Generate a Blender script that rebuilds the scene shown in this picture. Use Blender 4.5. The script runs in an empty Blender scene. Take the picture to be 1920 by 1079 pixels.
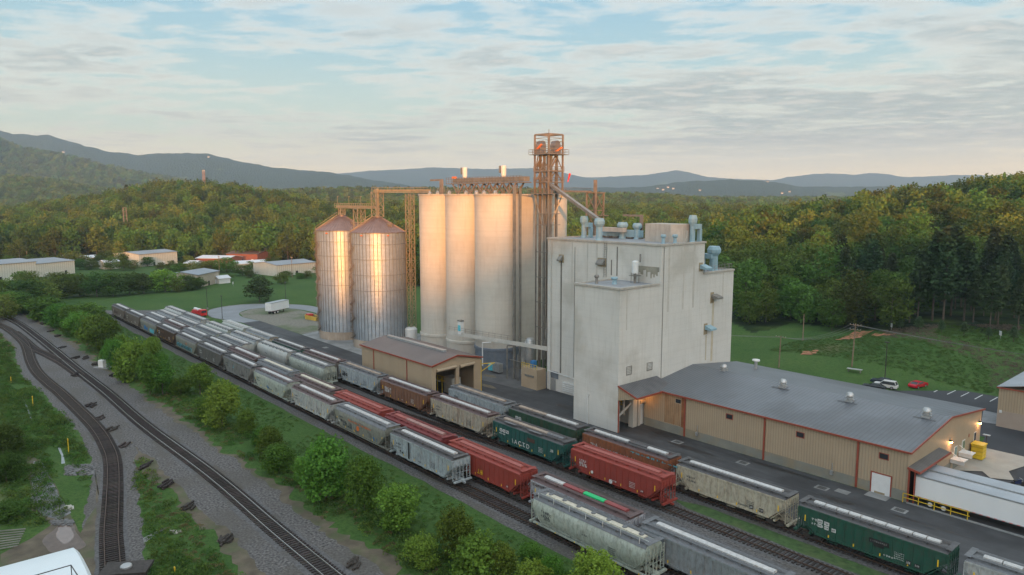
import bpy, math, random
import numpy as np
from mathutils import Vector, Matrix
R = math.radians
random.seed(7); rng = np.random.default_rng(7)
scene = bpy.context.scene
COL = scene.collection
# ------------------------------------------------------------------ camera
CAMH = 41.0
FPX = 1348.0
AZ = R(41.33)                      # tracks run along X, camera looks along (-X, +Y)
PITCH = math.atan(170 / FPX)
cam_d = bpy.data.cameras.new("camera"); cam = bpy.data.objects.new("camera", cam_d); COL.objects.link(cam)
cam_d.sensor_width = 36.0; cam_d.lens = 36.0 * FPX / 1920
cam_d.clip_start = 1; cam_d.clip_end = 60000
cam.location = (0, 0, CAMH)
cam.rotation_euler = (math.pi / 2 - PITCH, 0, math.pi / 2 - AZ + 0.0)
scene.camera = cam
FW = np.array([-math.cos(AZ), math.sin(AZ), 0.0]); RT = np.array([FW[1], -FW[0], 0.0])
cam.rotation_euler = (math.pi / 2 - PITCH, 0, math.atan2(-FW[0], FW[1]))
scene.render.resolution_x = 1024; scene.render.resolution_y = 575
# ------------------------------------------------------------------ light
SUN_EL = R(6.0); SUN_AZ = R(-39)   # direction towards the sun
S = Vector((math.cos(SUN_EL) * math.cos(SUN_AZ), math.cos(SUN_EL) * math.sin(SUN_AZ), math.sin(SUN_EL)))
sl = bpy.data.lights.new("sun", 'SUN'); sun = bpy.data.objects.new("sun", sl); COL.objects.link(sun)
sl.energy = 5.0; sl.angle = R(0.7); sl.color = (1.0, 0.39, 0.08)
sun.rotation_euler = S.to_track_quat('Z', 'Y').to_euler()
sun.location = (0, 0, 300)
scene.view_settings.view_transform = 'Standard'; scene.view_settings.look = 'None'
scene.view_settings.exposure = 1.33; scene.view_settings.gamma = 1.0
HAZE_D = 0.00012

def world_nodes():
    w = bpy.data.worlds.new("World"); scene.world = w; w.use_nodes = True
    nt = w.node_tree; N = nt.nodes; L = nt.links; N.clear()
    out = N.new('ShaderNodeOutputWorld'); bg = N.new('ShaderNodeBackground')
    L.new(bg.outputs[0], out.inputs[0])
    def mth(op, a, b=None, clamp=False):
        n = N.new('ShaderNodeMath'); n.operation = op; n.use_clamp = clamp
        for i, v in enumerate((a, b)):
            if v is None: continue
            if isinstance(v, (int, float)): n.inputs[i].default_value = v
            else: L.new(v, n.inputs[i])
        return n.outputs[0]
    def mix(f, a, b, bt='MIX'):
        n = N.new('ShaderNodeMix'); n.data_type = 'RGBA'; n.blend_type = bt
        for i, v in ((0, f), (6, a), (7, b)):
            if isinstance(v, (int, float)): n.inputs[i].default_value = v
            elif isinstance(v, tuple): n.inputs[i].default_value = (*v, 1)
            else: L.new(v, n.inputs[i])
        return n.outputs[2]
    def ramp(f, st):
        n = N.new('ShaderNodeValToRGB'); e = n.color_ramp.elements
        while len(e) < len(st): e.new(0.5)
        for i, (p, c) in enumerate(st):
            e[i].position = p; e[i].color = (c, c, c, 1) if isinstance(c, (int, float)) else (*c, 1)
        L.new(f, n.inputs[0]); return n.outputs[0]
    tc = N.new('ShaderNodeTexCoord'); sp = N.new('ShaderNodeSeparateXYZ'); L.new(tc.outputs['Generated'], sp.inputs[0])
    x, y, z = sp.outputs
    sky = N.new('ShaderNodeTexSky'); sky.sky_type = 'NISHITA'; sky.sun_disc = False
    sky.sun_elevation = SUN_EL; sky.sun_rotation = math.pi / 2 - SUN_AZ
    sky.dust_density = 1.5; sky.ozone_density = 2.0
    # air column colours by elevation (x), brightened out of view above for ambient light, blended with the physical sky
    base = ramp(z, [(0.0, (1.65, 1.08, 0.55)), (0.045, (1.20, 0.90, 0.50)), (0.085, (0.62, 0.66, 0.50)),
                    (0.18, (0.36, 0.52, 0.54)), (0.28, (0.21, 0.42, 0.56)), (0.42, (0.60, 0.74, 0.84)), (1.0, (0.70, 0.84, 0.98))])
    skyc = mix(1.0, sky.outputs[0], (0.10, 0.10, 0.10), 'MULTIPLY')
    base = mix(0.12, base, skyc)
    # cloud deck: direction projected on a plane overhead
    zz = mth('MAXIMUM', mth('ADD', z, 0.035), 0.01)
    cx = mth('DIVIDE', x, zz); cy = mth('DIVIDE', y, zz)
    cv = N.new('ShaderNodeCombineXYZ'); L.new(cx, cv.inputs[0]); L.new(cy, cv.inputs[1])
    m0 = N.new('ShaderNodeMapping'); L.new(cv.outputs[0], m0.inputs[0]); m0.inputs['Rotation'].default_value = (0, 0, R(-42))
    mp = N.new('ShaderNodeMapping'); L.new(m0.outputs[0], mp.inputs[0]); mp.inputs['Scale'].default_value = (0.75, 1.0, 1)
    mp.inputs['Location'].default_value = (3.1, 1.7, 0)
    def noise(sc, det, rgh, dist=0.0):
        n = N.new('ShaderNodeTexNoise'); L.new(mp.outputs[0], n.inputs['Vector'])
        n.inputs['Scale'].default_value = sc; n.inputs['Detail'].default_value = det
        n.inputs['Roughness'].default_value = rgh; n.inputs['Distortion'].default_value = dist
        return n.outputs[0]
    big = noise(0.28, 3, 0.5); med = noise(1.0, 6, 0.6, 0.3); fine = noise(3.2, 5, 0.62, 0.3)
    # more cloud to the right of the view, open sky to the lower left
    side = mth('ADD', mth('MULTIPLY', x, float(RT[0])), mth('MULTIPLY', y, float(RT[1])))
    def ctr(n_, k): return mth('MULTIPLY', mth('SUBTRACT', n_, 0.5), k)
    cov = mth('ADD', mth('ADD', ctr(big, 1.0), ctr(med, 1.15)), mth('MULTIPLY', side, 0.20))
    cov = mth('ADD', mth('ADD', cov, ctr(fine, 0.95)), 0.54)
    mask = ramp(cov, [(0.36, 0.0), (0.54, 0.70), (0.74, 0.97)])
    lowf = ramp(z, [(0.02, 0.1), (0.05, 0.5), (0.075, 0.97)])
    mask = mth('MULTIPLY', mask, lowf)
    dens = ramp(cov, [(0.48, 0.0), (0.64, 1.0)])
    wsp = ramp(fine, [(0.48, 0.0), (0.62, 1.0)])
    cdark = ramp(z, [(0.03, (0.58, 0.48, 0.38)), (0.09, (0.33, 0.355, 0.315)), (0.27, (0.30, 0.35, 0.365)), (0.42, (0.80, 0.88, 0.92))])  # last stop, above the frame, brightened to raise the ambient light
    clight = ramp(z, [(0.03, (0.90, 0.66, 0.46)), (0.10, (0.76, 0.67, 0.54)), (0.3, (0.66, 0.67, 0.64))])
    cc = mix(mth('MULTIPLY', dens, 0.95), clight, cdark)
    cc = mix(mth('MULTIPLY', wsp, 0.50), cc, clight)
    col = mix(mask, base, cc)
    # glow added to the sky round the sun (behind the camera), lighting camera-facing walls
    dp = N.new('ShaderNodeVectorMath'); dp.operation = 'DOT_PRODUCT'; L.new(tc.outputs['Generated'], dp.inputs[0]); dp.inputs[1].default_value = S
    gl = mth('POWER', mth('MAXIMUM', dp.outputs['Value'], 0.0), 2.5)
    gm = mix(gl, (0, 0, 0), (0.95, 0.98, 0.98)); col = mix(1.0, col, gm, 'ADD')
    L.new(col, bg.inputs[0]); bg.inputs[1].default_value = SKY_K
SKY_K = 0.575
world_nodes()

# ------------------------------------------------------------------ measuring helpers
def at(px, py, Z=0.0):
    """photo measurement -> place on the level Z"""
    up = FW * math.sin(PITCH) + np.array([0, 0, math.cos(PITCH)]); fw = FW * math.cos(PITCH) - np.array([0, 0, math.sin(PITCH)])
    r = fw * FPX + RT * (px - 960) - up * (py - 539.5)
    p = np.array([0, 0, CAMH]) + r * ((Z - CAMH) / r[2])
    return (float(p[0]), float(p[1]))
def gp(px, d):
    p = FW * d + RT * ((px - 960) / 1358.7 * d); return float(p[0]), float(p[1])

# ------------------------------------------------------------------ materials
def M(name, col, rough=0.7, metal=0.0, var=0.25, sc=0.6, streak=0.0, scol=(0.12, 0.08, 0.05), bump=0.0, bsc=8.0,
      ribs=None, ribd=0.3, bands=0.0, rnd=0.0, spec=None, blot=None, blotsc=0.15, blotamt=0.5, emit=None, joints=None, grime=0.0, lane=0.0):
    m = bpy.data.materials.new(name); m.use_nodes = True
    nt = m.node_tree; N = nt.nodes; L = nt.links; b = N['Principled BSDF']
    b.inputs['Roughness'].default_value = rough; b.inputs['Metallic'].default_value = metal
    if spec is not None: b.inputs['Specular IOR Level'].default_value = spec
    tc = N.new('ShaderNodeTexCoord'); O = tc.outputs['Object']
    def noise(scale, det=4, vec=(1, 1, 1), rg=0.55):
        mp = N.new('ShaderNodeMapping'); L.new(O, mp.inputs[0]); mp.inputs['Scale'].default_value = vec
        n = N.new('ShaderNodeTexNoise'); L.new(mp.outputs[0], n.inputs['Vector']); n.inputs['Scale'].default_value = scale
        n.inputs['Detail'].default_value = det; n.inputs['Roughness'].default_value = rg; return n.outputs[0]
    def mix(f, a, bb, bt='MIX'):
        n = N.new('ShaderNodeMix'); n.data_type = 'RGBA'; n.blend_type = bt
        for i, v in ((0, f), (6, a), (7, bb)):
            if isinstance(v, (int, float)): n.inputs[i].default_value = v
            elif isinstance(v, tuple): n.inputs[i].default_value = (*v, 1)
            else: L.new(v, n.inputs[i])
        return n.outputs[2]
    def rmp(f, a, c):
        n = N.new('ShaderNodeMapRange'); n.inputs[1].default_value = a; n.inputs[2].default_value = c; L.new(f, n.inputs[0]); return n.outputs[0]
    def mth(op, a, bb):
        n = N.new('ShaderNodeMath'); n.operation = op
        for i, v in enumerate((a, bb)):
            if isinstance(v, (int, float)): n.inputs[i].default_value = v
            else: L.new(v, n.inputs[i])
        return n.outputs[0]
    dark = tuple(c * (1 - var) for c in col); lite = tuple(min(1, c * (1 + var * 0.7)) for c in col)
    c = mix(rmp(noise(sc, 6), 0.3, 0.7), dark, lite)
    if blot: c = mix(mth('MULTIPLY', rmp(noise(blotsc, 5), 0.5, 0.62), blotamt), c, blot)
    if rnd:
        oi = N.new('ShaderNodeObjectInfo'); hs = N.new('ShaderNodeHueSaturation'); L.new(c, hs.inputs['Color'])
        L.new(rmp(oi.outputs['Random'], -0.0, 1.0), hs.inputs['Value'])
        mr = N.new('ShaderNodeMapRange'); L.new(oi.outputs['Random'], mr.inputs[0]); mr.inputs[3].default_value = 1 - rnd; mr.inputs[4].default_value = 1 + rnd
        L.new(mr.outputs[0], hs.inputs['Value'])
        m2 = N.new('ShaderNodeMath'); m2.operation = 'FRACT'; m3 = N.new('ShaderNodeMath'); m3.operation = 'MULTIPLY'; m3.inputs[1].default_value = 7.31
        L.new(oi.outputs['Random'], m3.inputs[0]); L.new(m3.outputs[0], m2.inputs[0])
        mr2 = N.new('ShaderNodeMapRange'); L.new(m2.outputs[0], mr2.inputs[0]); mr2.inputs[3].default_value = 0.5 - 0.065 * rnd * 2; mr2.inputs[4].default_value = 0.5 + 0.018
        L.new(mr2.outputs[0], hs.inputs['Hue']); c = hs.outputs[0]
    if streak:
        f = rmp(noise(1.0, 5, (2.2, 2.2, 0.18)), 0.5, 0.72); c = mix(mth('MULTIPLY', f, streak), c, scol)
    if grime:
        f = rmp(noise(2.6, 6, (1, 1, 0.5), 0.7), 0.45, 0.75); c = mix(mth('MULTIPLY', f, grime), c, (0.05, 0.04, 0.035))
    if lane:
        f = rmp(noise(1.0, 4, (0.035, 0.55, 1)), 0.48, 0.66); c = mix(mth('MULTIPLY', f, lane), c, tuple(k * 0.45 for k in col)); f = rmp(noise(1.0, 5, (0.09, 1.1, 1)), 0.56, 0.72); c = mix(mth('MULTIPLY', f, lane), c, tuple(min(1, k * 1.7) for k in col))
    hgt = None
    sp = N.new('ShaderNodeSeparateXYZ'); L.new(O, sp.inputs[0])
    if bands:
        f = N.new('ShaderNodeTexNoise'); f.noise_dimensions = '1D'; L.new(sp.outputs[2], f.inputs['W']); f.inputs['Scale'].default_value = 1.1; f.inputs['Detail'].default_value = 3
        c = mix(mth('MULTIPLY', rmp(f.outputs[0], 0.4, 0.65), bands), c, tuple(k * 0.72 for k in col))
    if joints:
        fr = mth('FRACT', mth('DIVIDE', sp.outputs[2], joints), 0); j = mth('LESS_THAN', fr, 0.06)
        c = mix(mth('MULTIPLY', j, 0.07), c, (0.05, 0.05, 0.045))
    if ribs:
        ax = {'x': sp.outputs[0], 'y': sp.outputs[1], 'z': sp.outputs[2], 'xy': mth('ADD', sp.outputs[0], sp.outputs[1])}[ribs]
        s_ = mth('SINE', mth('MULTIPLY', ax, 2 * math.pi / ribd), 0)
        hgt = mth('MULTIPLY', s_, 0.5)
        c = mix(rmp(s_, 0.55, 1.0), c, mix(1.0, c, (0.72, 0.72, 0.72), 'MULTIPLY'))
    L.new(c, b.inputs['Base Color'])
    if bump or hgt is not None:
        bp = N.new('ShaderNodeBump'); bp.inputs['Strength'].default_value = bump if bump else 0.35
        bp.inputs['Distance'].default_value = 0.06
        h = noise(bsc, 4)
        L.new(mth('ADD', h, hgt) if hgt is not None else h, bp.inputs['Height']); L.new(bp.outputs[0], b.inputs['Normal'])
    if emit:
        b.inputs['Emission Color'].default_value = (*emit[0], 1); b.inputs['Emission Strength'].default_value = emit[1]
    return m

# ------------------------------------------------------------------ mesh builder
class MB:
    def __init__(s): s.v = []; s.f = []; s.sm = False
    def add(s, vs, fs):
        o = len(s.v); s.v += [tuple(float(q) for q in p) for p in vs]; s.f += [tuple(i + o for i in f) for f in fs]; return s
    def box(s, x0, x1, y0, y1, z0, z1):
        return s.add([(x0, y0, z0), (x1, y0, z0), (x1, y1, z0), (x0, y1, z0), (x0, y0, z1), (x1, y0, z1), (x1, y1, z1), (x0, y1, z1)],
                     [(0, 3, 2, 1), (4, 5, 6, 7), (0, 1, 5, 4), (1, 2, 6, 5), (2, 3, 7, 6), (3, 0, 4, 7)])
    def beam(s, a, b, w=0.1, h=None):
        h = h or w; a = Vector(a); b = Vector(b); d = (b - a)
        if d.length < 1e-6: return s
        d.normalize(); u = d.cross(Vector((0, 0, 1)))
        if u.length < 1e-3: u = Vector((1, 0, 0))
        u.normalize(); v = d.cross(u)
        u *= w / 2; v *= h / 2
        vs = [a - u - v, a + u - v, a + u + v, a - u + v, b - u - v, b + u - v, b + u + v, b - u + v]
        return s.add(vs, [(0, 1, 2, 3), (7, 6, 5, 4), (0, 4, 5, 1), (1, 5, 6, 2), (2, 6, 7, 3), (3, 7, 4, 0)])
    def tube(s, a, b, r0, r1=None, n=12, cap=True):
        r1 = r0 if r1 is None else r1; a = Vector(a); b = Vector(b); d = (b - a).normalized(); u = d.cross(Vector((0, 0, 1)))
        if u.length < 1e-3: u = Vector((1, 0, 0))
        u.normalize(); v = d.cross(u); vs = []
        for c, r in ((a, r0), (b, r1)):
            for i in range(n):
                t = 2 * math.pi * i / n; vs.append(c + u * (r * math.cos(t)) + v * (r * math.sin(t)))
        fs = [(i, (i + 1) % n, n + (i + 1) % n, n + i) for i in range(n)]
        if cap: fs += [tuple(range(n))[::-1], tuple(range(n, 2 * n))]
        return s.add(vs, fs)
    def lathe(s, cx, cy, prof, n=24):
        vs = []; fs = []; k = len(prof)
        for i in range(n):
            t = 2 * math.pi * i / n
            for r, z in prof: vs.append((cx + r * math.cos(t), cy + r * math.sin(t), z))
        for i in range(n):
            j = (i + 1) % n
            for q in range(k - 1): fs.append((i * k + q, j * k + q, j * k + q + 1, i * k + q + 1))
        return s.add(vs, fs)
    def poly(s, pts, z0, z1=None):
        n = len(pts)
        if z1 is None: return s.add([(p[0], p[1], z0) for p in pts], [tuple(range(n))])
        vs = [(p[0], p[1], z0) for p in pts] + [(p[0], p[1], z1) for p in pts]
        return s.add(vs, [tuple(range(n))[::-1], tuple(range(n, 2 * n))] + [(i, (i + 1) % n, n + (i + 1) % n, n + i) for i in range(n)])
    def prism(s, prof, x0, x1, axis='x'):
        """profile in (y,z) extruded along x, or (x,z) along y"""
        n = len(prof)
        f = (lambda a, p: (a, p[0], p[1])) if axis == 'x' else (lambda a, p: (p[0], a, p[1]))
        vs = [f(x0, p) for p in prof] + [f(x1, p) for p in prof]
        return s.add(vs, [tuple(range(n))[::-1], tuple(range(n, 2 * n))] + [(i, (i + 1) % n, n + (i + 1) % n, n + i) for i in range(n)])
    def mesh(s, name, off=(0, 0, 0), smooth=None):
        me = bpy.data.meshes.new(name)
        me.from_pydata([(a - off[0], b - off[1], c - off[2]) for a, b, c in s.v], [], s.f); me.update()
        if smooth or (smooth is None and s.sm):
            me.polygons.foreach_set('use_smooth', [True] * len(me.polygons))
            try: me.set_sharp_from_angle(angle=R(40))
            except Exception: pass
        return me
    def build(s, name, mat, parent=None, world=True, smooth=None):
        off = parent.location if (parent and world) else (0, 0, 0)
        if parent and world and parent.parent: off = off + parent.parent.location
        me = s.mesh(name, off, smooth); me.materials.append(mat)
        o = bpy.data.objects.new(name, me); COL.objects.link(o); o.parent = parent
        return o
def tag(o, label=None, cat=None, group=None, kind=None):
    if label: o['label'] = label
    if cat: o['category'] = cat
    if group: o['group'] = group
    if kind: o['kind'] = kind
    return o
def thing(name, label, cat, loc=(0, 0, 0), rz=0, group=None):
    o = bpy.data.objects.new(name, None); COL.objects.link(o); o.empty_display_size = 0.5
    o.location = loc; o.rotation_euler = (0, 0, rz); return tag(o, label, cat, group)
def solo(name, mb, mat, label, cat, group=None, loc=(0, 0, 0), smooth=None):
    me = mb.mesh(name, loc, smooth); me.materials.append(mat); o = bpy.data.objects.new(name, me); COL.objects.link(o); o.location = loc
    return tag(o, label, cat, group)
def inst(name, me, mat, parent=None, loc=(0, 0, 0), rz=0, sc=None):
    o = bpy.data.objects.new(name, me); COL.objects.link(o); o.parent = parent; o.location = loc; o.rotation_euler = (0, 0, rz)
    if sc is not None: o.scale = sc
    if not me.materials: me.materials.append(None)
    if mat: o.material_slots[0].link = 'OBJECT'; o.material_slots[0].material = mat
    return o
def struct(name, mb, mat, smooth=None):
    me = mb.mesh(name, (0, 0, 0), smooth); me.materials.append(mat); o = bpy.data.objects.new(name, me); COL.objects.link(o); o['kind'] = 'structure'; return o
def dup(root, loc, rz=0, label=None, group=None, sc=None):
    r = root.copy(); COL.objects.link(r); r.location = loc; r.rotation_euler = (0, 0, rz)
    if sc: r.scale = sc
    if label: r['label'] = label
    if group: r['group'] = group
    for ch in list(root.children):
        c = ch.copy(); COL.objects.link(c); c.parent = r
        for g in ch.children:
            d = g.copy(); COL.objects.link(d); d.parent = c
    return r

# ------------------------------------------------------------------ terrain
def sst(a, b, x): t = np.clip((x - a) / (b - a), 0, 1); return t * t * (3 - 2 * t)
def vnoise(x, y, sc, seed=0):
    x = np.asarray(x) / sc; y = np.asarray(y) / sc; xi = np.floor(x); yi = np.floor(y); fx = x - xi; fy = y - yi
    fx = fx * fx * (3 - 2 * fx); fy = fy * fy * (3 - 2 * fy)
    def h(a, b): v = np.sin(a * 127.1 + b * 311.7 + seed * 74.7) * 43758.5453; return v - np.floor(v)
    return (h(xi, yi) * (1 - fx) + h(xi + 1, yi) * fx) * (1 - fy) + (h(xi, yi + 1) * (1 - fx) + h(xi + 1, yi + 1) * fx) * fy
def fbm(x, y, sc, n=4, seed=0): return sum(vnoise(x, y, sc / 2 ** i, seed + i) * 0.5 ** i for i in range(n)) / (2 - 2 ** (1 - n))
def zof(y, d, tree=0): return CAMH + (370 - y) * d / 1348 - tree
LAY = []  # crest depth, width near, width far, [(px, crest height)], noise
LAY.append((5000, 1500, 1500, [(p, zof(y, 5000)) for p, y in ((-1200, 180), (-200, 212), (0, 245), (33, 255), (100, 257), (143, 270), (210, 287), (260, 293), (333, 290), (393, 291), (450, 305), (517, 317), (617, 324), (700, 340), (900, 368), (1100, 372))], 1.0))
LAY.append((2900, 700, 700, [(p, zof(y, 2900)) for p, y in ((-1200, 220), (-200, 250), (0, 270), (50, 292), (140, 305), (200, 323), (283, 339), (400, 362), (600, 374), (800, 380))], 0.8))
LAY.append((1900, 450, 450, [(p, zof(y, 1900)) for p, y in ((-1200, 320), (-200, 330), (0, 341), (100, 350), (200, 366), (300, 374), (400, 384))], 0.6))
LAY.append((8600, 1500, 2000, [(p, zof(y, 8600)) for p, y in ((-1200, 330), (0, 330), (500, 325), (637, 327), (697, 322), (760, 319), (813, 315), (847, 317), (900, 319), (997, 317), (1060, 327), (1097, 335), (1147, 334), (1213, 332), (1267, 323), (1327, 336), (1444, 339), (1500, 330), (1549, 326), (1597, 329), (1642, 325), (1702, 334), (1800, 329), (1845, 330), (1920, 335), (2600, 328))], 0.9))
LAY.append((4500, 800, 900, [(p, zof(y, 4500)) for p, y in ((-1200, 385), (700, 375), (900, 366), (1050, 354), (1200, 352), (1294, 341), (1369, 338), (1450, 343), (1500, 352), (1600, 352), (1750, 349), (1900, 352), (2600, 350))], 0.8))
LAY.append((1500, 380, 420, [(p, zof(y, 1500, 14)) for p, y in ((-1200, 395), (300, 395), (450, 372), (550, 361), (640, 357), (800, 358), (1000, 360), (1100, 368), (1250, 370), (1330, 378), (1450, 384), (1600, 388), (2600, 388))], 0.5))
LAY.append((800, 300, 330, [(p, h) for p, h in ((-1200, 5), (-200, 6), (0, 7), (110, 15), (180, 22), (233, 29), (317, 38), (360, 36), (420, 36), (500, 27), (570, 20), (640, 13), (800, 15), (1000, 12), (1200, 10), (2600, 8))], 0.3))
LAY.append((450, 262, 500, [(p, h) for p, h in ((-1200, 0), (1200, 0), (1330, 4), (1400, 10), (1480, 13), (1560, 17), (1640, 22), (1740, 27), (1860, 32), (2000, 35), (2600, 38))], 0.15))
def terr(x, y):
    x = np.asarray(x, float); y = np.asarray(y, float)
    d = x * FW[0] + y * FW[1]; t = x * RT[0] + y * RT[1]
    ds = np.maximum(d, 1); px = 960 + 1358.7 * t / ds
    z = np.zeros_like(d)
    for dc, w0, w1, tab, nz in LAY:
        H = np.interp(px, [a for a, _ in tab], [b for _, b in tab])
        s_ = np.where(d < dc, 1 - sst(0, 1, (dc - d) / w0), 1 - 0.75 * sst(0, 1, (d - dc) / w1))
        n = (fbm(x, y, dc * 0.16, 4, dc) - 0.5) * 2 * nz
        off = np.clip(np.abs(d - dc) / (w0 * 0.5), 0, 1)
        z = np.maximum(z, H * np.clip(s_ + n * 0.55 * off * s_, 0, 1.05))
    bank = np.interp(px, [1400, 1600, 1750], [0, 0.5, 1]) * 6.0 * sst(148, 182, d)
    return np.where(d > 60, np.maximum(z, bank * np.where(d < 700, 1, 0)), 0.0)
def tz(x, y): return float(terr(x, y))
def mapmat(name, nodesfn):
    m = bpy.data.materials.new(name); m.use_nodes = True; nodesfn(m.node_tree); return m
def ground_mat():
    m = bpy.data.materials.new("grassland"); m.use_nodes = True; nt = m.node_tree; N = nt.nodes; L = nt.links; b = N['Principled BSDF']
    b.inputs['Roughness'].default_value = 0.95; b.inputs['Specular IOR Level'].default_value = 0.1
    tc = N.new('ShaderNodeTexCoord'); O = tc.outputs['Object']
    def noise(s, d=5, r=0.6):
        n = N.new('ShaderNodeTexNoise'); L.new(O, n.inputs['Vector']); n.inputs['Scale'].default_value = s; n.inputs['Detail'].default_value = d; n.inputs['Roughness'].default_value = r; return n.outputs[0]
    def rmp(f, a, c):
        n = N.new('ShaderNodeMapRange'); n.inputs[1].default_value = a; n.inputs[2].default_value = c; L.new(f, n.inputs[0]); return n.outputs[0]
    def mix(f, a, bb):
        n = N.new('ShaderNodeMix'); n.data_type = 'RGBA'
        for i, v in ((0, f), (6, a), (7, bb)):
            if isinstance(v, (int, float)): n.inputs[i].default_value = v
            elif isinstance(v, tuple): n.inputs[i].default_value = (*v, 1)
            else: L.new(v, n.inputs[i])
        return n.outputs[2]
    g = mix(rmp(noise(0.05), 0.35, 0.65), (0.036, 0.080, 0.020), (0.080, 0.125, 0.035))
    g = mix(rmp(noise(0.35, 7, 0.75), 0.42, 0.62), g, (0.060, 0.115, 0.030))
    g = mix(rmp(noise(1.7, 6, 0.8), 0.45, 0.65), g, (0.026, 0.066, 0.016))
    g2 = mix(rmp(noise(0.02, 6), 0.62, 0.74), g, (0.13, 0.11, 0.06))
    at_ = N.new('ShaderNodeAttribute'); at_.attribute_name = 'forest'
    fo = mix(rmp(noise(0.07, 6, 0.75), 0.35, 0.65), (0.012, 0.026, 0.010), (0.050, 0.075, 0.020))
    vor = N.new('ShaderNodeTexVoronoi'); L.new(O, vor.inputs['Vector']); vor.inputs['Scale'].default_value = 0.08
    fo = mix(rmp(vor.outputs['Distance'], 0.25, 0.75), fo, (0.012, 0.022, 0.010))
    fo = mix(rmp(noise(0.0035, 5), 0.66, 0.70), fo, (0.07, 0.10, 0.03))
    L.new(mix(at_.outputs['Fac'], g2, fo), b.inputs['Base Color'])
    bp = N.new('ShaderNodeBump'); bp.inputs['Strength'].default_value = 0.5; bp.inputs['Distance'].default_value = 0.25; L.new(noise(1.6, 5, 0.7), bp.inputs['Height'])
    bp2 = N.new('ShaderNodeBump'); bp2.inputs['Distance'].default_value = 9.0; L.new(at_.outputs['Fac'], bp2.inputs['Strength'])
    mm = N.new('ShaderNodeMath'); mm.operation = 'MULTIPLY'; mm.inputs[1].default_value = -1; L.new(vor.outputs['Distance'], mm.inputs[0]); L.new(mm.outputs[0], bp2.inputs['Height'])
    L.new(bp.outputs[0], bp2.inputs['Normal']); L.new(bp2.outputs[0], b.inputs['Normal'])
    return m
def edge_d(px):  # depth at which the forest starts
    return np.interp(px, [-400, 0, 200, 400, 600, 640, 770, 1000, 1300, 1380, 1420, 1500, 1600, 1700, 1900, 2400], [470, 462, 462, 462, 455, 400, 330, 320, 300, 232, 218, 222, 203, 190, 184, 176])
def isforest(x, y):
    d = x * FW[0] + y * FW[1]; t = x * RT[0] + y * RT[1]; px = 960 + 1358.7 * t / np.maximum(d, 1)
    return d > edge_d(px) + (vnoise(x, y, 18, 3) - 0.5) * 14
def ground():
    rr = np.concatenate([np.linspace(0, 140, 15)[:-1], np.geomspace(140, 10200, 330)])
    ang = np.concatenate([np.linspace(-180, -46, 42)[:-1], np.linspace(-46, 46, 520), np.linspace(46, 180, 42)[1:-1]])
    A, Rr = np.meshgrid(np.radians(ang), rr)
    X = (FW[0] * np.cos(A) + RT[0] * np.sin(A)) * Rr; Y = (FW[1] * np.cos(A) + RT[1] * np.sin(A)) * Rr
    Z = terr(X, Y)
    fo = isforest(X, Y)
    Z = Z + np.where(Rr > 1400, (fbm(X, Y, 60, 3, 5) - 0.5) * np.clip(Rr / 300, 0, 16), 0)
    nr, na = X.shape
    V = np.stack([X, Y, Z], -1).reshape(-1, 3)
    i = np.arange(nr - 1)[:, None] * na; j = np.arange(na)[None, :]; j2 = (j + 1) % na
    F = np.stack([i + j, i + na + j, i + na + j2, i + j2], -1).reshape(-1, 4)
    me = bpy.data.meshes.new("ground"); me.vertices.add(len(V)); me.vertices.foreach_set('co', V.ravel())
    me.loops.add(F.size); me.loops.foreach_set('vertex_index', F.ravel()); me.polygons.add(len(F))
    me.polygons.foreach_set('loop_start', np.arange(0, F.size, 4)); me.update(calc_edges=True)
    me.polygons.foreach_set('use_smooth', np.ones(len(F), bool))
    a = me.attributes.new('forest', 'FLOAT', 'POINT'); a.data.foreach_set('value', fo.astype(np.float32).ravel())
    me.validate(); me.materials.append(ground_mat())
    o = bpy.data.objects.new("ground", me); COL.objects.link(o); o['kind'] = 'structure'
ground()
def ridge():
    # wooded ridge behind the camera that the sun is just clearing
    s = np.array([math.cos(SUN_AZ), math.sin(SUN_AZ)]); tv = np.array([-s[1], s[0]]); D = 1250
    tt = np.linspace(-1500, 1500, 600)
    sh = np.interp(tt, [-1500, -900, -230, -85, -52, -14, -4, 4, 10, 30, 150, 500, 1500], [36, 34, 32, 31, 17, 18.5, 25, 30.5, 34, 37, 35, 44, 60])
    b0 = 175
    crest = sh + (D + b0) * math.tan(SUN_EL) + (vnoise(tt, tt * 0, 9, 2) - 0.5) * 2.0
    V = []; F = []; prof = [(-260, 0.0), (-120, 0.55), (-40, 0.86), (0, 1.0), (60, 0.9), (250, 0.4), (420, 0)]
    for i, t in enumerate(tt):
        for dd, k in prof:
            p = s * (D + dd) + tv * (t); V.append((p[0], p[1], crest[i] * k - 0.5))
    n = len(prof)
    for i in range(len(tt) - 1):
        for j in range(n - 1): F.append((i * n + j, (i + 1) * n + j, (i + 1) * n + j + 1, i * n + j + 1))
    struct('hills', MB().add(V, F), M('ridge woods', (0.03, 0.05, 0.02), 0.95, var=0.4, sc=0.02), True)
ridge()
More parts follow.
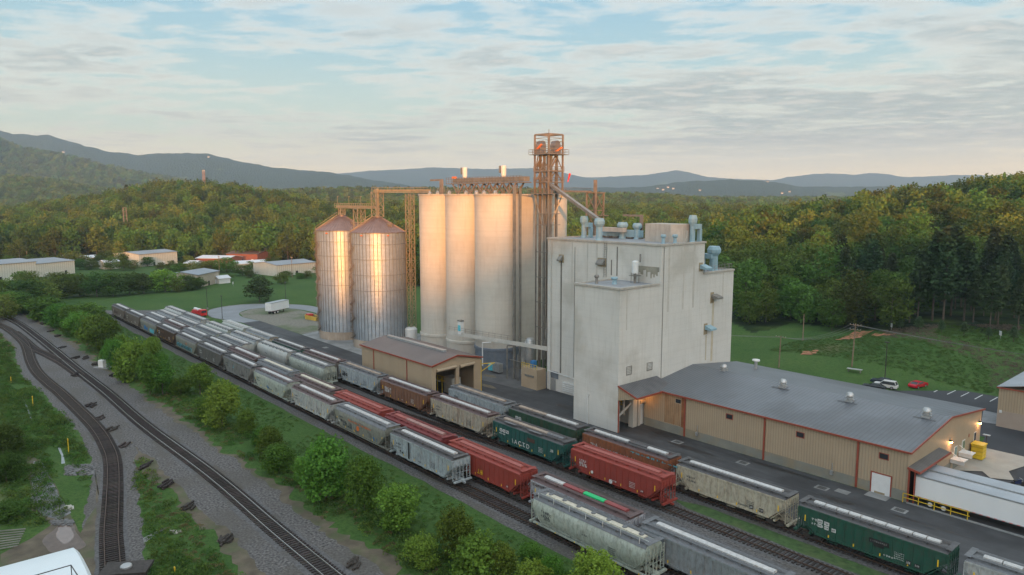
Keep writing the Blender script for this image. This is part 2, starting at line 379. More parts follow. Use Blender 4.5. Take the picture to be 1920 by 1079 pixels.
# ------------------------------------------------------------------ ground surfaces
m_ballast = M('ballast', (0.104, 0.098, 0.095), 0.95, var=0.85, sc=3.2, bump=1.0, bsc=5, blot=(0.075, 0.068, 0.058), blotsc=0.12, blotamt=0.6)
m_ballast2 = M('old ballast', (0.098, 0.096, 0.098), 0.95, var=0.5, sc=2.5, bump=0.6, bsc=6, blot=(0.07, 0.06, 0.045), blotsc=0.1, blotamt=0.7)
m_asph = M('asphalt', (0.052, 0.054, 0.057), 0.85, lane=0.55, var=0.25, sc=0.4, bump=0.2, bsc=12, blot=(0.022, 0.022, 0.024), blotsc=0.09, blotamt=0.7)
m_asph2 = M('fresh asphalt', (0.028, 0.031, 0.037), 0.8, var=0.2, sc=0.3)
m_conc = M('concrete slab', (0.24, 0.245, 0.24), 0.85, var=0.2, sc=0.5, blot=(0.13, 0.13, 0.125), blotsc=0.15, blotamt=0.6)
m_pavec = M('sidewalk concrete', (0.36, 0.33, 0.28), 0.85, var=0.15, sc=0.4, blot=(0.22, 0.21, 0.19), blotsc=0.2)
m_gravel = M('gravel', (0.17, 0.16, 0.13), 0.95, var=0.3, sc=1.5, bump=0.4, blot=(0.07, 0.10, 0.035), blotsc=0.07, blotamt=0.8)
m_dirt = M('bare dirt', (0.10, 0.082, 0.056), 0.95, var=0.4, sc=0.5, bump=0.5, bsc=3, blot=(0.06, 0.08, 0.03), blotsc=0.2, blotamt=0.7)
m_clay = M('red clay', (0.30, 0.13, 0.065), 0.95, var=0.3, sc=0.5, bump=0.4, bsc=2)
m_grass = M('short grass', (0.045, 0.092, 0.024), 0.95, var=0.4, sc=1.2, bump=0.5, bsc=3, blot=(0.09, 0.10, 0.04), blotsc=0.15, blotamt=0.5)
m_water = M('water', (0.05, 0.06, 0.06), 0.08, var=0.1, sc=1, bump=0.1, bsc=3)
m_mud = M('mud water', (0.19, 0.14, 0.115), 0.12, var=0.12, sc=0.8)
m_line = M('road paint', (0.6, 0.61, 0.6), 0.7, var=0.15, sc=2)
m_bline = M('blue paint', (0.10, 0.28, 0.42), 0.7, var=0.2, sc=2)
def wob(pts, amp=0.6, step=2.0, seed=1):
    out = []; n = len(pts)
    for i in range(n):
        a = np.array(pts[i][:2], float); b = np.array(pts[(i + 1) % n][:2], float); L = np.linalg.norm(b - a); k = max(1, int(L / step))
        for j in range(k):
            p = a + (b - a) * j / k; q = (vnoise(p[0], p[1], 2.3, seed) + vnoise(p[1], p[0], 5.5, seed + 1) - 1) * amp
            nrm = np.array([-(b - a)[1], (b - a)[0]]) / max(L, 1e-6); p = p + nrm * q; out.append((float(p[0]), float(p[1])))
    return out
def sheet(name, pts, z, mat): return struct(name, MB().poly(pts, z), mat)
def resample(cl, step):
    out = []; acc = 0.0
    for i in range(len(cl) - 1):
        a = np.array(cl[i]); b = np.array(cl[i + 1]); L = np.linalg.norm(b - a)
        while acc < L:
            p = a + (b - a) * acc / L; d = (b - a) / L; out.append((p[0], p[1], math.atan2(d[1], d[0]))); acc += step
        acc -= L
    return out
def band(name, cl, wl, wr, z, mat, amp=0.0):
    if amp and len(cl) > 3:
        rs = resample(cl, 0.9); n0 = len(cl)
        if isinstance(wl, list): wl = [wl[min(int(i * n0 / len(rs)), n0 - 1)] for i in range(len(rs))]
        if isinstance(wr, list): wr = [wr[min(int(i * n0 / len(rs)), n0 - 1)] for i in range(len(rs))]
        cl = [(a, b) for a, b, _ in rs]
    pl = []; pr = []
    for i, p in enumerate(cl):
        a = np.array(cl[max(i - 1, 0)]); b = np.array(cl[min(i + 1, len(cl) - 1)]); d = (b - a) / np.linalg.norm(b - a); n = np.array([-d[1], d[0]])
        l_ = wl[i] if isinstance(wl, list) else wl; r_ = wr[i] if isinstance(wr, list) else wr
        jl = (vnoise(p[0], p[1], 4, 4) + vnoise(p[0], p[1], 1.1, 5) - 1.0) * 1.6 * amp; jr = (vnoise(p[0], p[1], 4, 9) + vnoise(p[0], p[1], 1.1, 8) - 1.0) * 1.6 * amp
        pl.append(np.array(p) + n * (l_ + jl)); pr.append(np.array(p) - n * (r_ + jr))
    mb = MB(); n = len(cl)
    mb.add([(*q, z) for q in pl] + [(*q, z) for q in pr], [(i, n + i, n + i + 1, i + 1) for i in range(n - 1)])
    return struct(name, mb, mat)
def spline(pts, step=2.0):
    P_ = [np.array(p, float) for p in pts]; P_ = [2 * P_[0] - P_[1]] + P_ + [2 * P_[-1] - P_[-2]]; out = []
    for i in range(1, len(P_) - 2):
        p0, p1, p2, p3 = P_[i - 1:i + 3]; k = max(1, int(np.linalg.norm(p2 - p1) / step))
        for j in range(k):
            t = j / k; out.append(0.5 * ((2 * p1) + (-p0 + p2) * t + (2 * p0 - 5 * p1 + 4 * p2 - p3) * t * t + (-p0 + 3 * p1 - 3 * p2 + p3) * t ** 3))
    out.append(P_[-2]); return [tuple(float(v) for v in q) for q in out]
# main line from the photo (centre between the rails)
mainline = [at(x, y) for x, y in ((-60, 563), (-2, 589.5), (35, 607.5), (71, 633.5), (104, 660), (138, 688.3), (167.5, 711.7), (203, 739.5), (273, 800), (398, 893), (515, 993.4), (616.7, 1077.5))]
a_, b_ = np.array(mainline[-2]), np.array(mainline[-1]); mainline.append(tuple(b_ + (b_ - a_) * 1.4))
mainline = spline(mainline, 3)
spur = [at(x, y) for x, y in ((-70, 580), (-3, 609), (22, 623), (44, 642), (52, 657), (58, 677), (70, 699), (94, 722), (115, 739), (177, 800), (203.5, 842), (211, 867), (212.5, 900), (211, 950), (208.5, 1000), (212, 1071))]
a_, b_ = np.array(spur[-2]), np.array(spur[-1]); spur.append(tuple(b_ + (b_ - a_) * 1.2)); spur = spline(spur, 2)
cross = spline([at(x, y) for x, y in ((26, 623), (47, 640), (65, 655.5), (92, 668), (118, 682), (140, 697), (152, 706))], 2)
m_tie = M('timber sleeper', (0.034, 0.027, 0.023), 0.9, var=0.4, sc=3, rnd=0.4)
m_rail = M('rusty rail', (0.10, 0.065, 0.05), 0.5, 0.6, var=0.2, sc=2)
m_railm = M('worn rail', (0.42, 0.40, 0.38), 0.3, 0.9, var=0.1, sc=2)
tie_me = MB().box(-0.12, 0.12, -1.3, 1.3, 0.06, 0.16).mesh('sleeper')
def track(cl, label, rm, z0=0.0, step=0.56, near=100):
    p0 = cl[len(cl) // 2]; t = thing('railway_track', label, 'railway track', (p0[0], p0[1], z0), 0, 'railway tracks')
    ox, oy = p0[0], p0[1]
    for sgn in (-1, 1):
        mb = MB(); pts = []
        for i, p in enumerate(cl):
            a = np.array(cl[max(i - 1, 0)]); b = np.array(cl[min(i + 1, len(cl) - 1)]); d = (b - a) / np.linalg.norm(b - a); n = np.array([-d[1], d[0]])
            pts.append((np.array(p) + n * 0.7525 * sgn, n))
        vs = []; fs = []
        for q, n in pts:
            for o, z in ((-0.065, 0.16), (0.065, 0.16), (0.04, 0.30), (-0.04, 0.30)): vs.append((q[0] + n[0] * o, q[1] + n[1] * o, z + z0))
        for i in range(len(pts) - 1):
            for j in range(4): fs.append((i * 4 + j, i * 4 + (j + 1) % 4, (i + 1) * 4 + (j + 1) % 4, (i + 1) * 4 + j))
        mb.add(vs, fs).build('rail', rm, t)
    ties = resample(cl, step)
    def vis(s):
        d = s[0] * FW[0] + s[1] * FW[1]
        if d < 20: return 1e9
        px = 960 + 1358.7 * (s[0] * RT[0] + s[1] * RT[1]) / d; py = 370 + CAMH * FPX / d
        return d if (-10 < px < 1930 and py < 1090) else 1e6 + d
    ties.sort(key=vis)
    r2 = random.Random(int(abs(ox)))
    for s in ties[:near]:
        inst('sleeper', tie_me, m_tie, t, (s[0] - ox, s[1] - oy, 0), s[2] + math.pi * 0 + r2.uniform(-.02, .02))
    mb = MB()
    for s in ties[near:]:
        c, sn = math.cos(s[2]), math.sin(s[2])
        vs = [(s[0] + x * c - y * sn, s[1] + x * sn + y * c, z + z0) for z in (0.06, 0.16) for x, y in ((-.12, -1.3), (.12, -1.3), (.12, 1.3), (-.12, 1.3))]
        mb.add(vs, [(0, 3, 2, 1), (4, 5, 6, 7), (0, 1, 5, 4), (1, 2, 6, 5), (2, 3, 7, 6), (3, 0, 4, 7)])
    if mb.v: o = mb.build('sleeper', m_tie, t); o['kind'] = 'stuff'
    return t
# beds
TR = {1: 59.35, 2: 63.1, 3: 66.9, 4: 71.2, 5: 75.5, 6: 82.0}
yard = [(-292, 55.6), (-200, 56.2), (-120, 56.3), (20, 56.2), (20, 86), (-60, 86), (-276, 79), (-292, 60)]
sheet('yard_gravel', wob(yard, 0.5, 3), 0.012, m_ballast)
sheet('yard_grass', wob([(-53, 77.4), (-20, 77.3), (15, 77.2), (15, 79.4), (-20, 79.7), (-52, 79.9), (-56, 78.5)], 0.35, 1.5), 0.028, m_grass)
sheet('track_bed', [(-70, 79.9), (18, 79.9), (18, 80.0), (-70, 80.0)], 0.02, m_ballast2)
band('dirt_verge', mainline, [5.2 + 1.6 * vnoise(i, 0, 6) for i in range(len(mainline))], [6.0 + 2.0 * vnoise(i, 9, 7) for i in range(len(mainline))], 0.004, m_dirt, 1.4)
band('main_line_ballast', mainline, [4.3 + 1.0 * vnoise(i, 0, 4) for i in range(len(mainline))], [4.6 + 1.6 * vnoise(i, 9, 5) for i in range(len(mainline))], 0.016, m_ballast, 0.8)
band('main_line_bed', mainline, 2.0, 2.0, 0.024, m_ballast2, 0.25)
band('spur_ballast', spur, 3.2, 2.9, 0.008, m_ballast, 0.5)
band('spur_bed', spur, 1.7, 1.7, 0.020, m_ballast2, 0.2)
for k in (1, 2, 3, 4, 5, 6):
    band('track_bed', [(x, TR[k]) for x in range(-280 if k < 3 else (-262 if k < 6 else -120), 21, 4)], 1.7, 1.7, 0.021 + 0.0005 * k, m_ballast2, 0.25)
sheet('gravel_wedge', wob([at(x, y) for x, y in ((60, 640), (140, 695), (160, 730), (215, 800), (260, 850), (245, 860), (200, 800), (150, 745), (100, 700), (70, 670))], 0.6), 0.005, m_ballast)
track(mainline, 'main line with bright worn rails curving past the bushy bank at left', m_railm)
track(spur, 'narrow siding that leaves the main line and curves down the left edge of the photo', m_rail)
track(cross, 'short turnout leg joining the left siding to the main line', m_rail, near=60)
xs = lambda a, b: [(float(x), 0.0) for x in np.arange(a, b, 10.0)]
for k, a, lab in ((1, -280, 'yard track nearest the bushes, under the long row of old grey hoppers'), (2, -262, 'second yard track from the bushes, under the dark red hoppers'),
               (3, -256, 'short yard track under the far pale hoppers, third from the bushes'), (4, -262, 'yard track under the round silver hoppers, ending in open gravel'),
               (5, -232, 'yard track under the single bright red hopper, empty at its near end'), (6, -120, 'yard track beside the asphalt road, nearest the concrete mill')):
    b = 20 if k not in (3, 4) else (-120 if k == 4 else -170)
    cl = [(x, TR[k]) for x, _ in xs(a, b)]
    if k == 4: cl += [(-115, 71.5), (-104, 72.6), (-92, 74.3), (-82, 75.4)]
    if k == 3: cl += [(-160, 67.2), (-148, 69.0), (-136, 70.6), (-128, 71.1)]
    track(spline(cl, 5) if k in (3, 4) else cl, lab, m_rail)
# roads and slabs
sheet('service_road', [(-233, 87.1), (-200, 85.0), (-150, 84.6), (25, 84.6), (25, 101.2), (-34.4, 101.2), (-79, 101.3), (-79, 105.6), (-108.2, 105.6), (-108.2, 110), (-163, 110), (-163, 91.9), (-199.6, 92.6), (-233, 92.9)], 0.032, m_asph)
lo = spline([(-232.7, 87.1), (-250, 83.3), (-261, 85.5), (-268.4, 89), (-273, 97.5), (-271.5, 106), (-264, 114), (-254, 120), (-239.6, 121), (-222, 120), (-200, 116), (-185, 118)], 3)
li = spline([(-233, 92.9), (-244.2, 91.5), (-254.1, 94.2), (-260, 101), (-256.7, 108.4), (-247.9, 113.4), (-236, 114.5), (-222, 113.5), (-203, 110), (-187, 112)], 3)
n_ = min(len(lo), len(li)); ra = [lo[int(i * (len(lo) - 1) / 59)] for i in range(60)]; rb_ = [li[int(i * (len(li) - 1) / 59)] for i in range(60)]
struct('loop_road', MB().add([(*p, 0.036) for p in ra] + [(*p, 0.036) for p in rb_], [(i, i + 1, 61 + i, 60 + i) for i in range(59)]), M('pale road', (0.19, 0.205, 0.22), 0.85, var=0.15, sc=0.2))
struct('kerb', MB().add([(*p, 0.0) for p in ra] + [(*p, 0.14) for p in ra], [(i, i + 1, 61 + i, 60 + i) for i in range(59)]), m_conc)
sheet('gravel_yard', wob([(-233, 93), (-199.6, 92.7), (-198, 99), (-190, 108), (-205, 110.3), (-222, 113.6), (-247.9, 113.3), (-256.7, 108.3), (-260, 101), (-254, 94.3), (-244, 91.6)], 0.3), 0.028, m_gravel)
sheet('silo_apron', [(-201, 92.7), (-163, 91.9), (-158, 120), (-200, 120), (-203, 100)], 0.040, m_conc)
sheet('mill_apron', [(-126, 99), (-109, 101), (-109, 116), (-150, 116), (-150, 103), (-135, 101)], 0.037, M('stained slab', (0.10, 0.10, 0.10), 0.85, var=0.3, sc=0.3))
pk = [(-68, 172.5), (-61.1, 171.2), (-41.9, 170.9), (10, 170.5), (10, 131.4), (-34.5, 131.4), (-36, 140), (-68, 140)]
sheet('parking_lot', pk, 0.030, m_asph2)
sheet('dock_yard', [(-34.4, 101.3), (25, 101.3), (25, 131.3), (-34.4, 131.3)], 0.026, m_asph)
sheet('sidewalk', [(-34.4, 118.4), (-31.2, 121.5), (-29.6, 119.4), (-27, 121), (-28.6, 124.5), (-26.5, 133.5), (-34.4, 133.5)], 0.12, m_pavec)
sheet('parking_patch', [(-29, 131.5), (-27, 122), (-22, 119), (5, 119), (5, 130)], 0.034, m_asph2)
mb = MB()
for seg in (((1743, 723.8), (1727.7, 730.7)), ((1767, 728), (1751, 735.6)), ((1792, 732.5), (1776, 740)), ((1816.7, 736.5), (1801.5, 744)), ((1842.5, 741), (1827.5, 749)), ((1870.5, 745.5), (1856, 753.4)), ((1719, 719.5), (1703, 726.5)), ((1700, 716), (1680, 723)), ((1692, 712), (1676, 718))):
    a, b = at(*seg[0]), at(*seg[1]); mb.beam((*a, 0.035), (*b, 0.035), 0.16, 0.006)
for i in range(7):
    a = at(1868 + i * 7, 851 + i * 1.5); mb.beam((a[0], a[1], 0.038), (a[0] + 2.6, a[1] - 2.6, 0.038), 0.12, 0.006)
struct('parking_line', mb, m_line)
struct('parking_hatching', MB().beam((*at(1874, 853), 0.039), (*at(1912, 866), 0.039), 0.12, 0.006).beam((*at(1902, 872), 0.039), (*at(1912, 858), 0.039), 0.12, 0.006), m_bline)
sheet('road_crossing', [at(1844, 770), at(1880, 778), at(1895, 800), at(1840, 792)], 0.044, M('pale concrete', (0.2, 0.21, 0.22), 0.8))
sheet('back_road', [at(1370, 687), at(1400, 690), at(1432, 697), at(1400, 697), at(1370, 692)], 0.02, m_conc)
sheet('dirt_patch', wob([at(1475, 688), at(1500, 686), at(1560, 698), at(1640, 716), at(1600, 712), at(1520, 706)], 0.7), 0.024, m_dirt)
mb = MB()
for x, y in ((1270, 829), (1393, 868), (1541, 915), (1687, 957), (1580, 922), (610, 652)):
    c = at(x, y, 0.05); mb.box(c[0] - 0.9, c[0] + 0.9, c[1] - 0.7, c[1] + 0.7, 0.036, 0.05)
struct('drain_surround', mb, m_conc)
for x, y in ((1270, 829), (1393, 868), (1541, 915), (1687, 957)):
    c = at(x, y, 0.05); mb2 = MB()
    for k in range(6): mb2.box(c[0] - 0.6, c[0] + 0.6, c[1] - 0.45 + k * 0.17, c[1] - 0.35 + k * 0.17, 0.05, 0.062)
    solo('drain_grate', mb2, M('grate', (0.02, 0.02, 0.02)), 'iron drain grate in the asphalt road, ' + ('beside the canopy at the concrete mill', 'below the first window of the tan warehouse', 'below the middle of the tan warehouse', 'in front of the white dock door')[(1270, 1393, 1541, 1687).index(x)], 'drain', 'drain grates in the asphalt road')
m_oil = M('oil stain', (0.024, 0.024, 0.025), 0.5, var=.3, sc=1); m_spill = M('spilled grain', (0.15, 0.125, 0.085), .95, var=.35, sc=2)
def ring(cx, cy, a, b): return [(cx + a * math.cos(t) * (.7 + .6 * vnoise(t * 3 + cx, cy, 1, 3)), cy + b * math.sin(t) * (.7 + .6 * vnoise(cy, t * 3, 1, 4))) for t in np.linspace(0, 6.283, 22)[:-1]]
for cx, cy, a, b in ((-66, 97, 5, .8), (-52, 99.6, 6, .5), (-73, 100, 3, 1.1), (-41, 95, 2.5, .7), (-95, 98.5, 3.5, 1.2), (-60, 91, 4, .5), (-30, 96, 5, .4)): sheet('oil_stain', ring(cx, cy, a, b), 0.0375, m_oil)
for cx, cy, a, b in ((-112, 82.6, 3.5, 1.6), (-111, 88, 2.5, 1.2), (-104, 92, 2.2, .8), (-118, 97, 2.5, .8), (-84, 90, 3.5, .4), (-125, 103, 2.0, .8)): sheet('grain_spill', ring(cx, cy, a, b), 0.0385, m_spill)
# ditch side: dirt, stream, puddles
sheet('dirt_track', wob([at(x, y) for x, y in ((45, 850), (75, 862), (105, 905), (118, 940), (135, 975), (150, 1000), (180, 950), (178, 880), (190, 940), (185, 1079), (150, 1120), (0, 1120), (0, 1040), (60, 1010), (95, 985), (60, 960), (55, 900))], 0.25, 1), 0.010, m_dirt)
sheet('stream', wob([at(x, y) for x, y in ((63, 865), (80, 868), (100, 900), (112, 930), (132, 962), (110, 975), (80, 968), (56, 940), (58, 905))], 0.25, 0.8), 0.019, M('wet stone', (0.12, 0.12, 0.125), 0.35, var=0.55, sc=1.2, bump=0.4, bsc=2))
sheet('puddle', wob(spline([at(x, y) for x, y in ((108, 990), (118, 983), (128, 985), (135, 995), (138, 1005), (132, 1014), (122, 1020), (112, 1013), (106, 1002), (108, 990))], .4), 0.30, 0.3), 0.026, m_mud)
sheet('puddle', wob(spline([at(x, y) for x, y in ((96, 998), (110, 984), (132, 982), (142, 996), (150, 1010), (156, 1026), (130, 1034), (98, 1036), (82, 1024), (86, 1008), (96, 998))], .4), 0.5, 0.3), 0.022, M('red mud', (0.10, 0.072, 0.056), 0.5, var=0.35, sc=1.2))
sheet('culvert_pool', wob([at(x, y) for x, y in ((268, 1010), (300, 992), (312, 990), (290, 1005), (270, 1020))], 0.1, 0.5), 0.018, m_conc)
sheet('dirt_strip', wob([at(x, y) for x, y in ((205, 700), (235, 725), (290, 765), (350, 830), (430, 905), (520, 960), (640, 1040), (730, 1110), (690, 1110), (600, 1040), (500, 975), (400, 890), (320, 815), (250, 750), (200, 712))], 1.0), 0.006, m_dirt)
for pts, w in ((((38, 735), (48, 760), (60, 790)), 0.16), (((112, 840), (118, 855), (118, 870)), 0.2)):
    band('stream', [at(*p) for p in pts], w, w, 0.03, M('bright water', (0.22, 0.25, 0.25), 0.12), 0.15)
def onground(px, py):
    """photo measurement -> place on the terrain (marching along the sight line)"""
    up = FW * math.sin(PITCH) + np.array([0, 0, math.cos(PITCH)]); fw = FW * math.cos(PITCH) - np.array([0, 0, math.sin(PITCH)])
    r = fw * FPX + RT * (px - 960) - up * (py - 539.5); r = r / np.hypot(r[0], r[1]); d = 40.0
    ts = np.geomspace(40, 9000, 3000); X = r[0] * ts; Y = r[1] * ts; Z = CAMH + r[2] * ts; h = terr(X, Y)
    k = np.argmax(Z <= h); return float(X[k]), float(Y[k]), float(h[k])
def drape(name, quad, nx, ny, mat, lift=0.15):
    mb = MB(); q = [np.array(p, float) for p in quad]; vs = []
    for j in range(ny + 1):
        for i in range(nx + 1):
            u = i / nx; v = j / ny; sh = 0.18 * math.sin(u * 9 + v * 4)
            p = (q[0] * (1 - u) + q[1] * u) * (1 - v) + (q[3] * (1 - u) + q[2] * u) * v
            e = (vnoise(i, j, 1.5, 3) - .5) * 5 if j in (0, ny) else 0
            x, y, z = onground(p[0], p[1] + e); vs.append((x, y, z + lift))
    mb.add(vs, [(j * (nx + 1) + i, j * (nx + 1) + i + 1, (j + 1) * (nx + 1) + i + 1, (j + 1) * (nx + 1) + i) for j in range(ny) for i in range(nx)])
    return struct(name, mb, mat)
drape('clay_cut', [(1600, 626), (1640, 620), (1612, 634), (1566, 640)], 10, 4, m_clay)
drape('clay_path', [(1640, 629), (1680, 626), (1678, 628.5), (1625, 633)], 10, 2, m_clay)
drape('clay_path', [(1505, 663), (1535, 658), (1530, 665), (1500, 668)], 6, 2, m_clay)

# ------------------------------------------------------------------ covered hopper cars
G = dict
M_COL = {}; CMC = {}
def carmat(name, col, rust=0.25, rc=(0.10, 0.05, 0.03), rough=0.6, grime=0.62):
    CMC[name] = col; return M(name, col, rough, var=0.14, sc=0.5, streak=rust, scol=rc, grime=grime)
CM = {
 'palegreen': carmat('pale green paint', (0.34, 0.38, 0.33), 0.18), 'cream': carmat('aged cream paint', (0.42, 0.39, 0.30), 0.3),
 'rustcream': carmat('rusty cream paint', (0.37, 0.34, 0.27), 0.75, (0.16, 0.08, 0.045)), 'lightblue': carmat('pale blue grey paint', (0.33, 0.38, 0.40), 0.25),
 'grey': carmat('weathered grey paint', (0.20, 0.205, 0.20), 0.25), 'darkgrey': carmat('sooty grey paint', (0.115, 0.115, 0.11), 0.3),
 'greygreen': carmat('dull olive grey paint', (0.19, 0.195, 0.165), 0.15), 'browngrey': carmat('brown grey paint', (0.17, 0.15, 0.125), 0.4),
 'red': carmat('oxide red paint', (0.25, 0.040, 0.028), 0.12, (0.10, 0.03, 0.025), grime=0.2), 'dred': carmat('dark oxide red paint', (0.17, 0.026, 0.026), 0.12, (0.07, 0.02, 0.02), grime=0.2),
 'green': carmat('dark green paint', (0.012, 0.075, 0.048), 0.3, (0.05, 0.05, 0.03)), 'teal': carmat('teal green paint', (0.010, 0.080, 0.068), 0.2, (0.03, 0.05, 0.04)),
 'mossgreen': carmat('rusty green paint', (0.022, 0.070, 0.042), 0.6, (0.09, 0.06, 0.03)), 'orange': carmat('faded orange paint', (0.26, 0.095, 0.042), 0.35, (0.10, 0.04, 0.03)),
 'rustbrown': carmat('rust brown paint', (0.19, 0.095, 0.055), 0.5, (0.08, 0.04, 0.03)), 'brown': carmat('dark brown paint', (0.065, 0.038, 0.026), 0.4, (0.15, 0.07, 0.03)),
 'silver': carmat('silver grey paint', (0.40, 0.42, 0.40), 0.12, rough=0.45, grime=0.15), 'whitegrey': carmat('chalky white grey paint', (0.40, 0.42, 0.41), 0.3),
 'purplewhite': carmat('peeling white paint', (0.36, 0.37, 0.40), 0.7, (0.13, 0.07, 0.08)), 'metalgrey': carmat('blue grey steel paint', (0.21, 0.235, 0.25), 0.2),
 'roofdark': carmat('sooty roof', (0.075, 0.075, 0.078), 0.2), 'roofgrey': carmat('grey roof', (0.13, 0.14, 0.15), 0.2), 'roofpurple': carmat('rust purple roof', (0.10, 0.065, 0.065), 0.3),
 'hwhite': M('white hatch cover', (0.47, 0.47, 0.46), 0.55, var=0.15, sc=2, grime=0.4), 'hcream': M('cream hatch cover', (0.50, 0.47, 0.38), 0.6, var=0.15, sc=2, grime=0.3),
 'htan': M('tan hatch cover', (0.30, 0.24, 0.19), 0.6, var=0.25, sc=1), 'hred': M('red hatch cover', (0.30, 0.085, 0.07), 0.6, var=0.15, sc=1), 'hpink': M('worn red hatch cover', (0.30, 0.17, 0.15), 0.6, var=0.2, sc=1),
 'hgreen': M('bright green hatch cover', (0.01, 0.42, 0.14), 0.5, var=0.05, sc=1), 'hdred': M('maroon hatch cover', (0.22, 0.05, 0.05), 0.6, var=0.15, sc=1)}
m_truck = M('bogie steel', (0.045, 0.038, 0.034), 0.8, var=0.4, sc=3); m_wheel = M('wheel steel', (0.10, 0.075, 0.06), 0.6, 0.4, var=0.3, sc=3)
m_yel = M('yellow reflector', (0.75, 0.48, 0.02), 0.5, var=0.1); m_org = M('orange lettering', (0.55, 0.13, 0.03), 0.6, var=0.1); m_wlet = M('white lettering', (0.55, 0.56, 0.54), 0.6, var=0.1)
m_blk = M('black stencil', (0.02, 0.02, 0.02), 0.6); m_dkl = M('dark lettering', (0.06, 0.07, 0.08), 0.6); m_blu = M('blue lettering', (0.03, 0.16, 0.38), 0.6); m_cya = M('cyan graffiti', (0.10, 0.45, 0.55), 0.6, var=0.3, sc=2)
for k_, m_q in CM.items(): n_ = m_q.node_tree.nodes; M_COL[k_] = tuple(CMC.get(m_q.name, (.3, .3, .3)))
HB = 1.62  # half width
def profile(kind):
    if kind == 'round': return [(1.15, 1.25), (1.42, 1.75), (1.56, 2.4), (1.60, 3.0), (1.55, 3.55), (1.35, 4.05), (0.95, 4.40), (0.45, 4.56)]
    if kind == 'tall': return [(1.56, 1.35), (1.58, 2.4), (1.60, 3.6), (1.52, 4.02), (1.25, 4.30), (0.80, 4.48), (0.40, 4.54)]
    return [(1.52, 1.35), (1.52, 4.15), (1.52, 4.17)]
BODY = {}
def car_meshes(kind, L):
    key = (kind, L)
    if key in BODY: return BODY[key]
    pr = profile(kind); zt = pr[-1][1]; zb0 = pr[0][1]; cut = 2.1 if kind != 'round' else 1.6; h = L / 2; body = MB()
    stn = [(-h, 3.25), (-h + cut, zb0), (h - cut, zb0), (h, 3.25)] if kind != 'round' else [(-h + .15, 3.1), (-h + .5, 2.3), (-h + cut, zb0), (h - cut, zb0), (h - .5, 2.3), (h - .15, 3.1)]
    zz = [q[1] for q in pr]; ww = [q[0] for q in pr]; k = 9; vs = []
    for x, zb in stn:
        ring = []
        for i in range(k):
            z = zb + (zt - zb) * (i / (k - 1)); w = float(np.interp(z, zz, ww)); ring.append((x, -w, z))
        ring += [(x, -y, z) for _, y, z in ring[::-1]]; vs += ring
    n = 2 * k; fs = []
    for s_ in range(len(stn) - 1): fs += [(s_ * n + i, s_ * n + (i + 1) % n, (s_ + 1) * n + (i + 1) % n, (s_ + 1) * n + i) for i in range(n)]
    fs += [tuple(range(n))[::-1], tuple(range((len(stn) - 1) * n, len(stn) * n))]
    body.add(vs, fs)
    if kind == 'rib':
        nx = int((L - 0.6) / 0.98)
        for i in range(nx + 1):
            x = -h + 0.3 + i * (L - 0.6) / nx; e = h - abs(x); zb = zb0 if e > cut else zb0 + (3.25 - zb0) * (1 - e / cut)
            for s_ in (-1, 1): body.box(x - .05, x + .05, min(s_ * 1.52, s_ * 1.61), max(s_ * 1.52, s_ * 1.61), zb, 4.12)
        for s_ in (-1, 1): body.box(-h, h, min(s_ * 1.5, s_ * 1.65), max(s_ * 1.5, s_ * 1.65), 4.05, 4.22); body.box(-h + cut, h - cut, min(s_ * 1.45, s_ * 1.63), max(s_ * 1.45, s_ * 1.63), 1.25, 1.45)
        body.box(-h - .02, h + .02, -1.6, 1.6, 3.95, 4.16)
    else:
        for i in range(1, 9):
            x = -h + i * L / 9
            for s_ in (-1, 1): body.box(x - .025, x + .025, min(s_ * 1.54, s_ * 1.62), max(s_ * 1.54, s_ * 1.62), 2.3, 3.5)
        for s_ in (-1, 1): body.box(-h + .1, h - .1, min(s_ * 1.2, s_ * 1.5), max(s_ * 1.2, s_ * 1.5), 1.02, 1.22)
    roof = MB()
    if kind == 'rib':
        roof.prism([(-1.62, 4.22), (-1.6, 4.26), (0, 4.50), (1.6, 4.26), (1.62, 4.22)], -h + .05, h - .05)
        for i in range(15): x = -h + .6 + i * (L - 1.2) / 14; roof.prism([(-1.58, 4.26), (0, 4.54), (1.58, 4.26)], x - .04, x + .04)
    else:
        f = lambda z: float(np.interp(z, zz, ww)); z0 = 4.05 if kind == 'round' else 4.02
        roof.prism([(-f(z0) - .02, z0), (-f(4.3) - .02, 4.32), (-f(4.5), 4.52), (0, 4.62), (f(4.5), 4.52), (f(4.3) + .02, 4.32), (f(z0) + .02, z0)], -h + .2, h - .2)
    run = MB()
    for s_ in (-1, 1):
        y = s_ * 0.85
        for q in range(3): run.box(-h - .1, h + .1, y - .25 + q * .18, y - .13 + q * .18, 4.60, 4.64)
        for i in range(9): x = -h + .3 + i * (L - .6) / 8; run.box(x - .03, x + .03, y - .28, y + .28, 4.38, 4.60)
    for e in (-1, 1): run.box(e * (h - .1) - .3, e * (h - .1) + .3, -1.3, 1.3, 4.605, 4.63)
    ch = MB()
    a, b = L / 3.6 / 2, 0.55
    ch.add([(-a, -1.4, 1.4), (a, -1.4, 1.4), (a, 1.4, 1.4), (-a, 1.4, 1.4), (-b, -.5, .62), (b, -.5, .62), (b, .5, .62), (-b, .5, .62)], [(0, 1, 2, 3), (7, 6, 5, 4), (0, 4, 5, 1), (1, 5, 6, 2), (2, 6, 7, 3), (3, 7, 4, 0)])
    ch.box(-.6, .6, -.7, .7, .5, .62)
    ef = MB()   # end frame for the +x end, origin at the body end
    ef.box(-2.2, .45, -.35, .35, .95, 1.25); ef.box(.15, .5, -1.55, 1.55, .98, 1.2); ef.box(-1.6, -1.3, -1.45, 1.45, 1.0, 1.25)
    for y in (-1.52, -.95, -.3, .3, .95, 1.52): ef.box(-.02, .08, y - .05, y + .05, 1.2, 4.0)
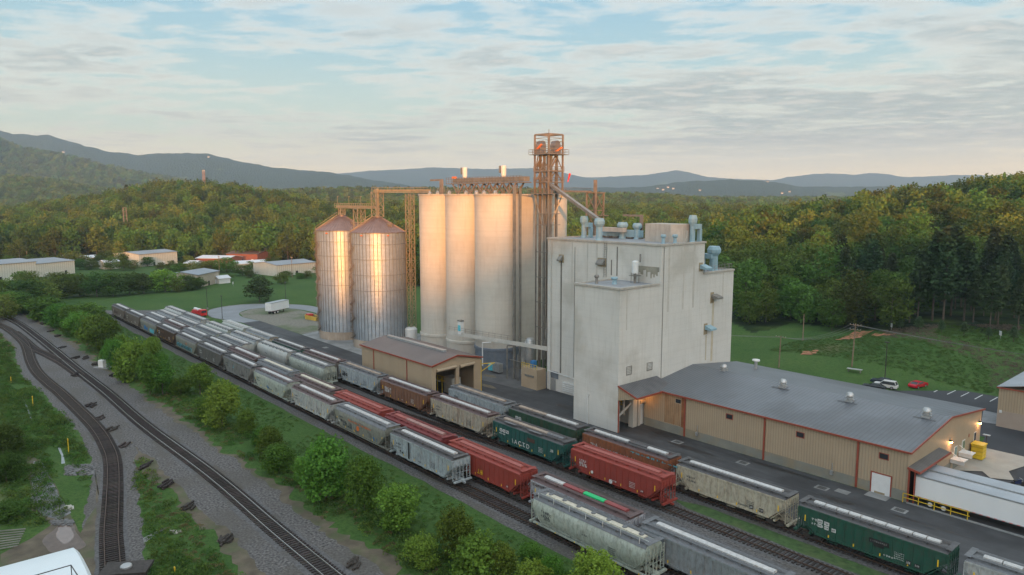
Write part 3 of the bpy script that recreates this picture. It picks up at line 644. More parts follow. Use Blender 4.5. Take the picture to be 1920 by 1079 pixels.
    for y in (-1.5, 1.5):
        ef.beam((-1.9, y, 1.2), (-.02, y, 3.1), .09)
        for q in range(7): ef.box(.08, .12, y - .02 if y < 0 else y - .42, y + .42 if y < 0 else y + .02, 1.35 + q * .38, 1.39 + q * .38)
    for z in (2.2, 3.1): ef.box(.02, .06, -1.5, 1.5, z, z + .07)
    for y in (-.6, .6): ef.beam((-.1, y, 1.2), (-1.7, y, 2.0), .1)
    ef.box(.45, .95, -.14, .14, .8, 1.05)
    bg = MB()
    for s_ in (-1, 1):
        y = s_ * 1.0; bg.add([(-1.15, y - .1, .62), (-.4, y - .1, .38), (.4, y - .1, .38), (1.15, y - .1, .62), (1.15, y - .1, .86), (.4, y - .1, .98), (-.4, y - .1, .98), (-1.15, y - .1, .86)] +
                             [(-1.15, y + .1, .62), (-.4, y + .1, .38), (.4, y + .1, .38), (1.15, y + .1, .62), (1.15, y + .1, .86), (.4, y + .1, .98), (-.4, y + .1, .98), (-1.15, y + .1, .86)],
                             [(7, 6, 5, 4, 3, 2, 1, 0), (8, 9, 10, 11, 12, 13, 14, 15)] + [(i, (i + 1) % 8, 8 + (i + 1) % 8, 8 + i) for i in range(8)])
    bg.box(-.25, .25, -1.1, 1.1, .6, 1.0)
    wh = MB()
    for s_ in (-1, 1): wh.tube((0, s_ * .70, .72), (0, s_ * .82, .72), .43, n=14)
    wh.tube((0, -.7, .72), (0, .7, .72), .08, n=6)
    sm = kind != 'rib'
    r = G(body=body.mesh('body', smooth=sm), roof=roof.mesh('roof', smooth=sm), run=run.mesh('running_board'), chute=ch.mesh('hopper_chute'), end=ef.mesh('end_frame'), bogie=bg.mesh('bogie'), wheel=wh.mesh('wheelset', smooth=True))
    BODY[key] = r; return r
HM = {}
def hatch_mesh(kind, L):
    if (kind, L) in HM: return HM[(kind, L)]
    mb = MB(); h = L / 2
    if kind == 'long': mb.prism([(-.36, 4.50), (-.36, 4.68), (-.16, 4.76), (.16, 4.76), (.36, 4.68), (.36, 4.50)], -h, h)
    elif kind == 'pad': mb.box(-.55, .55, -.42, .42, 4.58, 4.75)
    me = mb.mesh('hatch_cover'); HM[(kind, L)] = me; return me
def glyphs(mb, x, z, n, w, hgt, y, seed=1, face=1):
    """rows of small painted marks, too worn to read"""
    r = random.Random(seed)
    for i in range(n):
        a = x + i * w * 1.35
        for _ in range(3):
            if r.random() < .5: q = a + r.uniform(0, w * .8); mb.box(q, q + w * .22, y - .012, y, z, z + hgt)
            else: q = z + r.uniform(0, hgt * .8); mb.box(a, a + w, y - .012, y, q, q + hgt * .2)
    return mb
def textmesh(s, size):
    c = bpy.data.curves.new('lettering', 'FONT'); c.body = s; c.size = size; c.extrude = 0.01; o = bpy.data.objects.new('lettering', c); COL.objects.link(o)
    dg = bpy.context.evaluated_depsgraph_get(); me = bpy.data.meshes.new_from_object(o.evaluated_get(dg)); bpy.data.objects.remove(o); me.name = 'lettering'; me.transform(Matrix.Rotation(math.pi / 2, 4, 'X')); return me
def lettering(s, size, mat, par, x, z, y=-1.625):
    me = textmesh(s, size); me.materials.clear(); return inst('lettering', me, mat, par, (x, y, z))
def car(x, tr, kind, col, label, roof='roofdark', hatch='hwhite', hk='long', L=16.2, hl=None, run=None, seg=1, zs=1.0, yel=True):
    t = thing('hopper_car', label, 'railcar', (x, TR[tr], 0.0), 0, 'covered hopper railcars standing in the yard'); m = car_meshes(kind, L)
    body = inst('body', m['body'], CM[col], t); inst('roof', m['roof'], CM[roof], t); inst('running_board', m['run'], CM[run or roof], t)
    hl = hl or L - 2.4
    cols = hatch if isinstance(hatch, list) else [hatch] * seg; k = len(cols)
    if hk == 'long':
        for i, c in enumerate(cols): inst('hatch_cover', hatch_mesh('long', round(hl / k - .1, 2)), CM[c], t, (-hl / 2 + hl / k * (i + .5), 0, 0))
    else:
        for i in range(10): inst('hatch_cover', hatch_mesh('pad', 1), CM[cols[0]], t, (-hl / 2 + hl / 9 * i, 0, 0))
    for e in (-1, 0, 1): inst('hopper_chute', m['chute'], CM[col], t, (e * L / 3.75, 0, 0))
    for e in (0, 1):
        inst('end_frame', m['end'], CM[col], t, ((L / 2) * (1 - 2 * e), 0, 0), math.pi * e)
        b = inst('bogie', m['bogie'], m_truck, t, ((L / 2 - 1.55) * (1 - 2 * e), 0, 0), math.pi * e)
        for q in (-.88, .88): inst('wheelset', m['wheel'], m_wheel, b, (q, 0, 0))
    dark_body = sum(M_COL[col]) < .55; r = random.Random(int(abs(x)) + 3); mb = MB(); yy = -1.60 if kind == 'round' else -1.63
    glyphs(mb, -L / 2 + 1.7, 2.95, 4, .26, .30, yy, r.random()); glyphs(mb, -L / 2 + 1.7, 2.45, 5, .22, .26, yy, r.random())
    for i in range(4): glyphs(mb, L / 2 - 5.2, 2.5 - i * .22, 6, .13, .12, yy, r.random())
    glyphs(mb, r.uniform(-2, 2), 1.7 if kind != 'round' else 2.5, r.randint(2, 6), .2, .2, yy, r.random())
    if tr in (1, 5, 6): inst('lettering', mb.mesh('lettering'), m_wlet if dark_body else m_dkl, t)
    if yel:
        mb = MB(); r = random.Random(int(abs(x)))
        for i in range(6):
            xx = -L / 2 + .9 + i * (L - 1.8) / 5; hh = .75 if (kind == 'rib' and i in (0, 5)) else .32
            e = L / 2 - abs(xx); z = 1.5 if e > 2.2 else 1.5 + (2.2 - e) * .82
            if kind == 'round': z = 1.04 if e > .5 else 1.4; hh = .16
            mb.box(xx - .06, xx + .06, -1.66 if kind != 'round' else -1.53, -1.63 if kind != 'round' else -1.5, z, z + hh)
        inst('reflector', mb.mesh('reflector'), m_yel, t)
    return t
def marks(t, n, x, z, w, h, mat, seed=1, y=-1.63):
    inst('lettering', glyphs(MB(), x, z, n, w, h, y, seed).mesh('lettering'), mat, t)
def plates(t, lst, mat=None, y=-1.66):
    mb = MB(); 
    for x, z, w, h in lst: mb.box(x, x + w, y, y + .02, z, z + h)
    inst('stencil_plate', mb.mesh('stencil_plate'), mat or m_wlet, t)
    mb = MB()
    for i, (x, z, w, h) in enumerate(lst): glyphs(mb, x + w * .1, z + h * .2, 3, w * .2, h * .6, y - .002, i + 3)
    inst('lettering', mb.mesh('lettering'), m_blk if (mat is None) else m_wlet, t)
# track 1 (nearest the bushes), far to near
c = car(-265.0, 1, 'rib', 'browngrey', 'brown grey hopper at the far left end of the yard, last of the nearest row', yel=False); marks(c, 6, -5, 2.2, .6, .9, CM['brown'])
c = car(-247.0, 1, 'rib', 'browngrey', 'tan grey hopper second from the far left end of the nearest row', yel=False); marks(c, 4, -6, 2.4, .5, .7, CM['brown'], 5)
c = car(-229.6, 1, 'tall', 'greygreen', 'olive grey hopper with blue and cyan graffiti near the far end of the nearest row', yel=False)
mb = MB(); [mb.box(-4 + i * .5, -3.4 + i * .5, -1.66, -1.6, 1.5 + .2 * (i % 3), 2.5 + .3 * math.sin(i)) for i in range(7)]; inst('graffiti', mb.mesh('graffiti'), m_blu, c)
mb = MB(); [mb.box(2 + i * .5, 2.6 + i * .5, -1.66, -1.6, 1.45, 2.4 + .3 * math.sin(i * 2)) for i in range(8)]; inst('graffiti', mb.mesh('graffiti'), m_cya, c)
c = car(-212.2, 1, 'rib', 'brown', 'dark brown rusty hopper between two olive grey hoppers in the nearest row'); marks(c, 6, -5, 3.0, .5, .6, CM['rustbrown'], 4)
c = car(-194.8, 1, 'tall', 'greygreen', 'olive grey hopper with a band of cyan and black graffiti along its foot', yel=False)
marks(c, 20, -7.2, 1.5, .45, 1.0, m_cya, 11); marks(c, 18, -6.8, 1.55, .45, .8, m_blk, 12, -1.64); marks(c, 3, 0, 2.9, .4, .4, m_org, 3)
c = car(-177.2, 1, 'rib', 'darkgrey', 'soot grey ribbed hopper beside the cyan graffiti hopper in the nearest row', yel=False)
c = car(-159.2, 1, 'rib', 'grey', 'light grey ribbed hopper with a small cyan mark, beyond the pale green rounded hopper', yel=False); marks(c, 1, -2.2, 2.6, .5, .7, m_cya, 3); marks(c, 2, 3.2, 1.7, .4, .4, m_blk, 3)
c = car(-141.2, 1, 'tall', 'palegreen', 'pale green rounded hopper in the nearest row, beside the largest bank bush', roof='roofgrey', run='roofpurple'); marks(c, 2, -1.4, 1.8, .5, .5, m_blu, 8)
c = car(-122.8, 1, 'rib', 'whitegrey', 'white grey ribbed hopper with a rust purple roof in the nearest row', roof='roofpurple', run='roofpurple'); marks(c, 2, 3.6, 1.6, .4, .4, m_blk, 3); marks(c, 4, -5.6, 2.2, .5, .6, CM['lightblue'], 6)
c = car(-104.6, 1, 'tall', 'greygreen', 'olive grey smooth hopper with faded orange letters and an orange emblem', roof='roofgrey', seg=8, L=16.8)
marks(c, 16, -3.6, 2.95, .36, .34, m_org, 21); mb = MB().tube((-.3, -1.66, 2.35), (-.3, -1.6, 2.35), .42, n=12); inst('emblem', mb.mesh('emblem'), m_org, c)
marks(c, 5, -6.2, 1.7, .6, 1.0, m_dkl, 5); marks(c, 2, 4.6, 1.6, .6, .6, m_blu, 6); marks(c, 2, -7.0, 2.1, .3, .6, m_wlet, 7)
c = car(-86.5, 1, 'rib', 'lightblue', 'pale blue ribbed hopper at the near end of the coupled nearest row'); marks(c, 2, -5.4, 1.8, .4, .4, m_blk, 2); mb = MB().box(-3.1, -2.75, -1.64, -1.6, 1.45, 4.0); inst('seam', mb.mesh('seam'), m_blk, c)
c = car(-53.2, 1, 'round', 'palegreen', 'large pale green curved-side hopper standing alone in the lower middle foreground', roof='roofgrey', hatch='hcream', L=17.6, hl=15.2, seg=1)
lettering('UPFX', .55, m_dkl, c, -6.7, 2.75, -1.60); lettering('5870', .55, m_dkl, c, -6.7, 2.1, -1.57)
mb = MB(); [mb.tube((-7 + i * 2.33, 0, 4.76), (-7 + i * 2.33, 0, 4.84), .3, n=10) for i in range(7)]; inst('hatch_lid', mb.mesh('hatch_lid'), CM['roofgrey'], c)
mb = MB(); [mb.box(-8 + i * 2.6, -7.93 + i * 2.6, -1.22, -1.16, 4.3, 4.95) for i in range(7)]; inst('handrail', mb.mesh('handrail'), CM['hwhite'], c)
# track 2
rows = [(-238.2, 'tall', 'metalgrey', 'roofgrey', 'blue grey hopper at the far end of the second row, behind the brown hopper', 'hwhite'), (-219.8, 'rib', 'darkgrey', 'roofpurple', 'soot grey hopper second from the far end of the second row', 'hwhite'),
        (-201.7, 'tall', 'metalgrey', 'roofgrey', 'blue grey smooth hopper third from the far end of the second row', 'hwhite'), (-183.8, 'rib', 'metalgrey', 'roofdark', 'dark blue hopper in the second row with a two piece white hatch strip', 'hwhite'),
        (-166.5, 'rib', 'brown', 'roofpurple', 'rusty brown hopper in the second row behind the light grey ribbed hopper', 'hwhite'), (-149.1, 'tall', 'metalgrey', 'roofgrey', 'blue grey smooth hopper in the second row behind the pale green rounded hopper', 'hcream'),
        (-130.4, 'rib', 'browngrey', 'roofpurple', 'brown grey hopper in the second row coupled to the first dark red hopper', 'hcream')]
for x, k, c_, rf, lab, ht in rows: car(x, 2, k, c_, lab, roof=rf, hatch=ht, yel=False, seg=2 if 'two piece' in lab else 1)
c = car(-112.6, 2, 'rib', 'red', 'oxide red hopper farthest of the three red hoppers in the second row', roof='red', hatch='hred', run='red')
c = car(-94.4, 2, 'rib', 'dred', 'maroon hopper in the middle of the three red ones, with faded pink hatches', roof='dred', hatch=['hred', 'hpink', 'hpink', 'hpink'], run='dred')
c = car(-76.4, 2, 'rib', 'red', 'oxide red hopper nearest of the three in the second row, before the peeling white hopper', roof='red', hatch='hred', run='red')
plates(c, [(5.3, 1.65, .5, .4)], CM['dred']); marks(c, 2, -1.0, 1.8, .5, .7, m_yel, 3)
c = car(-58.1, 2, 'rib', 'purplewhite', 'peeling white hopper with white, red and bright green hatch covers', roof='roofpurple', hatch=['hwhite', 'hdred', 'hgreen', 'hdred'], run='roofpurple')
marks(c, 24, -7.7, 3.6, .34, .55, CM['roofpurple'], 31)
c = car(-39.8, 2, 'rib', 'metalgrey', 'blue grey ribbed hopper with a long white hatch strip at the bottom edge', roof='roofgrey', L=16.6)
c = car(-21.4, 2, 'rib', 'grey', 'grey hopper mostly cut off by the bottom edge of the photo', roof='roofgrey')
# track 3, 4 (pale round cars)
for x, c_, lab in ((-240.2, 'silver', 'far left of the pale rounded hoppers in the third row'), (-221.8, 'whitegrey', 'pale rounded hopper second from the left in the third row'), (-203.1, 'palegreen', 'pale green grey rounded hopper third from the left in the third row')):
    car(x, 3, 'round', c_, lab, roof='roofgrey' if c_ != 'silver' else 'metalgrey', hatch='hwhite', hk='pad', L=17.2, run='roofgrey', yel=False)
c = car(-184.6, 3, 'round', 'silver', 'silver rounded hopper with a bright domed cream end, nearest in the third row', roof='roofgrey', hatch='hwhite', hk='pad', L=17.0, yel=False)
for x, c_, rf, lab in ((-247.0, 'silver', 'silver', 'pale rounded hopper at the far end of the fourth row, left of the red truck'), (-228.4, 'whitegrey', 'roofgrey', 'pale rounded hopper in the fourth row right beside the red truck'),
                      (-206.8, 'palegreen', 'silver', 'pale rounded hopper with a light roof, in the middle of the fourth row'), (-187.4, 'silver', 'metalgrey', 'rounded hopper with a dark roof and white hatch pads in the fourth row'),
                      (-168.4, 'silver', 'silver', 'silver white tank-like hopper, second from the near end of the fourth row'), (-149.5, 'palegreen', 'roofgrey', 'pale rounded hopper with a cream end, at the near end of the fourth row')):
    c = car(x, 4, 'round', c_, lab, roof=rf, hatch='hwhite', hk='pad' if x < -160 else 'long', L=17.4, run='roofgrey', yel=False, seg=8 if x > -160 else 1)
    if x > -170: marks(c, 2, -3.6, 2.4, .4, .4, m_dkl, 5, -1.61)
# track 5
for x, k, c_, rf, h_, lab in ((-206.2, 'round', 'palegreen', 'silver', 'hwhite', 'pale hopper at the far end of the fifth row by the loop road'), (-188.4, 'round', 'rustcream', 'metalgrey', 'hwhite', 'rust edged cream hopper second in the fifth row by the loop road'),
                              (-169.7, 'rib', 'green', 'roofdark', 'hwhite', 'black green hopper in the fifth row beside the pale silver hoppers'), (-151.8, 'rib', 'browngrey', 'roofpurple', 'hwhite', 'soot brown hopper in the fifth row, left of the tan shed')):
    car(x, 5, k, c_, lab, roof=rf, hatch=h_, L=16.4, hk='pad' if k == 'round' else 'long', yel=False, seg=3)
c = car(-134.0, 5, 'rib', 'lightblue', 'pale blue white hopper with black graffiti, below the left end of the tan shed', roof='roofgrey', hatch='htan', seg=5); marks(c, 3, -6.4, 2.2, .6, .9, m_blk, 3); plates(c, [(-.8, 1.5, .9, .8)], CM['metalgrey'])
c = car(-116.3, 5, 'rib', 'rustbrown', 'rust brown hopper with one long white hatch strip, below the tan shed', roof='roofpurple'); marks(c, 4, -6.6, 2.2, .5, 1.1, m_wlet, 9)
c = car(-98.6, 5, 'rib', 'rustcream', 'rust stained cream hopper between the rust brown and the teal green hoppers', roof='roofpurple', hatch='hwhite', seg=3)
c = car(-80.7, 5, 'rib', 'teal', 'teal green hopper with white painted letters and tan hatches', roof='roofdark', hatch=['htan', 'htan', 'htan', 'roofgrey'])
plates(c, [(-6.3, 2.9, .6, .5), (-5.5, 2.9, .6, .5), (-4.7, 2.9, .6, .5)]); lettering('\\ A C T D', 1.0, m_wlet, c, -3.3, 1.7); plates(c, [(5.4, 2.4, .9, .8)], CM['teal']); 
mb = MB().box(.3, 2.0, -1.64, -1.6, 2.9, 3.5); inst('sign_board', mb.mesh('sign_board'), CM['brown'], c)
mb = MB().box(-5.5, -2.7, -1.5, -1.05, 4.65, 4.68).box(.2, 3.2, -1.5, -1.05, 4.65, 4.68); inst('roof_patch', mb.mesh('roof_patch'), CM['roofgrey'], c)
c = car(-62.75, 5, 'rib', 'red', 'bright oxide red hopper standing alone at the near end of the fifth row', roof='red', hatch='hred', run='red')
lettering('A R T', .45, m_wlet, c, -6.4, 2.6); marks(c, 3, -6.4, 2.2, .4, .3, m_wlet, 3); mb = MB().tube((-3.9, -1.66, 1.9), (-3.9, -1.6, 1.9), .22, n=12).tube((-.4, -1.66, 1.55), (-.4, -1.6, 1.55), .3, n=12); inst('emblem', mb.mesh('emblem'), m_wlet, c); plates(c, [(4.8, 1.7, .6, .4)], CM['dred'])
# track 6
c = car(-101.9, 6, 'rib', 'lightblue', 'pale blue white hopper with a tan roof strip, in front of the tan shed door', roof='roofgrey', hatch='htan', seg=6, yel=False); marks(c, 4, -6.3, 2.6, .35, .35, m_blk, 3)
c = car(-84.2, 6, 'rib', 'mossgreen', 'rust streaked dark green hopper at the foot of the concrete mill', roof='roofdark', hatch=['htan', 'htan', 'hwhite', 'hwhite'], yel=False); plates(c, [(-6.2, 2.8, .6, .5), (-5.4, 2.8, .6, .5)])
c = car(-66.5, 6, 'rib', 'orange', 'faded orange hopper with peeling blue paint beside the white hatches', roof='roofpurple', hatch=['hwhite', 'hwhite', 'roofdark', 'hwhite'], run='roofdark', yel=False); marks(c, 14, -6.8, 2.0, .5, 1.0, CM['lightblue'], 17); marks(c, 6, -2, 1.7, .6, .9, CM['lightblue'], 19); marks(c, 9, 1.5, 3.7, .7, .25, m_cya, 20)
c = car(-48.85, 6, 'rib', 'cream', 'cream ribbed hopper with one long white hatch strip below the tan warehouse', roof='roofdark', L=16.0); plates(c, [(3.2, 1.65, .55, .5), (4.6, 1.65, .55, .5)], m_blk)
c = car(-31.1, 6, 'rib', 'green', 'long dark green hopper with white hatches and yellow reflectors at lower right', roof='roofdark', seg=10, L=16.2)
plates(c, [(-5.7, 2.9, .6, .45), (-5.65, 2.4, .5, .42), (-4.9, 2.85, .6, .45), (-4.85, 2.35, .5, .42), (-4.0, 2.35, .5, .42)]); plates(c, [(4.1, 1.65, .55, .5), (5.0, 1.65, .55, .4)], m_blk)
mb = MB().box(.2, 2.3, -1.65, -1.6, 2.75, 3.25).box(.7, 1.8, -1.65, -1.6, 2.45, 2.75); inst('sign_board', mb.mesh('sign_board'), m_blk, c); marks(c, 9, .35, 2.9, .15, .2, CM['grey'], 4, -1.655)
c = car(-13.4, 6, 'rib', 'whitegrey', 'grey white hopper cut off by the lower right corner of the photo', roof='roofgrey', seg=8)
# ------------------------------------------------------------------ buildings
m_wall = M('mill concrete', (0.545, 0.535, 0.495), 0.85, var=0.08, sc=0.12, streak=0.22, scol=(0.30, 0.27, 0.22), bands=0.07, joints=1.22, bump=0.15, bsc=2, blot=(0.33, 0.31, 0.26), blotsc=0.09, blotamt=0.5)
m_silo = M('silo concrete', (0.50, 0.475, 0.42), 0.85, var=0.08, sc=0.15, streak=0.20, scol=(0.27, 0.21, 0.16), bands=0.12, joints=1.5, bump=0.15, bsc=2, blot=(0.34, 0.30, 0.26), blotsc=0.12, blotamt=0.3)
m_cope = M('parapet coping', (0.40, 0.375, 0.33), 0.8, var=0.15, sc=0.6, streak=0.3); m_rooff = M('flat roof membrane', (0.26, 0.27, 0.28), 0.8, var=0.2, sc=0.3)
m_stain = M('rust stain', (0.30, 0.24, 0.15), 0.9, var=0.25, sc=0.6); m_dstain = M('wet stain', (0.16, 0.15, 0.13), 0.9, var=0.25, sc=0.8)
m_blue = M('pale blue duct', (0.23, 0.36, 0.42), 0.5, var=0.12, sc=1.0, streak=0.2, scol=(0.2, 0.2, 0.18)); m_galv = M('galvanised steel', (0.42, 0.43, 0.43), 0.42, 0.6, var=0.15, sc=1.5)
m_dark = M('dark opening', (0.012, 0.012, 0.013), 0.9); m_glass = M('dark window glass', (0.03, 0.035, 0.04), 0.15); m_white = M('white painted steel', (0.62, 0.63, 0.62), 0.5, var=0.08, sc=1)
m_tan = M('tan ribbed cladding', (0.35, 0.275, 0.185), 0.6, var=0.06, sc=0.4, ribs='xy', ribd=0.42, streak=0.12, scol=(0.22, 0.10, 0.04)); m_tan2 = M('tan trim', (0.36, 0.28, 0.19), 0.6, var=0.08)
m_redt = M('rust red trim', (0.25, 0.052, 0.028), 0.5, var=0.12, sc=1); m_base = M('block base wall', (0.20, 0.20, 0.17), 0.85, var=0.15, sc=0.5, blot=(0.28, 0.20, 0.10), blotsc=0.2, blotamt=0.5)
m_roofr = M('ribbed metal roof', (0.135, 0.148, 0.165), 0.45, 0.2, var=0.14, sc=0.12, ribs='x', ribd=0.62, blot=(0.075, 0.08, 0.088), blotsc=0.05, blotamt=0.8)
m_roofs = M('brown grey metal roof', (0.135, 0.115, 0.11), 0.5, 0.1, var=0.12, sc=0.2, ribs='x', ribd=0.6, blot=(0.08, 0.07, 0.07), blotsc=0.06)
m_ylw = M('yellowed steel', (0.31, 0.26, 0.18), .55, .2, var=.2, sc=.7)
m_rust = M('weathered tower steel', (0.22, 0.18, 0.145), 0.6, 0.25, var=0.3, sc=0.7); m_steel = M('dull grey steel', (0.22, 0.21, 0.19), 0.5, 0.3, var=0.25, sc=0.8)
m_yrail = M('yellow rail paint', (0.62, 0.42, 0.02), 0.5, var=0.1); m_owhite = M('off white steel', (0.46, 0.45, 0.41), 0.6, var=0.15, sc=0.8)
m_hut = M('orange marker', (0.75, 0.17, 0.03), 0.5)
def louver(par, x, y, z, w, h, face='x'):
    mb = MB()
    if face == 'x':
        mb.box(x, x + .06, y, y + w, z, z + .1).box(x, x + .06, y, y + w, z + h - .1, z + h).box(x, x + .06, y, y + .1, z + .1, z + h - .1).box(x, x + .06, y + w - .1, y + w, z + .1, z + h - .1)
        for k in range(5): mb.box(x + .01, x + .05, y + .1, y + w - .1, z + .15 + k * (h - .2) / 5, z + .22 + k * (h - .2) / 5)
    else:
        mb.box(x, x + w, y - .06, y, z, z + .1).box(x, x + w, y - .06, y, z + h - .1, z + h).box(x, x + .1, y - .06, y, z + .1, z + h - .1).box(x + w - .1, x + w, y - .06, y, z + .1, z + h - .1)
        for k in range(5): mb.box(x + .1, x + w - .1, y - .05, y - .01, z + .15 + k * (h - .2) / 5, z + .22 + k * (h - .2) / 5)
    return mb.build('louver', m_steel, par)
def mill():
    t = thing('mill_building', 'tall windowless off-white concrete mill with a lower annex block and rust stained walls', 'mill', (-94, 112, 0))
    X1 = -79.2; X0 = -108.4; XA = -89.8
    w = MB(); w.box(X0, X1, 105.4, 119, 0, 32.2); w.box(X0 + 1, X1 - .003, 119, 129.5, 0, 26.2); w.build('wall', m_wall, t)
    a = MB(); a.box(XA, X1 - .003, 94.2, 105.4, 6.0, 25.2); a.box(XA, X1 - .003, 94.2, 94.7, 0, 6).box(XA, XA + .5, 94.7, 105.4, 0, 6); a.box(XA + .5, X1 - .6, 99.9, 105.4, 0, 6).box(X1 - .6, X1 - .003, 103.6, 105.4, 0, 6).box(X1 - .6, X1 - .003, 99.9, 100.5, 0, 6).box(X1 - .6, X1 - .003, 100.5, 103.6, 4.1, 6)
    a.build('annex_wall', m_wall, t)
    MB().box(X1 - 1.0, X1 + .02, 98.4, 99.5, 0, 6).build('column', m_wall, t)
    MB().box(X1 - .5, X1 - .3, 100.5, 103.6, 0, 4.1).build('roll_door', m_white, t)
    MB().tube((X1 + .12, 100.3, 4.35), (X1 + .12, 103.8, 4.35), .33, n=12).build('door_coil', m_tan2, t)
    MB().box(XA + .6, X1 - .8, 99.6, 99.88, 0, 4.6).build('bay_wall', m_owhite, t)
    c = MB()
    for x0, x1, y0, y1, z in ((X0, X1, 105.4, 119, 32.2), (X0 + 1, X1, 119, 129.5, 26.2), (XA, X1, 94.2, 105.4, 25.2)):
        e = .22; c.box(x0 - e, x1 + e, y0 - e, y0 + .3, z, z + .35).box(x0 - e, x1 + e, y1 - .3, y1 + e if z > 26.2 or z < 26 and z < 25.1 else y1 - .001, z, z + .35) if z != 25.2 else c.box(x0 - e, x1 + e, y0 - e, y0 + .3, z, z + .35)
        c.box(x0 - e, x0 + .3, y0 + .3, y1 - .3, z + .002, z + .35).box(x1 - .3, x1 + e, y0 + .3, y1 - .3, z + .002, z + .35)
    c.build('coping', m_cope, t)
    MB().box(X0 + .3, X1 - .3, 105.7, 118.7, 32.2, 32.32).box(X0 + 1.3, X1 - .3, 119.01, 129.2, 26.2, 26.3).box(XA + .3, X1 - .3, 94.5, 105.39, 25.2, 25.3).build('flat_roof', m_rooff, t)
    p = MB(); p.add([(-89.4, 113.6, 32.32), (-83.2, 113.6, 32.32), (-81.6, 115.2, 32.32), (-81.6, 118.4, 32.32), (-89.4, 118.4, 32.32), (-89.4, 113.6, 35.8), (-83.2, 113.6, 35.8), (-81.6, 115.2, 35.8), (-81.6, 118.4, 35.8), (-89.4, 118.4, 35.8)],
                     [(5, 6, 7, 8, 9), (0, 1, 6, 5), (1, 2, 7, 6), (2, 3, 8, 7), (3, 4, 9, 8), (4, 0, 5, 9)]); ph = p.build('penthouse', m_cope, t)
    MB().box(-81.59, -81.5, 116, 117, 32.4, 34.6).build('door', m_owhite, ph)
    louver(t, X1 + .0, 96.3, 9.9, 1.5, 1.6); louver(t, X1 + .0, 102.0, 9.8, 1.6, 1.5)
    for x, y, z, f in ((-104.9, 105.4, 28.0, 'y'), (-94.2, 105.4, 28.0, 'y'), (X1, 117.6, 27.3, 'x'), (X1, 121.8, 21.2, 'x'), (X1, 119.9, 15.2, 'x')):
        h = MB()
        if f == 'y':
            w_ = 1.7 if x > -100 else .9; h.add([(x, y, z), (x + w_, y, z), (x + w_, y, z + 1), (x, y, z + 1), (x, y - .9, z - .15), (x + w_, y - .9, z - .15), (x + w_, y - .9, z + .2), (x, y - .9, z + .2)], [(4, 5, 6, 7), (7, 6, 2, 3), (0, 1, 5, 4), (0, 4, 7, 3), (5, 1, 2, 6)])
        else: h.add([(x, y, z), (x, y + 1.9, z), (x, y + 1.9, z + .8), (x, y, z + .8), (x + 1.5, y, z - .1), (x + 1.5, y + 1.9, z - .1), (x + 1.5, y + 1.9, z + .25), (x + 1.5, y, z + .25)], [(5, 4, 7, 6), (6, 7, 3, 2), (1, 0, 4, 5), (4, 0, 3, 7), (1, 5, 6, 2)])
        hh = h.build('exhaust_hood', m_blue if (f == 'x' and z < 18 or z > 27.1 and f == 'x') else m_steel, t)
        s_ = MB()
        if f == 'y': s_.box(x - .25, x + (1.7 if x > -100 else .9) + .3, y - .012, y - .006, z - .5, z + 1.2)
        else: s_.box(x + .006, x + .012, y - .35, y + .9, z - (.5 if z > 27 else 1.0), z + 1.2)
        s_.build('rust_stain', m_stain, hh)
    for y, w_ in ((96.0, .25), (107.6, .5), (112.3, .3), (115.4, .6), (125.6, .35)): MB().box(X1 + .004, X1 + .009, y, y + w_, 18 if y < 105 else 20, 25 if y < 105 else (31.9 if y < 119 else 26)).build('rain_streak', M('rain streak', (.44, .42, .37), .9, var=.12, sc=1), t)
    for x in (-101.5, -97.3, -94.8): MB().box(x, x + .35, 105.386, 105.394, 22, 31.9).build('rain_streak', M('rain streak', (.43, .42, .38), .9, var=.12, sc=1), t)
    mb = MB(); [mb.box(-92.6, -92.0, 105.2, 105.24, 26 + k * .35, 26.05 + k * .35) for k in range(18)]; mb.box(-92.64, -92.6, 105.18, 105.26, 25.5, 32.6).box(-92.0, -91.96, 105.18, 105.26, 25.5, 32.6); mb.build('ladder', m_steel, t)
    MB().tube((X1 + .08, 106.2, 6), (X1 + .08, 106.2, 32), .05, n=6).tube((-100.5, 105.3, 4), (-100.5, 105.3, 31), .05, n=6).build('conduit', m_steel, t)
    s_ = MB(); s_.box(-104.55, -104.2, 105.33, 105.39, 4.2, 28.0).build('wet_stain', m_dstain, t)
    s_ = MB().box(-89.6, -89.3, 105.385, 105.394, 26, 31.6).box(-91, -90.7, 105.385, 105.394, 26, 29); s_.build('wet_stain', m_dstain, t)
    s_ = MB(); r = random.Random(3)
    for i in range(16): xx = -84.8 + i * .33; s_.box(xx, xx + .34, 105.38, 105.392, 28.2 - r.uniform(.5, 2.0), 28.35)
    s_.build('wet_stain', M('algae stain', (0.27, 0.26, 0.21), 0.9, var=.3), t)
    s_ = MB().box(X1 + .004, X1 + .01, 122.2, 122.9, 8.5, 20.5).box(X1 + .004, X1 + .01, 120.3, 120.7, 9, 14); s_.build('rust_stain', M('faint rust stain', (0.43, 0.38, 0.28), .9, var=.15), t)
    MB().tube((-107.2, 105.2, 0), (-107.2, 105.2, 32), .09, n=6).build('downpipe', m_owhite, t)
    MB().tube((-86.2, 94.05, 0), (-86.2, 94.05, 5), .08, n=6).tube((-86.2, 94.05, 5), (-85.9, 94.05, 5.6), .08, n=6).build('downpipe', m_white, t)
    MB().beam((-108, 105.1, 4.2), (-95, 105.1, 3.6), .15).tube((-107.4, 105.15, 0), (-107.4, 105.15, 4.2), .07, n=6).build('wall_pipe', m_white, t)
    MB().box(-107.2, -105.8, 105.3, 105.38, 0, 2.6).build('door', m_galv, t)
    MB().box(-107.4, -105, 105.33, 105.39, 2.7, 4.2).build('window', M('grey louvre', (.13, .15, .17)), t)
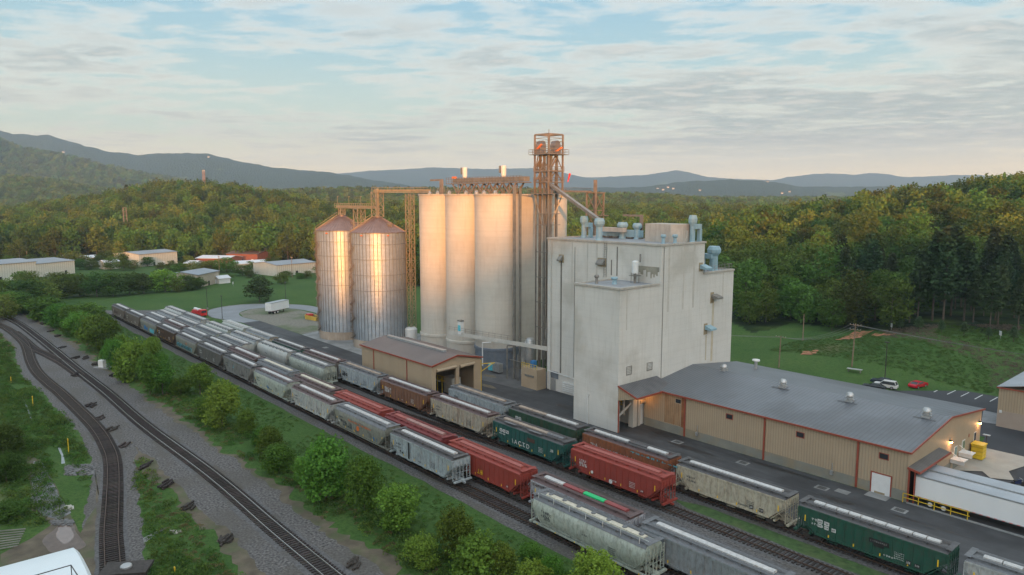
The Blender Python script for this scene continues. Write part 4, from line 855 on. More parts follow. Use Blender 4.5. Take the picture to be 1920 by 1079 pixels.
    mb = MB(); [mb.box(-103.6, -99.8, 105.2, 105.38, .6 + k * .42, .8 + k * .42) for k in range(5)]; mb.build('radiator_louver', m_white, t)
    # canopies
    c = MB(); c.add([(X1, 94.2, 8.3), (X1, 105.0, 8.3), (X1 + 4.2, 105.0, 6.9), (X1 + 4.2, 94.2, 6.9), (X1, 94.2, 8.45), (X1, 105.0, 8.45), (X1 + 4.2, 105.0, 7.05), (X1 + 4.2, 94.2, 7.05)], [(0, 1, 2, 3), (7, 6, 5, 4), (0, 3, 7, 4), (3, 2, 6, 7), (2, 1, 5, 6)])
    cn = c.build('canopy', M('canopy roof', (0.10, 0.10, 0.105), .5, .1, ribs='y', ribd=.5), t)
    MB().add([(X1, 94.3, 8.3), (X1 + 4.1, 94.3, 6.9), (X1, 94.3, 5.8), (X1, 94.4, 8.3), (X1 + 4.1, 94.4, 6.9), (X1, 94.4, 5.8)], [(0, 2, 1), (3, 4, 5), (0, 1, 4, 3), (1, 2, 5, 4)]).build('side_panel', m_tan, cn)
    MB().beam((X1, 94.1, 8.4), (X1 + 4.3, 94.1, 7.0), .12, .3).beam((X1 + 4.28, 94.1, 7.0), (X1 + 4.28, 105.1, 7.0), .12, .3).build('trim', m_redt, cn)
    lp = MB().box(X1 + .1, X1 + .4, 99.6, 100.1, 5.9, 6.3).build('wall_lamp', M('lit lamp', (1, .5, .2), emit=((1, .42, .12), 9)), cn)
    c = MB().add([(-94.6, 105.3, 5.6), (XA, 105.3, 5.6), (XA, 102.4, 5.6), (-94.6, 102.4, 4.6), (-94.6, 105.3, 5.0), (XA, 105.3, 4.2), (XA, 102.4, 4.2), (-94.6, 102.4, 4.5)], [(0, 1, 2, 3), (7, 6, 5, 4), (3, 2, 6, 7), (0, 3, 7, 4)]).build('side_canopy', m_tan2, t)
    MB().beam((-94.7, 102.3, 4.6), (XA, 102.3, 5.7), .1, .25).beam((-94.6, 102.4, 4.6), (-91, 105.2, 2.2), .12).build('trim', m_redt, c)
    mb = MB(); mb.box(X1 + .003, X1 + .06, 94.25, 94.55, 0, 5.8); mb.build('corner_guard', m_redt, t)
    y_ = MB()
    for z in (4.2, 4.8, 5.4): y_.box(XA + 1, X1 - .9, 96.9, 97.0, z, z + .08)
    for k in range(9): y_.box(XA + 1 + k, XA + 1.08 + k, 96.9, 97.0, 4.2, 5.4)
    y_.build('yellow_rail', m_yrail, t)
    MB().beam((X1 - .5, 94.8, 2.6), (X1 - .5, 98.4, 4.4), .12, .4).box(X1 - .55, X1 - .4, 96.3, 96.5, 2.8, 5.9).build('brace', m_owhite, t)
    for x, lab in ((-105.2, 0), (-99.6, 1)): pass
    return t
mill()
def stack(x, y, z, h, r, lab, grp='pale blue exhaust stacks on the mill roof', elbow=None, mat=None):
    t = thing('exhaust_stack', lab, 'exhaust stack', (x, y, z), 0, grp); mat = mat or m_blue
    mb = MB(); mb.lathe(0, 0, [(r * .95, 0), (r * .8, .3), (r * .75, h * .62), (r * .75, h * .62)], 12); mb.build('pipe', mat, t, False)
    mb = MB(); mb.lathe(0, 0, [(r * .75, h * .6), (r * 1.25, h * .74), (r * 1.3, h * .86), (r * 1.0, h), (0, h + .02)], 10); mb.build('cap', mat, t, False)
    if elbow:
        dx, dy = elbow; z1 = h * .5; mb = MB(); mb.box(min(0, dx) - .3, max(0, dx) + .3, min(0, dy) - .3, max(0, dy) + .3, z1, z1 + .9).box(dx - .35, dx + .35, dy - .35, dy + .35, 0, z1); mb.build('duct', mat, t, False)
    return t
ZR = 32.32
stack(-97.6, 109.3, ZR, 4.4, .85, 'pale blue stack on the mill roof right at the foot of the sloping spout')
stack(-105.8, 113.6, ZR, 4.6, .7, 'leftmost pale blue stack on the mill roof, nearest the silos', elbow=(1.2, .8))
stack(-98.0, 117.0, ZR, 3.4, .9, 'squat wide pale blue stack behind the long roof duct')
stack(-94.6, 117.6, ZR, 3.3, .75, 'pale blue stack at the right end of the long roof duct, below the davit')
stack(-82.4, 110.2, ZR, 1.7, .42, 'small mushroom vent on the mill roof, left of the two by the front corner', 'small mushroom vents on the mill roof')
stack(-81.0, 111.9, ZR, 1.7, .42, 'small mushroom vent on the mill roof, right of the two by the front corner', 'small mushroom vents on the mill roof')
stack(-80.7, 117.0, ZR, 5.2, .65, 'tall pale blue stack with a square elbow duct beside the roof penthouse', elbow=(.55, 1.5))
stack(-83.6, 123.0, 26.3, 5.6, 1.0, 'pale blue stack on the lower mill roof, left of the pair', elbow=(-1.2, .2))
stack(-81.4, 125.6, 26.3, 4.9, 1.05, 'wide topped pale blue stack on the lower mill roof, right of the pair', elbow=(-1.7, -1.2))
stack(-87.6, 97.6, 25.3, 1.6, .35, 'small grey vent on the annex roof, left of the three', 'vents on the annex roof', mat=m_steel)
stack(-84.9, 99.4, 25.3, 1.3, .5, 'grey mushroom vent at the middle of the annex roof', 'vents on the annex roof', mat=m_blue)
t = thing('roof_duct', 'long pale blue ventilation duct lying along the back of the mill roof', 'duct', (-98, 116, ZR)); MB().box(-104, -93.6, 117.2, 118.4, ZR + .4, ZR + 1.8).build('duct', m_blue, t); MB().box(-102.5, -96.8, 115.3, 116.9, ZR + 1.4, ZR + 2.3).build('fan_housing', m_cope, t)
mb = MB(); [mb.box(-104 + k * 2, -103.8 + k * 2, 117.3, 118.3, ZR, ZR + .4) for k in range(6)]; mb.build('support', m_steel, t)
t = thing('roof_davit', 'rust brown L-shaped hoist arm standing on the mill roof', 'hoist', (-94.4, 118.4, ZR)); MB().box(-94.7, -93.9, 118.42, 118.68, ZR, ZR + 4.6).build('post', m_rust, t); MB().box(-99.2, -93.9, 118.44, 118.66, ZR + 4.6, ZR + 5.0).build('arm', m_rust, t)
t = thing('roof_railing', 'thin grey guard rail along the back edge of the mill roof', 'railing', (-94, 118.8, ZR)); mb = MB()
for x in np.arange(-108, -89.8, 1.5): mb.box(x, x + .06, 118.72, 118.78, ZR, ZR + 1.2)
for z in (.6, 1.15): mb.box(-108, -90, 118.72, 118.78, ZR + z, ZR + z + .05)
mb.build('rail', m_steel, t)
t = thing('roof_railing', 'thin grey guard rail on the lower mill roof beside the pale blue stacks', 'railing', (-80, 127, 26.3)); mb = MB()
for y in np.arange(119.5, 129.2, 1.2): mb.box(-79.5, -79.44, y, y + .06, 26.5, 27.6)
for z in (27.0, 27.55): mb.box(-79.5, -79.44, 119.5, 129.2, z, z + .05)
for x in np.arange(-86, -79.6, 1.2): mb.box(x, x + .06, 129.1, 129.16, 26.5, 27.6)
mb.box(-86, -79.5, 129.1, 129.16, 27.55, 27.6); mb.build('rail', m_steel, t)
t = thing('filter_unit', 'white cylindrical filter on legs against the mill wall above the annex roof', 'filter', (-83.6, 103.6, 25.3)); MB().lathe(0, 0, [(0, 1.6), (.5, 1.7), (.6, 1.9), (.6, 3.9), (.4, 4.1), (0, 4.15)], 12).build('drum', m_white, t, False)
MB().beam((-.5, -.5, 0), (-.5, -.5, 1.9), .08).beam((.5, -.5, 0), (.5, -.5, 1.9), .08).beam((.5, .5, 0), (.5, .5, 1.9), .08).tube((0, 0, 0), (0, 0, 1.7), .25, n=8).box(-.8, .8, -.8, .8, 1.3, 1.4).build('stand', m_steel, t, False); MB().tube((.4, .9, 3.8), (.4, .9, 5.3), .15, n=8).build('pipe', m_steel, t, False)

# concrete silos
RS = 5.6
def csilo(x, y, lab, flat=False):
    t = thing('concrete_silo', lab, 'silo', (x, y, 0), 0, 'concrete silos in two rows')
    m = MB(); m.lathe(0, 0, [(RS, 0), (RS, 41.3)], 64); m.build('wall', m_silo, t, False, True)
    m = MB(); m.lathe(0, 0, [(0, 41.75), (RS + .22, 41.72), (RS + .22, 41.3), (RS, 41.3)], 64); m.build('roof_slab', m_cope, t, False)
    return t
for i, (x, lab) in enumerate(((-133.0, 'right silo of the front row, widest of the off-white concrete silos'), (-144.9, 'middle silo of the front row of off-white concrete silos'), (-156.6, 'left silo of the front row of off-white concrete silos'))):
    s = csilo(x, 112.4, lab)
    m = MB(); m.lathe(x, 112.4, [(RS + .03, 0), (RS + .03, 4.2), (RS + .28, 4.3), (RS + .28, 4.9), (RS, 5.0)], 64); m.build('base_ring', M('base ring paint', (0.14, 0.17, 0.21), .7, var=.2, streak=.3, scol=(.2, .2, .18)) if i == 0 else m_silo, s, smooth=True)
csilo(-133.0, 128.2, 'right silo of the back row, its edge showing behind the steel elevator tower')
csilo(-144.9, 128.2, 'middle silo of the back row, hidden behind the front silos'); csilo(-156.6, 128.2, 'left silo of the back row, hidden behind the front silos')
t = thing('silo_roof_deck', 'flat slab joining the silo tops, with a thin guard rail and small caps', 'roof deck', (-144, 120, 41)); MB().box(-156.6, -133, 112.4, 128.2, 41.32, 41.7).build('slab', m_cope, t)
MB().box(-133.2, -129.4, 112.4, 128.2, 0, 41.2).build('link_wall', m_silo, t); MB().box(-160.2, -156.4, 112.4, 128.2, 0, 41.2).build('link_wall', m_silo, t)
mb = MB(); ring = []
for k in range(0, 40):
    u = k / 39; x = -161.6 + u * 33.6; y = 107.4 + .9 * abs(math.sin((x + 156.6) / 11.8 * math.pi)); ring.append((x, y))
for a, b in zip(ring[:-1], ring[1:]): mb.beam((*a, 42.75), (*b, 42.75), .05).beam((*a, 42.3), (*b, 42.3), .05)
for a in ring[::1]: mb.beam((*a, 41.7), (*a, 42.8), .06)
mb.build('guard_rail', m_rust, t)
for x, y in ((-153, 109), (-147.5, 108.7), (-141, 109), (-136, 108.3), (-134.5, 109.4), (-131, 110), (-158, 110)): MB().lathe(x, y, [(.5, 41.7), (.5, 42.1), (.25, 42.5), (0, 42.55)], 10).build('roof_cap', m_galv, t)

def lattice(mb, x0, x1, y0, y1, z0, z1, step, leg=.28, br=.14, xb=True):
    for x in (x0, x1):
        for y in (y0, y1): mb.beam((x, y, z0), (x, y, z1), leg)
    n = max(1, round((z1 - z0) / step)); h = (z1 - z0) / n; cs = [(x0, y0), (x1, y0), (x1, y1), (x0, y1)]
    for k in range(n + 1):
        z = z0 + k * h
        for i in range(4):
            a, b = cs[i], cs[(i + 1) % 4]; mb.beam((*a, z), (*b, z), br)
            if k < n: mb.beam((*a, z), (*b, z + h), br * .8); (mb.beam((*b, z), (*a, z + h), br * .8) if xb else None)
    return mb
# elevator head tower
TX, TY = -122.2, 118.9
t = thing('elevator_tower', 'rust brown steel lattice tower rising above the silos with open platforms', 'tower', (TX, TY, 0)); hw = 2.3
mb = MB()
for x in (-hw, hw):
    for y in (-hw, hw): mb.beam((TX + x, TY + y, 41.5), (TX + x, TY + y, 55.3), .34)
zl = [41.8, 44.4, 47.0, 50.9]; cs = [(-hw, -hw), (hw, -hw), (hw, hw), (-hw, hw)]
for k, z in enumerate(zl + [55.3]):
    for i in range(4):
        a, b = cs[i], cs[(i + 1) % 4]; mb.beam((TX + a[0], TY + a[1], z), (TX + b[0], TY + b[1], z), .22)
        if z < 50.8: z2 = zl[k + 1]; mid = ((a[0] + b[0]) / 2, (a[1] + b[1]) / 2); mb.beam((TX + a[0], TY + a[1], z), (TX + mid[0], TY + mid[1], z2), .15); mb.beam((TX + b[0], TY + b[1], z), (TX + mid[0], TY + mid[1], z2), .15)
for i in range(4):
    a, b = cs[i], cs[(i + 1) % 4]
    for z in (51.9, 52.8, 53.7, 54.5): mb.beam((TX + a[0], TY + a[1], z), (TX + b[0], TY + b[1], z), .09)
    mb.beam((TX + a[0], TY + a[1], 55.3), (TX + b[0], TY + b[1], 55.3), .3)
mb.beam((TX - hw, TY - hw, 55.3), (TX + hw, TY + hw, 55.3), .18); mb.beam((TX, TY, 55.3), (TX, TY, 56.6), .1)
mb.build('frame', m_rust, t)
for z, e in ((50.8, 1.0), (46.9, .25), (44.4, .25), (41.75, 1.2)):
    p = MB().box(TX - hw - e, TX + hw + e, TY - hw - e, TY + hw + e, z - .12, z).build('platform', m_steel, t); mb = MB(); q = hw + e
    for i in range(4):
        a = [(-q, -q), (q, -q), (q, q), (-q, q)][i]; b = [(-q, -q), (q, -q), (q, q), (-q, q)][(i + 1) % 4]
        for h in (.55, 1.1): mb.beam((TX + a[0], TY + a[1], z + h), (TX + b[0], TY + b[1], z + h), .06)
        for s_ in range(5): u = s_ / 5; mb.beam((TX + a[0] * (1 - u) + b[0] * u, TY + a[1] * (1 - u) + b[1] * u, z), (TX + a[0] * (1 - u) + b[0] * u, TY + a[1] * (1 - u) + b[1] * u, z + 1.1), .06)
    mb.build('guard_rail', m_rust, p)
for dx, dy in ((-1.5, -1.3), (.2, -1.6), (1.4, -.6), (-1.2, .9), (1.2, 1.4)):
    MB().box(TX + dx - .26, TX + dx + .26, TY + dy - .24, TY + dy + .24, 0, 51.5).build('elevator_leg', m_steel if dx > 0 else m_rust, t)
for dx, dy, s_ in ((-1.4, -1.2, 1), (1.2, 1.0, -1)):
    h = MB(); pr = [(-.9, 51.0), (.9, 51.0), (1.0, 52.8), (.7, 53.7), (0, 54.0), (-.7, 53.7), (-1.0, 52.8)]; h.prism([(TY + dy + a, z) for a, z in pr], TX + dx - .75, TX + dx + .75); h.build('elevator_head', M('head casing', (0.20, 0.21, 0.23), .5, .3, ribs='xy', ribd=.5), t)
MB().beam((TX - 1.6, TY - 2.2, 52.0), (TX + .0, TY - 2.35, 53.0), .4, .35).build('belt_guard', m_hut, t); MB().beam((TX + 2.2, TY + .2, 51.5), (TX + 2.3, TY + 2.0, 52.4), .4, .3).build('belt_guard', m_hut, t)
mb = MB()
for k in range(4): mb.beam((TX - 1.5 + k * .6, TY - 2, 50.5 - k * .5), (TX - 2.4, TY - 2.2 + k * .5, 46.5), .2)
mb.beam((TX + .8, TY - 2, 50), (TX - 1.2, TY - 2.4, 45), .28); mb.beam((TX + 1.5, TY + 1, 50), (TX + .5, TY - 2, 44), .28); mb.build('chute', m_rust, t)
mb = MB()
for sx, sy in ((-1, -1), (1, -1), (1, 1)): mb.beam((TX + sx * hw, TY + sy * hw, 41.6), (TX + sx * .6, TY + sy * .8 - .6, 34.5), .28)
for z in (34.4, 37, 28, 22, 16, 10): mb.box(TX - 2.2, TX + 2.2, TY - 2.1, TY - 1.98, z, z + .16).box(TX + 1.9, TX + 2.02, TY - 2.1, TY + 2, z, z + .16)
mb.beam((TX - 2.1, TY - 2.04, 0), (TX - 2.1, TY - 2.04, 41.6), .25).beam((TX + 2.1, TY - 2.04, 0), (TX + 2.1, TY - 2.04, 41.6), .25); mb.build('leg_bracing', m_steel, t)
MB().box(-126.6, -126.05, 111.6, 112.1, 0, 43.6).build('elevator_leg', m_steel, t); MB().box(-125.6, -125.15, 112.6, 113.05, 0, 43).build('elevator_leg', m_steel, t)
sp = MB(); sp.beam((TX + 1.5, TY - 1.6, 44.2), (-98.0, 109.6, 36.4), .75, .6); solo('grain_spout', sp, m_steel, 'long grey spout slanting from the elevator tower down to the mill roof', 'spout', loc=(-98, 109.6, 36.4))
solo('windsock', MB().tube((TX + 4.0, TY + 3.0, 46.4), (TX + 3.7, TY + 2.6, 44.4), .26, .1, 8), M('red fabric', (.75, .03, .03)), 'small bright red windsock hanging at the right of the elevator tower', 'windsock')
# gallery conveyor over the silos
t = thing('gallery_conveyor', 'rust brown covered conveyor gallery on V-shaped struts above the silo tops', 'conveyor', (-138, 113, 41.7))
gx0, gx1, gy = -153.5, -124.0, 113.6
MB().box(gx0 + 2, gx1, gy - .9, gy + .9, 44.6, 45.7).build('casing', m_steel, t); MB().box(gx0, gx1, gy - 1.5, gy + 1.5, 44.25, 44.45).build('walkway', m_rust, t)
mb = MB()
for x in np.arange(gx0, gx1, 1.1): mb.box(x, x + .08, gy - 1.5, gy - 1.42, 44.4, 45.9)
for z in (44.9, 45.4, 45.85): mb.box(gx0, gx1, gy - 1.5, gy - 1.44, z, z + .06)
mb.build('guard_rail', m_rust, t); mb = MB()
for x in np.arange(gx0 + 2.5, gx1 - 3, 5.0):
    for y in (gy - 1.2, gy + 1.2): mb.beam((x, y, 44.2), (x + 2.3, y, 41.7), .32); mb.beam((x + 4.6, y, 44.2), (x + 2.3, y, 41.7), .32); mb.beam((x + 2.3, y, 44.2), (x + 2.3, y, 42.4), .2)
mb.build('strut', m_rust, t); MB().box(gx0 + 1.2, gx0 + 2.0, gy - .5, gy + .5, 45.7, 46.2).build('motor', m_hut, t)
for x, lab in ((-147.4, 'white dust filter standing on the left part of the conveyor gallery'), (-132.2, 'white dust filter standing on the right part of the conveyor gallery')):
    f = thing('dust_filter', lab, 'dust filter', (x, gy, 45.7), 0, 'white dust filters on the conveyor gallery'); MB().lathe(0, 0, [(0, 0), (.5, .1), (.62, .6), (.66, 2.7), (0, 2.75)], 14).build('housing', m_white, f, False, True); MB().box(-1.3, -.75, -.4, .4, 1.0, 2.7).build('fan_box', m_steel, f, False)
t = thing('roof_crane', 'rust brown swing hoist standing on the left concrete silo', 'hoist', (-157, 113, 41.7)); MB().box(-157.4, -156.3, 112.8, 113.3, 41.7, 45.2).build('post', m_rust, t); MB().box(-161.8, -156.3, 112.82, 113.28, 45.2, 45.65).build('arm', m_rust, t)
# far lattice tower to the right
a = gp(1116, 195); t = thing('conveyor_tower', 'rusty square lattice tower standing behind the mill roof, right of the silos', 'tower', (a[0], a[1], 0)); mb = MB(); lattice(mb, a[0] - 1.6, a[0] + 1.6, a[1] - 1.6, a[1] + 1.6, 0, 42, 4.5, .35, .18); mb.build('frame', m_rust, t)
MB().box(a[0] - 1.9, a[0] + 1.9, a[1] - 1.9, a[1] + 1.9, 42, 42.2).box(a[0] + 1.6, a[0] + 4.2, a[1] - .8, a[1] + .8, 36, 36.15).build('platform', m_rust, t); MB().box(a[0] - .35, a[0] + .35, a[1] - .35, a[1] + .35, 0, 45.5).build('elevator_leg', m_rust, t)
solo('bridge_pipe', MB().beam((-128, 126, 42.4), (a[0] - 1.6, a[1], 42.4), .5, .5).beam((-128, 126, 43.3), (a[0] - 1.6, a[1], 43.3), .08), m_rust, 'rust brown pipe bridge from the silo tops to the small lattice tower', 'pipe bridge', loc=(-128, 126, 42.4))

# steel bins
m_bin = M('corrugated bin steel', (0.44, 0.49, 0.54), 0.45, 0.6, var=0.14, sc=0.5, ribs='z', ribd=0.35, streak=0.15, scol=(0.3, 0.28, 0.25)); m_broof = M('bin roof steel', (0.19, 0.15, 0.145), 0.5, 0.3, var=0.15, sc=0.6)
m_bst = M('bin stiffener steel', (0.27, 0.285, 0.30), 0.5, 0.5, var=0.2, sc=0.7); m_binc = M('bin base concrete', (0.33, 0.27, 0.21), 0.9, var=0.2, sc=0.4, streak=0.5, scol=(0.5, 0.46, 0.4))
def sbin(px, pyb, r, eave, peak, lab):
    g = np.array(at(px, pyb)); n = np.linalg.norm(g); c = g / n * (n + r); cx, cy = float(c[0]), float(c[1])
    t = thing('grain_bin', lab, 'grain bin', (cx, cy, 0), 0, 'steel grain bins')
    MB().lathe(0, 0, [(r + .15, 0), (r + .15, 2.3), (r, 2.3)], 64).build('base', m_binc, t, False, True)
    MB().lathe(0, 0, [(r, 2.3), (r, eave)], 72).build('wall', m_bin, t, False, True)
    rf = MB().lathe(0, 0, [(r + .25, eave - .05), (r + .25, eave + .1), (1.1, peak), (1.1, peak + .5), (0, peak + .55)], 72).build('roof', m_broof, t, False)
    mb = MB(); mb2 = MB()
    for k in range(44):
        a = 2 * math.pi * k / 44; ca, sa = math.cos(a), math.sin(a); mb.beam((ca * (r + .09), sa * (r + .09), 2.3), (ca * (r + .09), sa * (r + .09), eave), .10); mb2.beam((ca * (r + .2), sa * (r + .2), eave + .15), (ca * 1.2, sa * 1.2, peak + .05), .07, .12)
    mb.build('stiffener', m_bst, t, False); mb2.build('roof_rib', m_broof, rf, False)
    for z in (eave - 3.1, eave - 7.2, eave - 11.4, eave - 15.6): MB().lathe(0, 0, [(r + .16, z), (r + .26, z), (r + .26, z + .16), (r + .16, z + .16)], 72).build('wind_ring', m_bst, t, False)
    mb = MB()  # stair wrapping the left side, seen edge-on from the camera
    a0 = math.atan2(-cy, -cx) - 1.45
    for k in range(110):
        z = 2.3 + k * (eave - 2.3) / 110; a = a0 + .35 * math.sin(k * .35); p = (math.cos(a) * (r + .55), math.sin(a) * (r + .55), z); mb.box(p[0] - .32, p[0] + .32, p[1] - .32, p[1] + .32, z, z + .07)
        if k % 3 == 0: mb.beam(p, (p[0], p[1], z + 1.05), .07)
    mb.beam((math.cos(a0) * (r + .3), math.sin(a0) * (r + .3), 1), (math.cos(a0) * (r + .3), math.sin(a0) * (r + .3), eave + 1), .12)
    mb.beam((math.cos(a0) * (r + .3), math.sin(a0) * (r + .3), eave + 1), (math.cos(a0) * 1.3, math.sin(a0) * 1.3, peak + 1.3), .1); mb.beam((math.cos(a0) * (r + .3), math.sin(a0) * (r + .3), eave + .3), (math.cos(a0) * 1.3, math.sin(a0) * 1.3, peak + .5), .3)
    mb.build('stair', m_rust, t, False)
    a1 = math.atan2(-cy, -cx)
    for da in (-.5, .45): a = a1 + da; MB().box(-.45, .45, -.1, .1, 0, .55)
    for da in (-.35, .62): a = a1 - da; p = (math.cos(a) * (r + .3), math.sin(a) * (r + .3)); MB().lathe(p[0], p[1], [(0, eave - .8), (.3, eave - .75), (.3, eave - .5), (0, eave - .45)], 8).build('vent_flap', m_hut, t, False)
    a = a1 + .75; q = r * .62; zq = eave + (peak - eave) * .42; MB().box(math.cos(a) * q - .6, math.cos(a) * q + .6, math.sin(a) * q - .6, math.sin(a) * q + .6, zq - .2, zq + .9).build('roof_hatch', m_rust, rf, False)
    return cx, cy
b1 = sbin(648, 638.5, 7.3, 31.4, 35.3, 'left corrugated steel grain bin with a brown cone roof'); b2 = sbin(714, 656, 7.25, 31.4, 35.3, 'right corrugated steel grain bin with a brown cone roof, nearest the concrete silos')
t = thing('conveyor_bridge', 'yellowish steel catwalk conveyor joining the peaks of the two grain bins', 'conveyor', (b1[0], b1[1], 36)); v1 = Vector((*b1, 0)); v2 = Vector((*b2, 0)); d = (v2 - v1).normalized(); e = v1 - d * 2.6
mb = MB().beam((*e.xy, 37.8), (*v2.xy, 37.8), 1.4, .14).beam((*e.xy, 38.2), (*v2.xy, 38.2), .5, .5); mb.build('walkway', m_ylw, t); mb = MB(); L_ = (v2 - e).length; nrm = Vector((-d.y, d.x, 0))
for s_ in (-.75, .75):
    for k in range(int(L_ / 1.1) + 1): p = e + d * (k * 1.1) + nrm * s_; mb.beam((*p.xy, 37.9), (*p.xy, 39.1), .07)
    p = e + nrm * s_; q = v2 + nrm * s_; mb.beam((*p.xy, 39.1), (*q.xy, 39.1), .08).beam((*p.xy, 38.5), (*q.xy, 38.5), .07)
for k in range(4): p = e + d * (k * L_ / 3.4 + .4); mb.beam((*p.xy, 38), (*p.xy, 41), .08).beam((*p.xy, 41), (p.x + .4, p.y, 41.1), .2)
mb.build('guard_rail', m_ylw, t)
mb = MB(); lattice(mb, b1[0] - .7, b1[0] + .7, b1[1] - .7, b1[1] + .7, 35.5, 37.7, 2, .16, .1); mb.build('support', m_ylw, t)
m_ = (v1 + v2) / 2; mb = MB(); lattice(mb, m_.x - 1.2, m_.x + 1.2, m_.y - 1.2, m_.y + 1.2, 30, 37.6, 3.8, .17, .09); mb.build('support_tower', m_ylw, t)
mb = MB(); lattice(mb, b2[0] - 1.2, b2[0] + 1.2, b2[1] - 1.2, b2[1] + 1.2, 35.6, 42.4, 2.2, .16, .09); mb.box(b2[0] - .35, b2[0] + .35, b2[1] - .35, b2[1] + .35, 35.8, 43.2).build('peak_tower', m_ylw, t)
t = thing('conveyor_bridge', 'higher rust brown conveyor bridge from the right grain bin to the concrete silos', 'conveyor', (b2[0], b2[1], 42)); p0 = Vector((b2[0] - 1.6, b2[1], 42.2)); p1 = Vector((-158, 110.2, 42.2))
mb = MB().beam(p0, p1, 1.5, .16).beam(p0 + Vector((0, 0, .5)), p1 + Vector((0, 0, .5)), .55, .55); mb.build('walkway', m_ylw, t); mb = MB(); d = (p1 - p0).normalized()
for k in range(24): p = p0 + d * k * 1.05 + Vector((0, -.8, 0)); mb.beam(p, p + Vector((0, 0, 1.3)), .07)
mb.beam(p0 + Vector((0, -.8, 1.3)), p1 + Vector((0, -.8, 1.3)), .08).beam(p0 + Vector((0, -.8, .7)), p1 + Vector((0, -.8, .7)), .07); mb.build('guard_rail', m_ylw, t)
lx = np.array(gp(768, 197.5)); mb = MB(); lattice(mb, lx[0] - .85, lx[0] + .85, lx[1] - .85, lx[1] + .85, 0, 42, 2.6, .17, .08); mb.build('support_tower', m_ylw, t)
# loading shed
t = thing('loading_shed', 'tan metal rail loading shed with red trim, grey brown gable roof and two open bays', 'shed', (-128, 86, 0)); X0, X1, Y0, Y1 = -141.6, -114.2, 79.5, 91.8; Ym = 85.6; ze = 7.95; zr = 9.2
MB().box(X0, X1 - .3, Y0, Y0 + .25, 0, ze).box(X0, X1 - .3, Y1 - .25, Y1, 0, ze).box(X0, X0 + .25, Y0 + .25, Y1 - .25, 0, ze).build('wall', m_tan, t)
MB().prism([(Y0, ze - .3), (Ym, zr - .2), (Y1, ze - .3), (Y1, 6.6), (Y0, 6.6)], X1 - .3, X1).build('gable', m_tan2, t)
MB().box(X1 - .3, X1, Y0, Y0 + .9, 0, 6.6).box(X1 - .4, X1 + .1, Ym - .3, Ym + .5, 0, 6.6).box(X1 - .3, X1, Y1 - 1.8, Y1, 0, 6.6).build('door_post', m_tan2, t)
MB().add([(X0 - .3, Y0 - .3, ze - .05), (X1 + .3, Y0 - .3, ze - .05), (X1 + .3, Ym, zr), (X0 - .3, Ym, zr), (X0 - .3, Y1 + .3, ze - .05), (X1 + .3, Y1 + .3, ze - .05), (X0 - .3, Y0 - .3, ze + .1), (X1 + .3, Y0 - .3, ze + .1), (X1 + .3, Ym, zr + .15), (X0 - .3, Ym, zr + .15), (X0 - .3, Y1 + .3, ze + .1), (X1 + .3, Y1 + .3, ze + .1)],
         [(3, 2, 1, 0), (4, 5, 2, 3), (6, 7, 8, 9), (9, 8, 11, 10), (0, 1, 7, 6), (5, 4, 10, 11), (1, 2, 8, 7), (2, 5, 11, 8), (3, 0, 6, 9), (4, 3, 9, 10)]).build('roof', m_roofs, t)
MB().box(X0 + 1.5, X1 - 4, Ym - .45, Ym + .45, zr + .1, zr + .5).build('ridge_vent', m_galv, t)
mb = MB().beam((X0 - .3, Y0 - .36, ze + .02), (X1 + .36, Y0 - .36, ze + .02), .12, .3).beam((X1 + .36, Y0 - .3, ze + .02), (X1 + .36, Ym, zr + .1), .12, .3).beam((X1 + .36, Ym, zr + .1), (X1 + .36, Y1 + .3, ze + .02), .12, .3)
for x in (-136.4, -123.2): mb.box(x - .1, x + .1, Y0 - .12, Y0, 0, ze)
mb.build('trim', m_redt, t)
for y0, y1 in ((Y0 + 1.0, Ym - .4), (Ym + .6, Y1 - 1.9)): MB().tube((X1 + .3, y0, 6.9), (X1 + .3, y1, 7.1), .32, n=10).build('door_coil', m_tan2, t)
m = MB().box(-121, -118, 87.2, 89.4, 0, 3.4).box(-126, -123, 80.6, 81.4, 0, 5).box(-122, -121.6, 83.6, 84, 0, 6.2).box(-128, -119, 84.6, 84.9, 3.0, 3.2); m.build('machinery', m_owhite, t)
m = MB(); [m.box(-118 - k * 1.6, -117.9 - k * 1.6, 84.5, 84.6, 0, 4.4) for k in range(6)]; m.box(-128, -117, 84.5, 84.6, 4.3, 4.4).box(-128, -117, 84.5, 84.6, 3.5, 3.6).build('yellow_rail', m_yrail, t)
MB().beam((X1 + .2, Y1, 6.6), (X1 + 2.4, Y1 + 1.8, 6.9), .14).beam((X1 + .2, Y1, 5.0), (X1 + 2.0, Y1 + 1.6, 6.8), .14).box(X1 - .05, X1 + .05, Y1 + .0, Y1 + .12, 0, 7.4).build('yellow_bracket', m_yrail, t)
# pipe walkway
t = thing('pipe_walkway', 'off-white pipe bridge with a thin railing running past the silos to the mill', 'walkway', (-126, 104, 8)); p0 = Vector((-140.5, 103.6, 7.9)); p1 = Vector((-108.6, 106.2, 8.6))
MB().beam(p0, p1, 1.2, .25).beam(p0 + Vector((0, -.62, .1)), p1 + Vector((0, -.62, .1)), .1, .9).build('deck', m_owhite, t); mb = MB()
for k in range(17): p = p0.lerp(p1, k / 16) + Vector((0, -.6, 0)); mb.beam(p, p + Vector((0, 0, 1.6)), .06); 
mb.beam(p0 + Vector((0, -.6, 1.6)), p1 + Vector((0, -.6, 1.6)), .06).beam(p0 + Vector((0, -.6, 1.1)), p1 + Vector((0, -.6, 1.1)), .05); mb.build('guard_rail', m_steel, t)
mb = MB().tube((-127.5, 103, 2), (-127.5, 103, 7.4), .14, n=8).tube((-127.5, 103, 7.4), (-125, 103.4, 7.9), .14, n=8); mb.build('support', m_white, t)
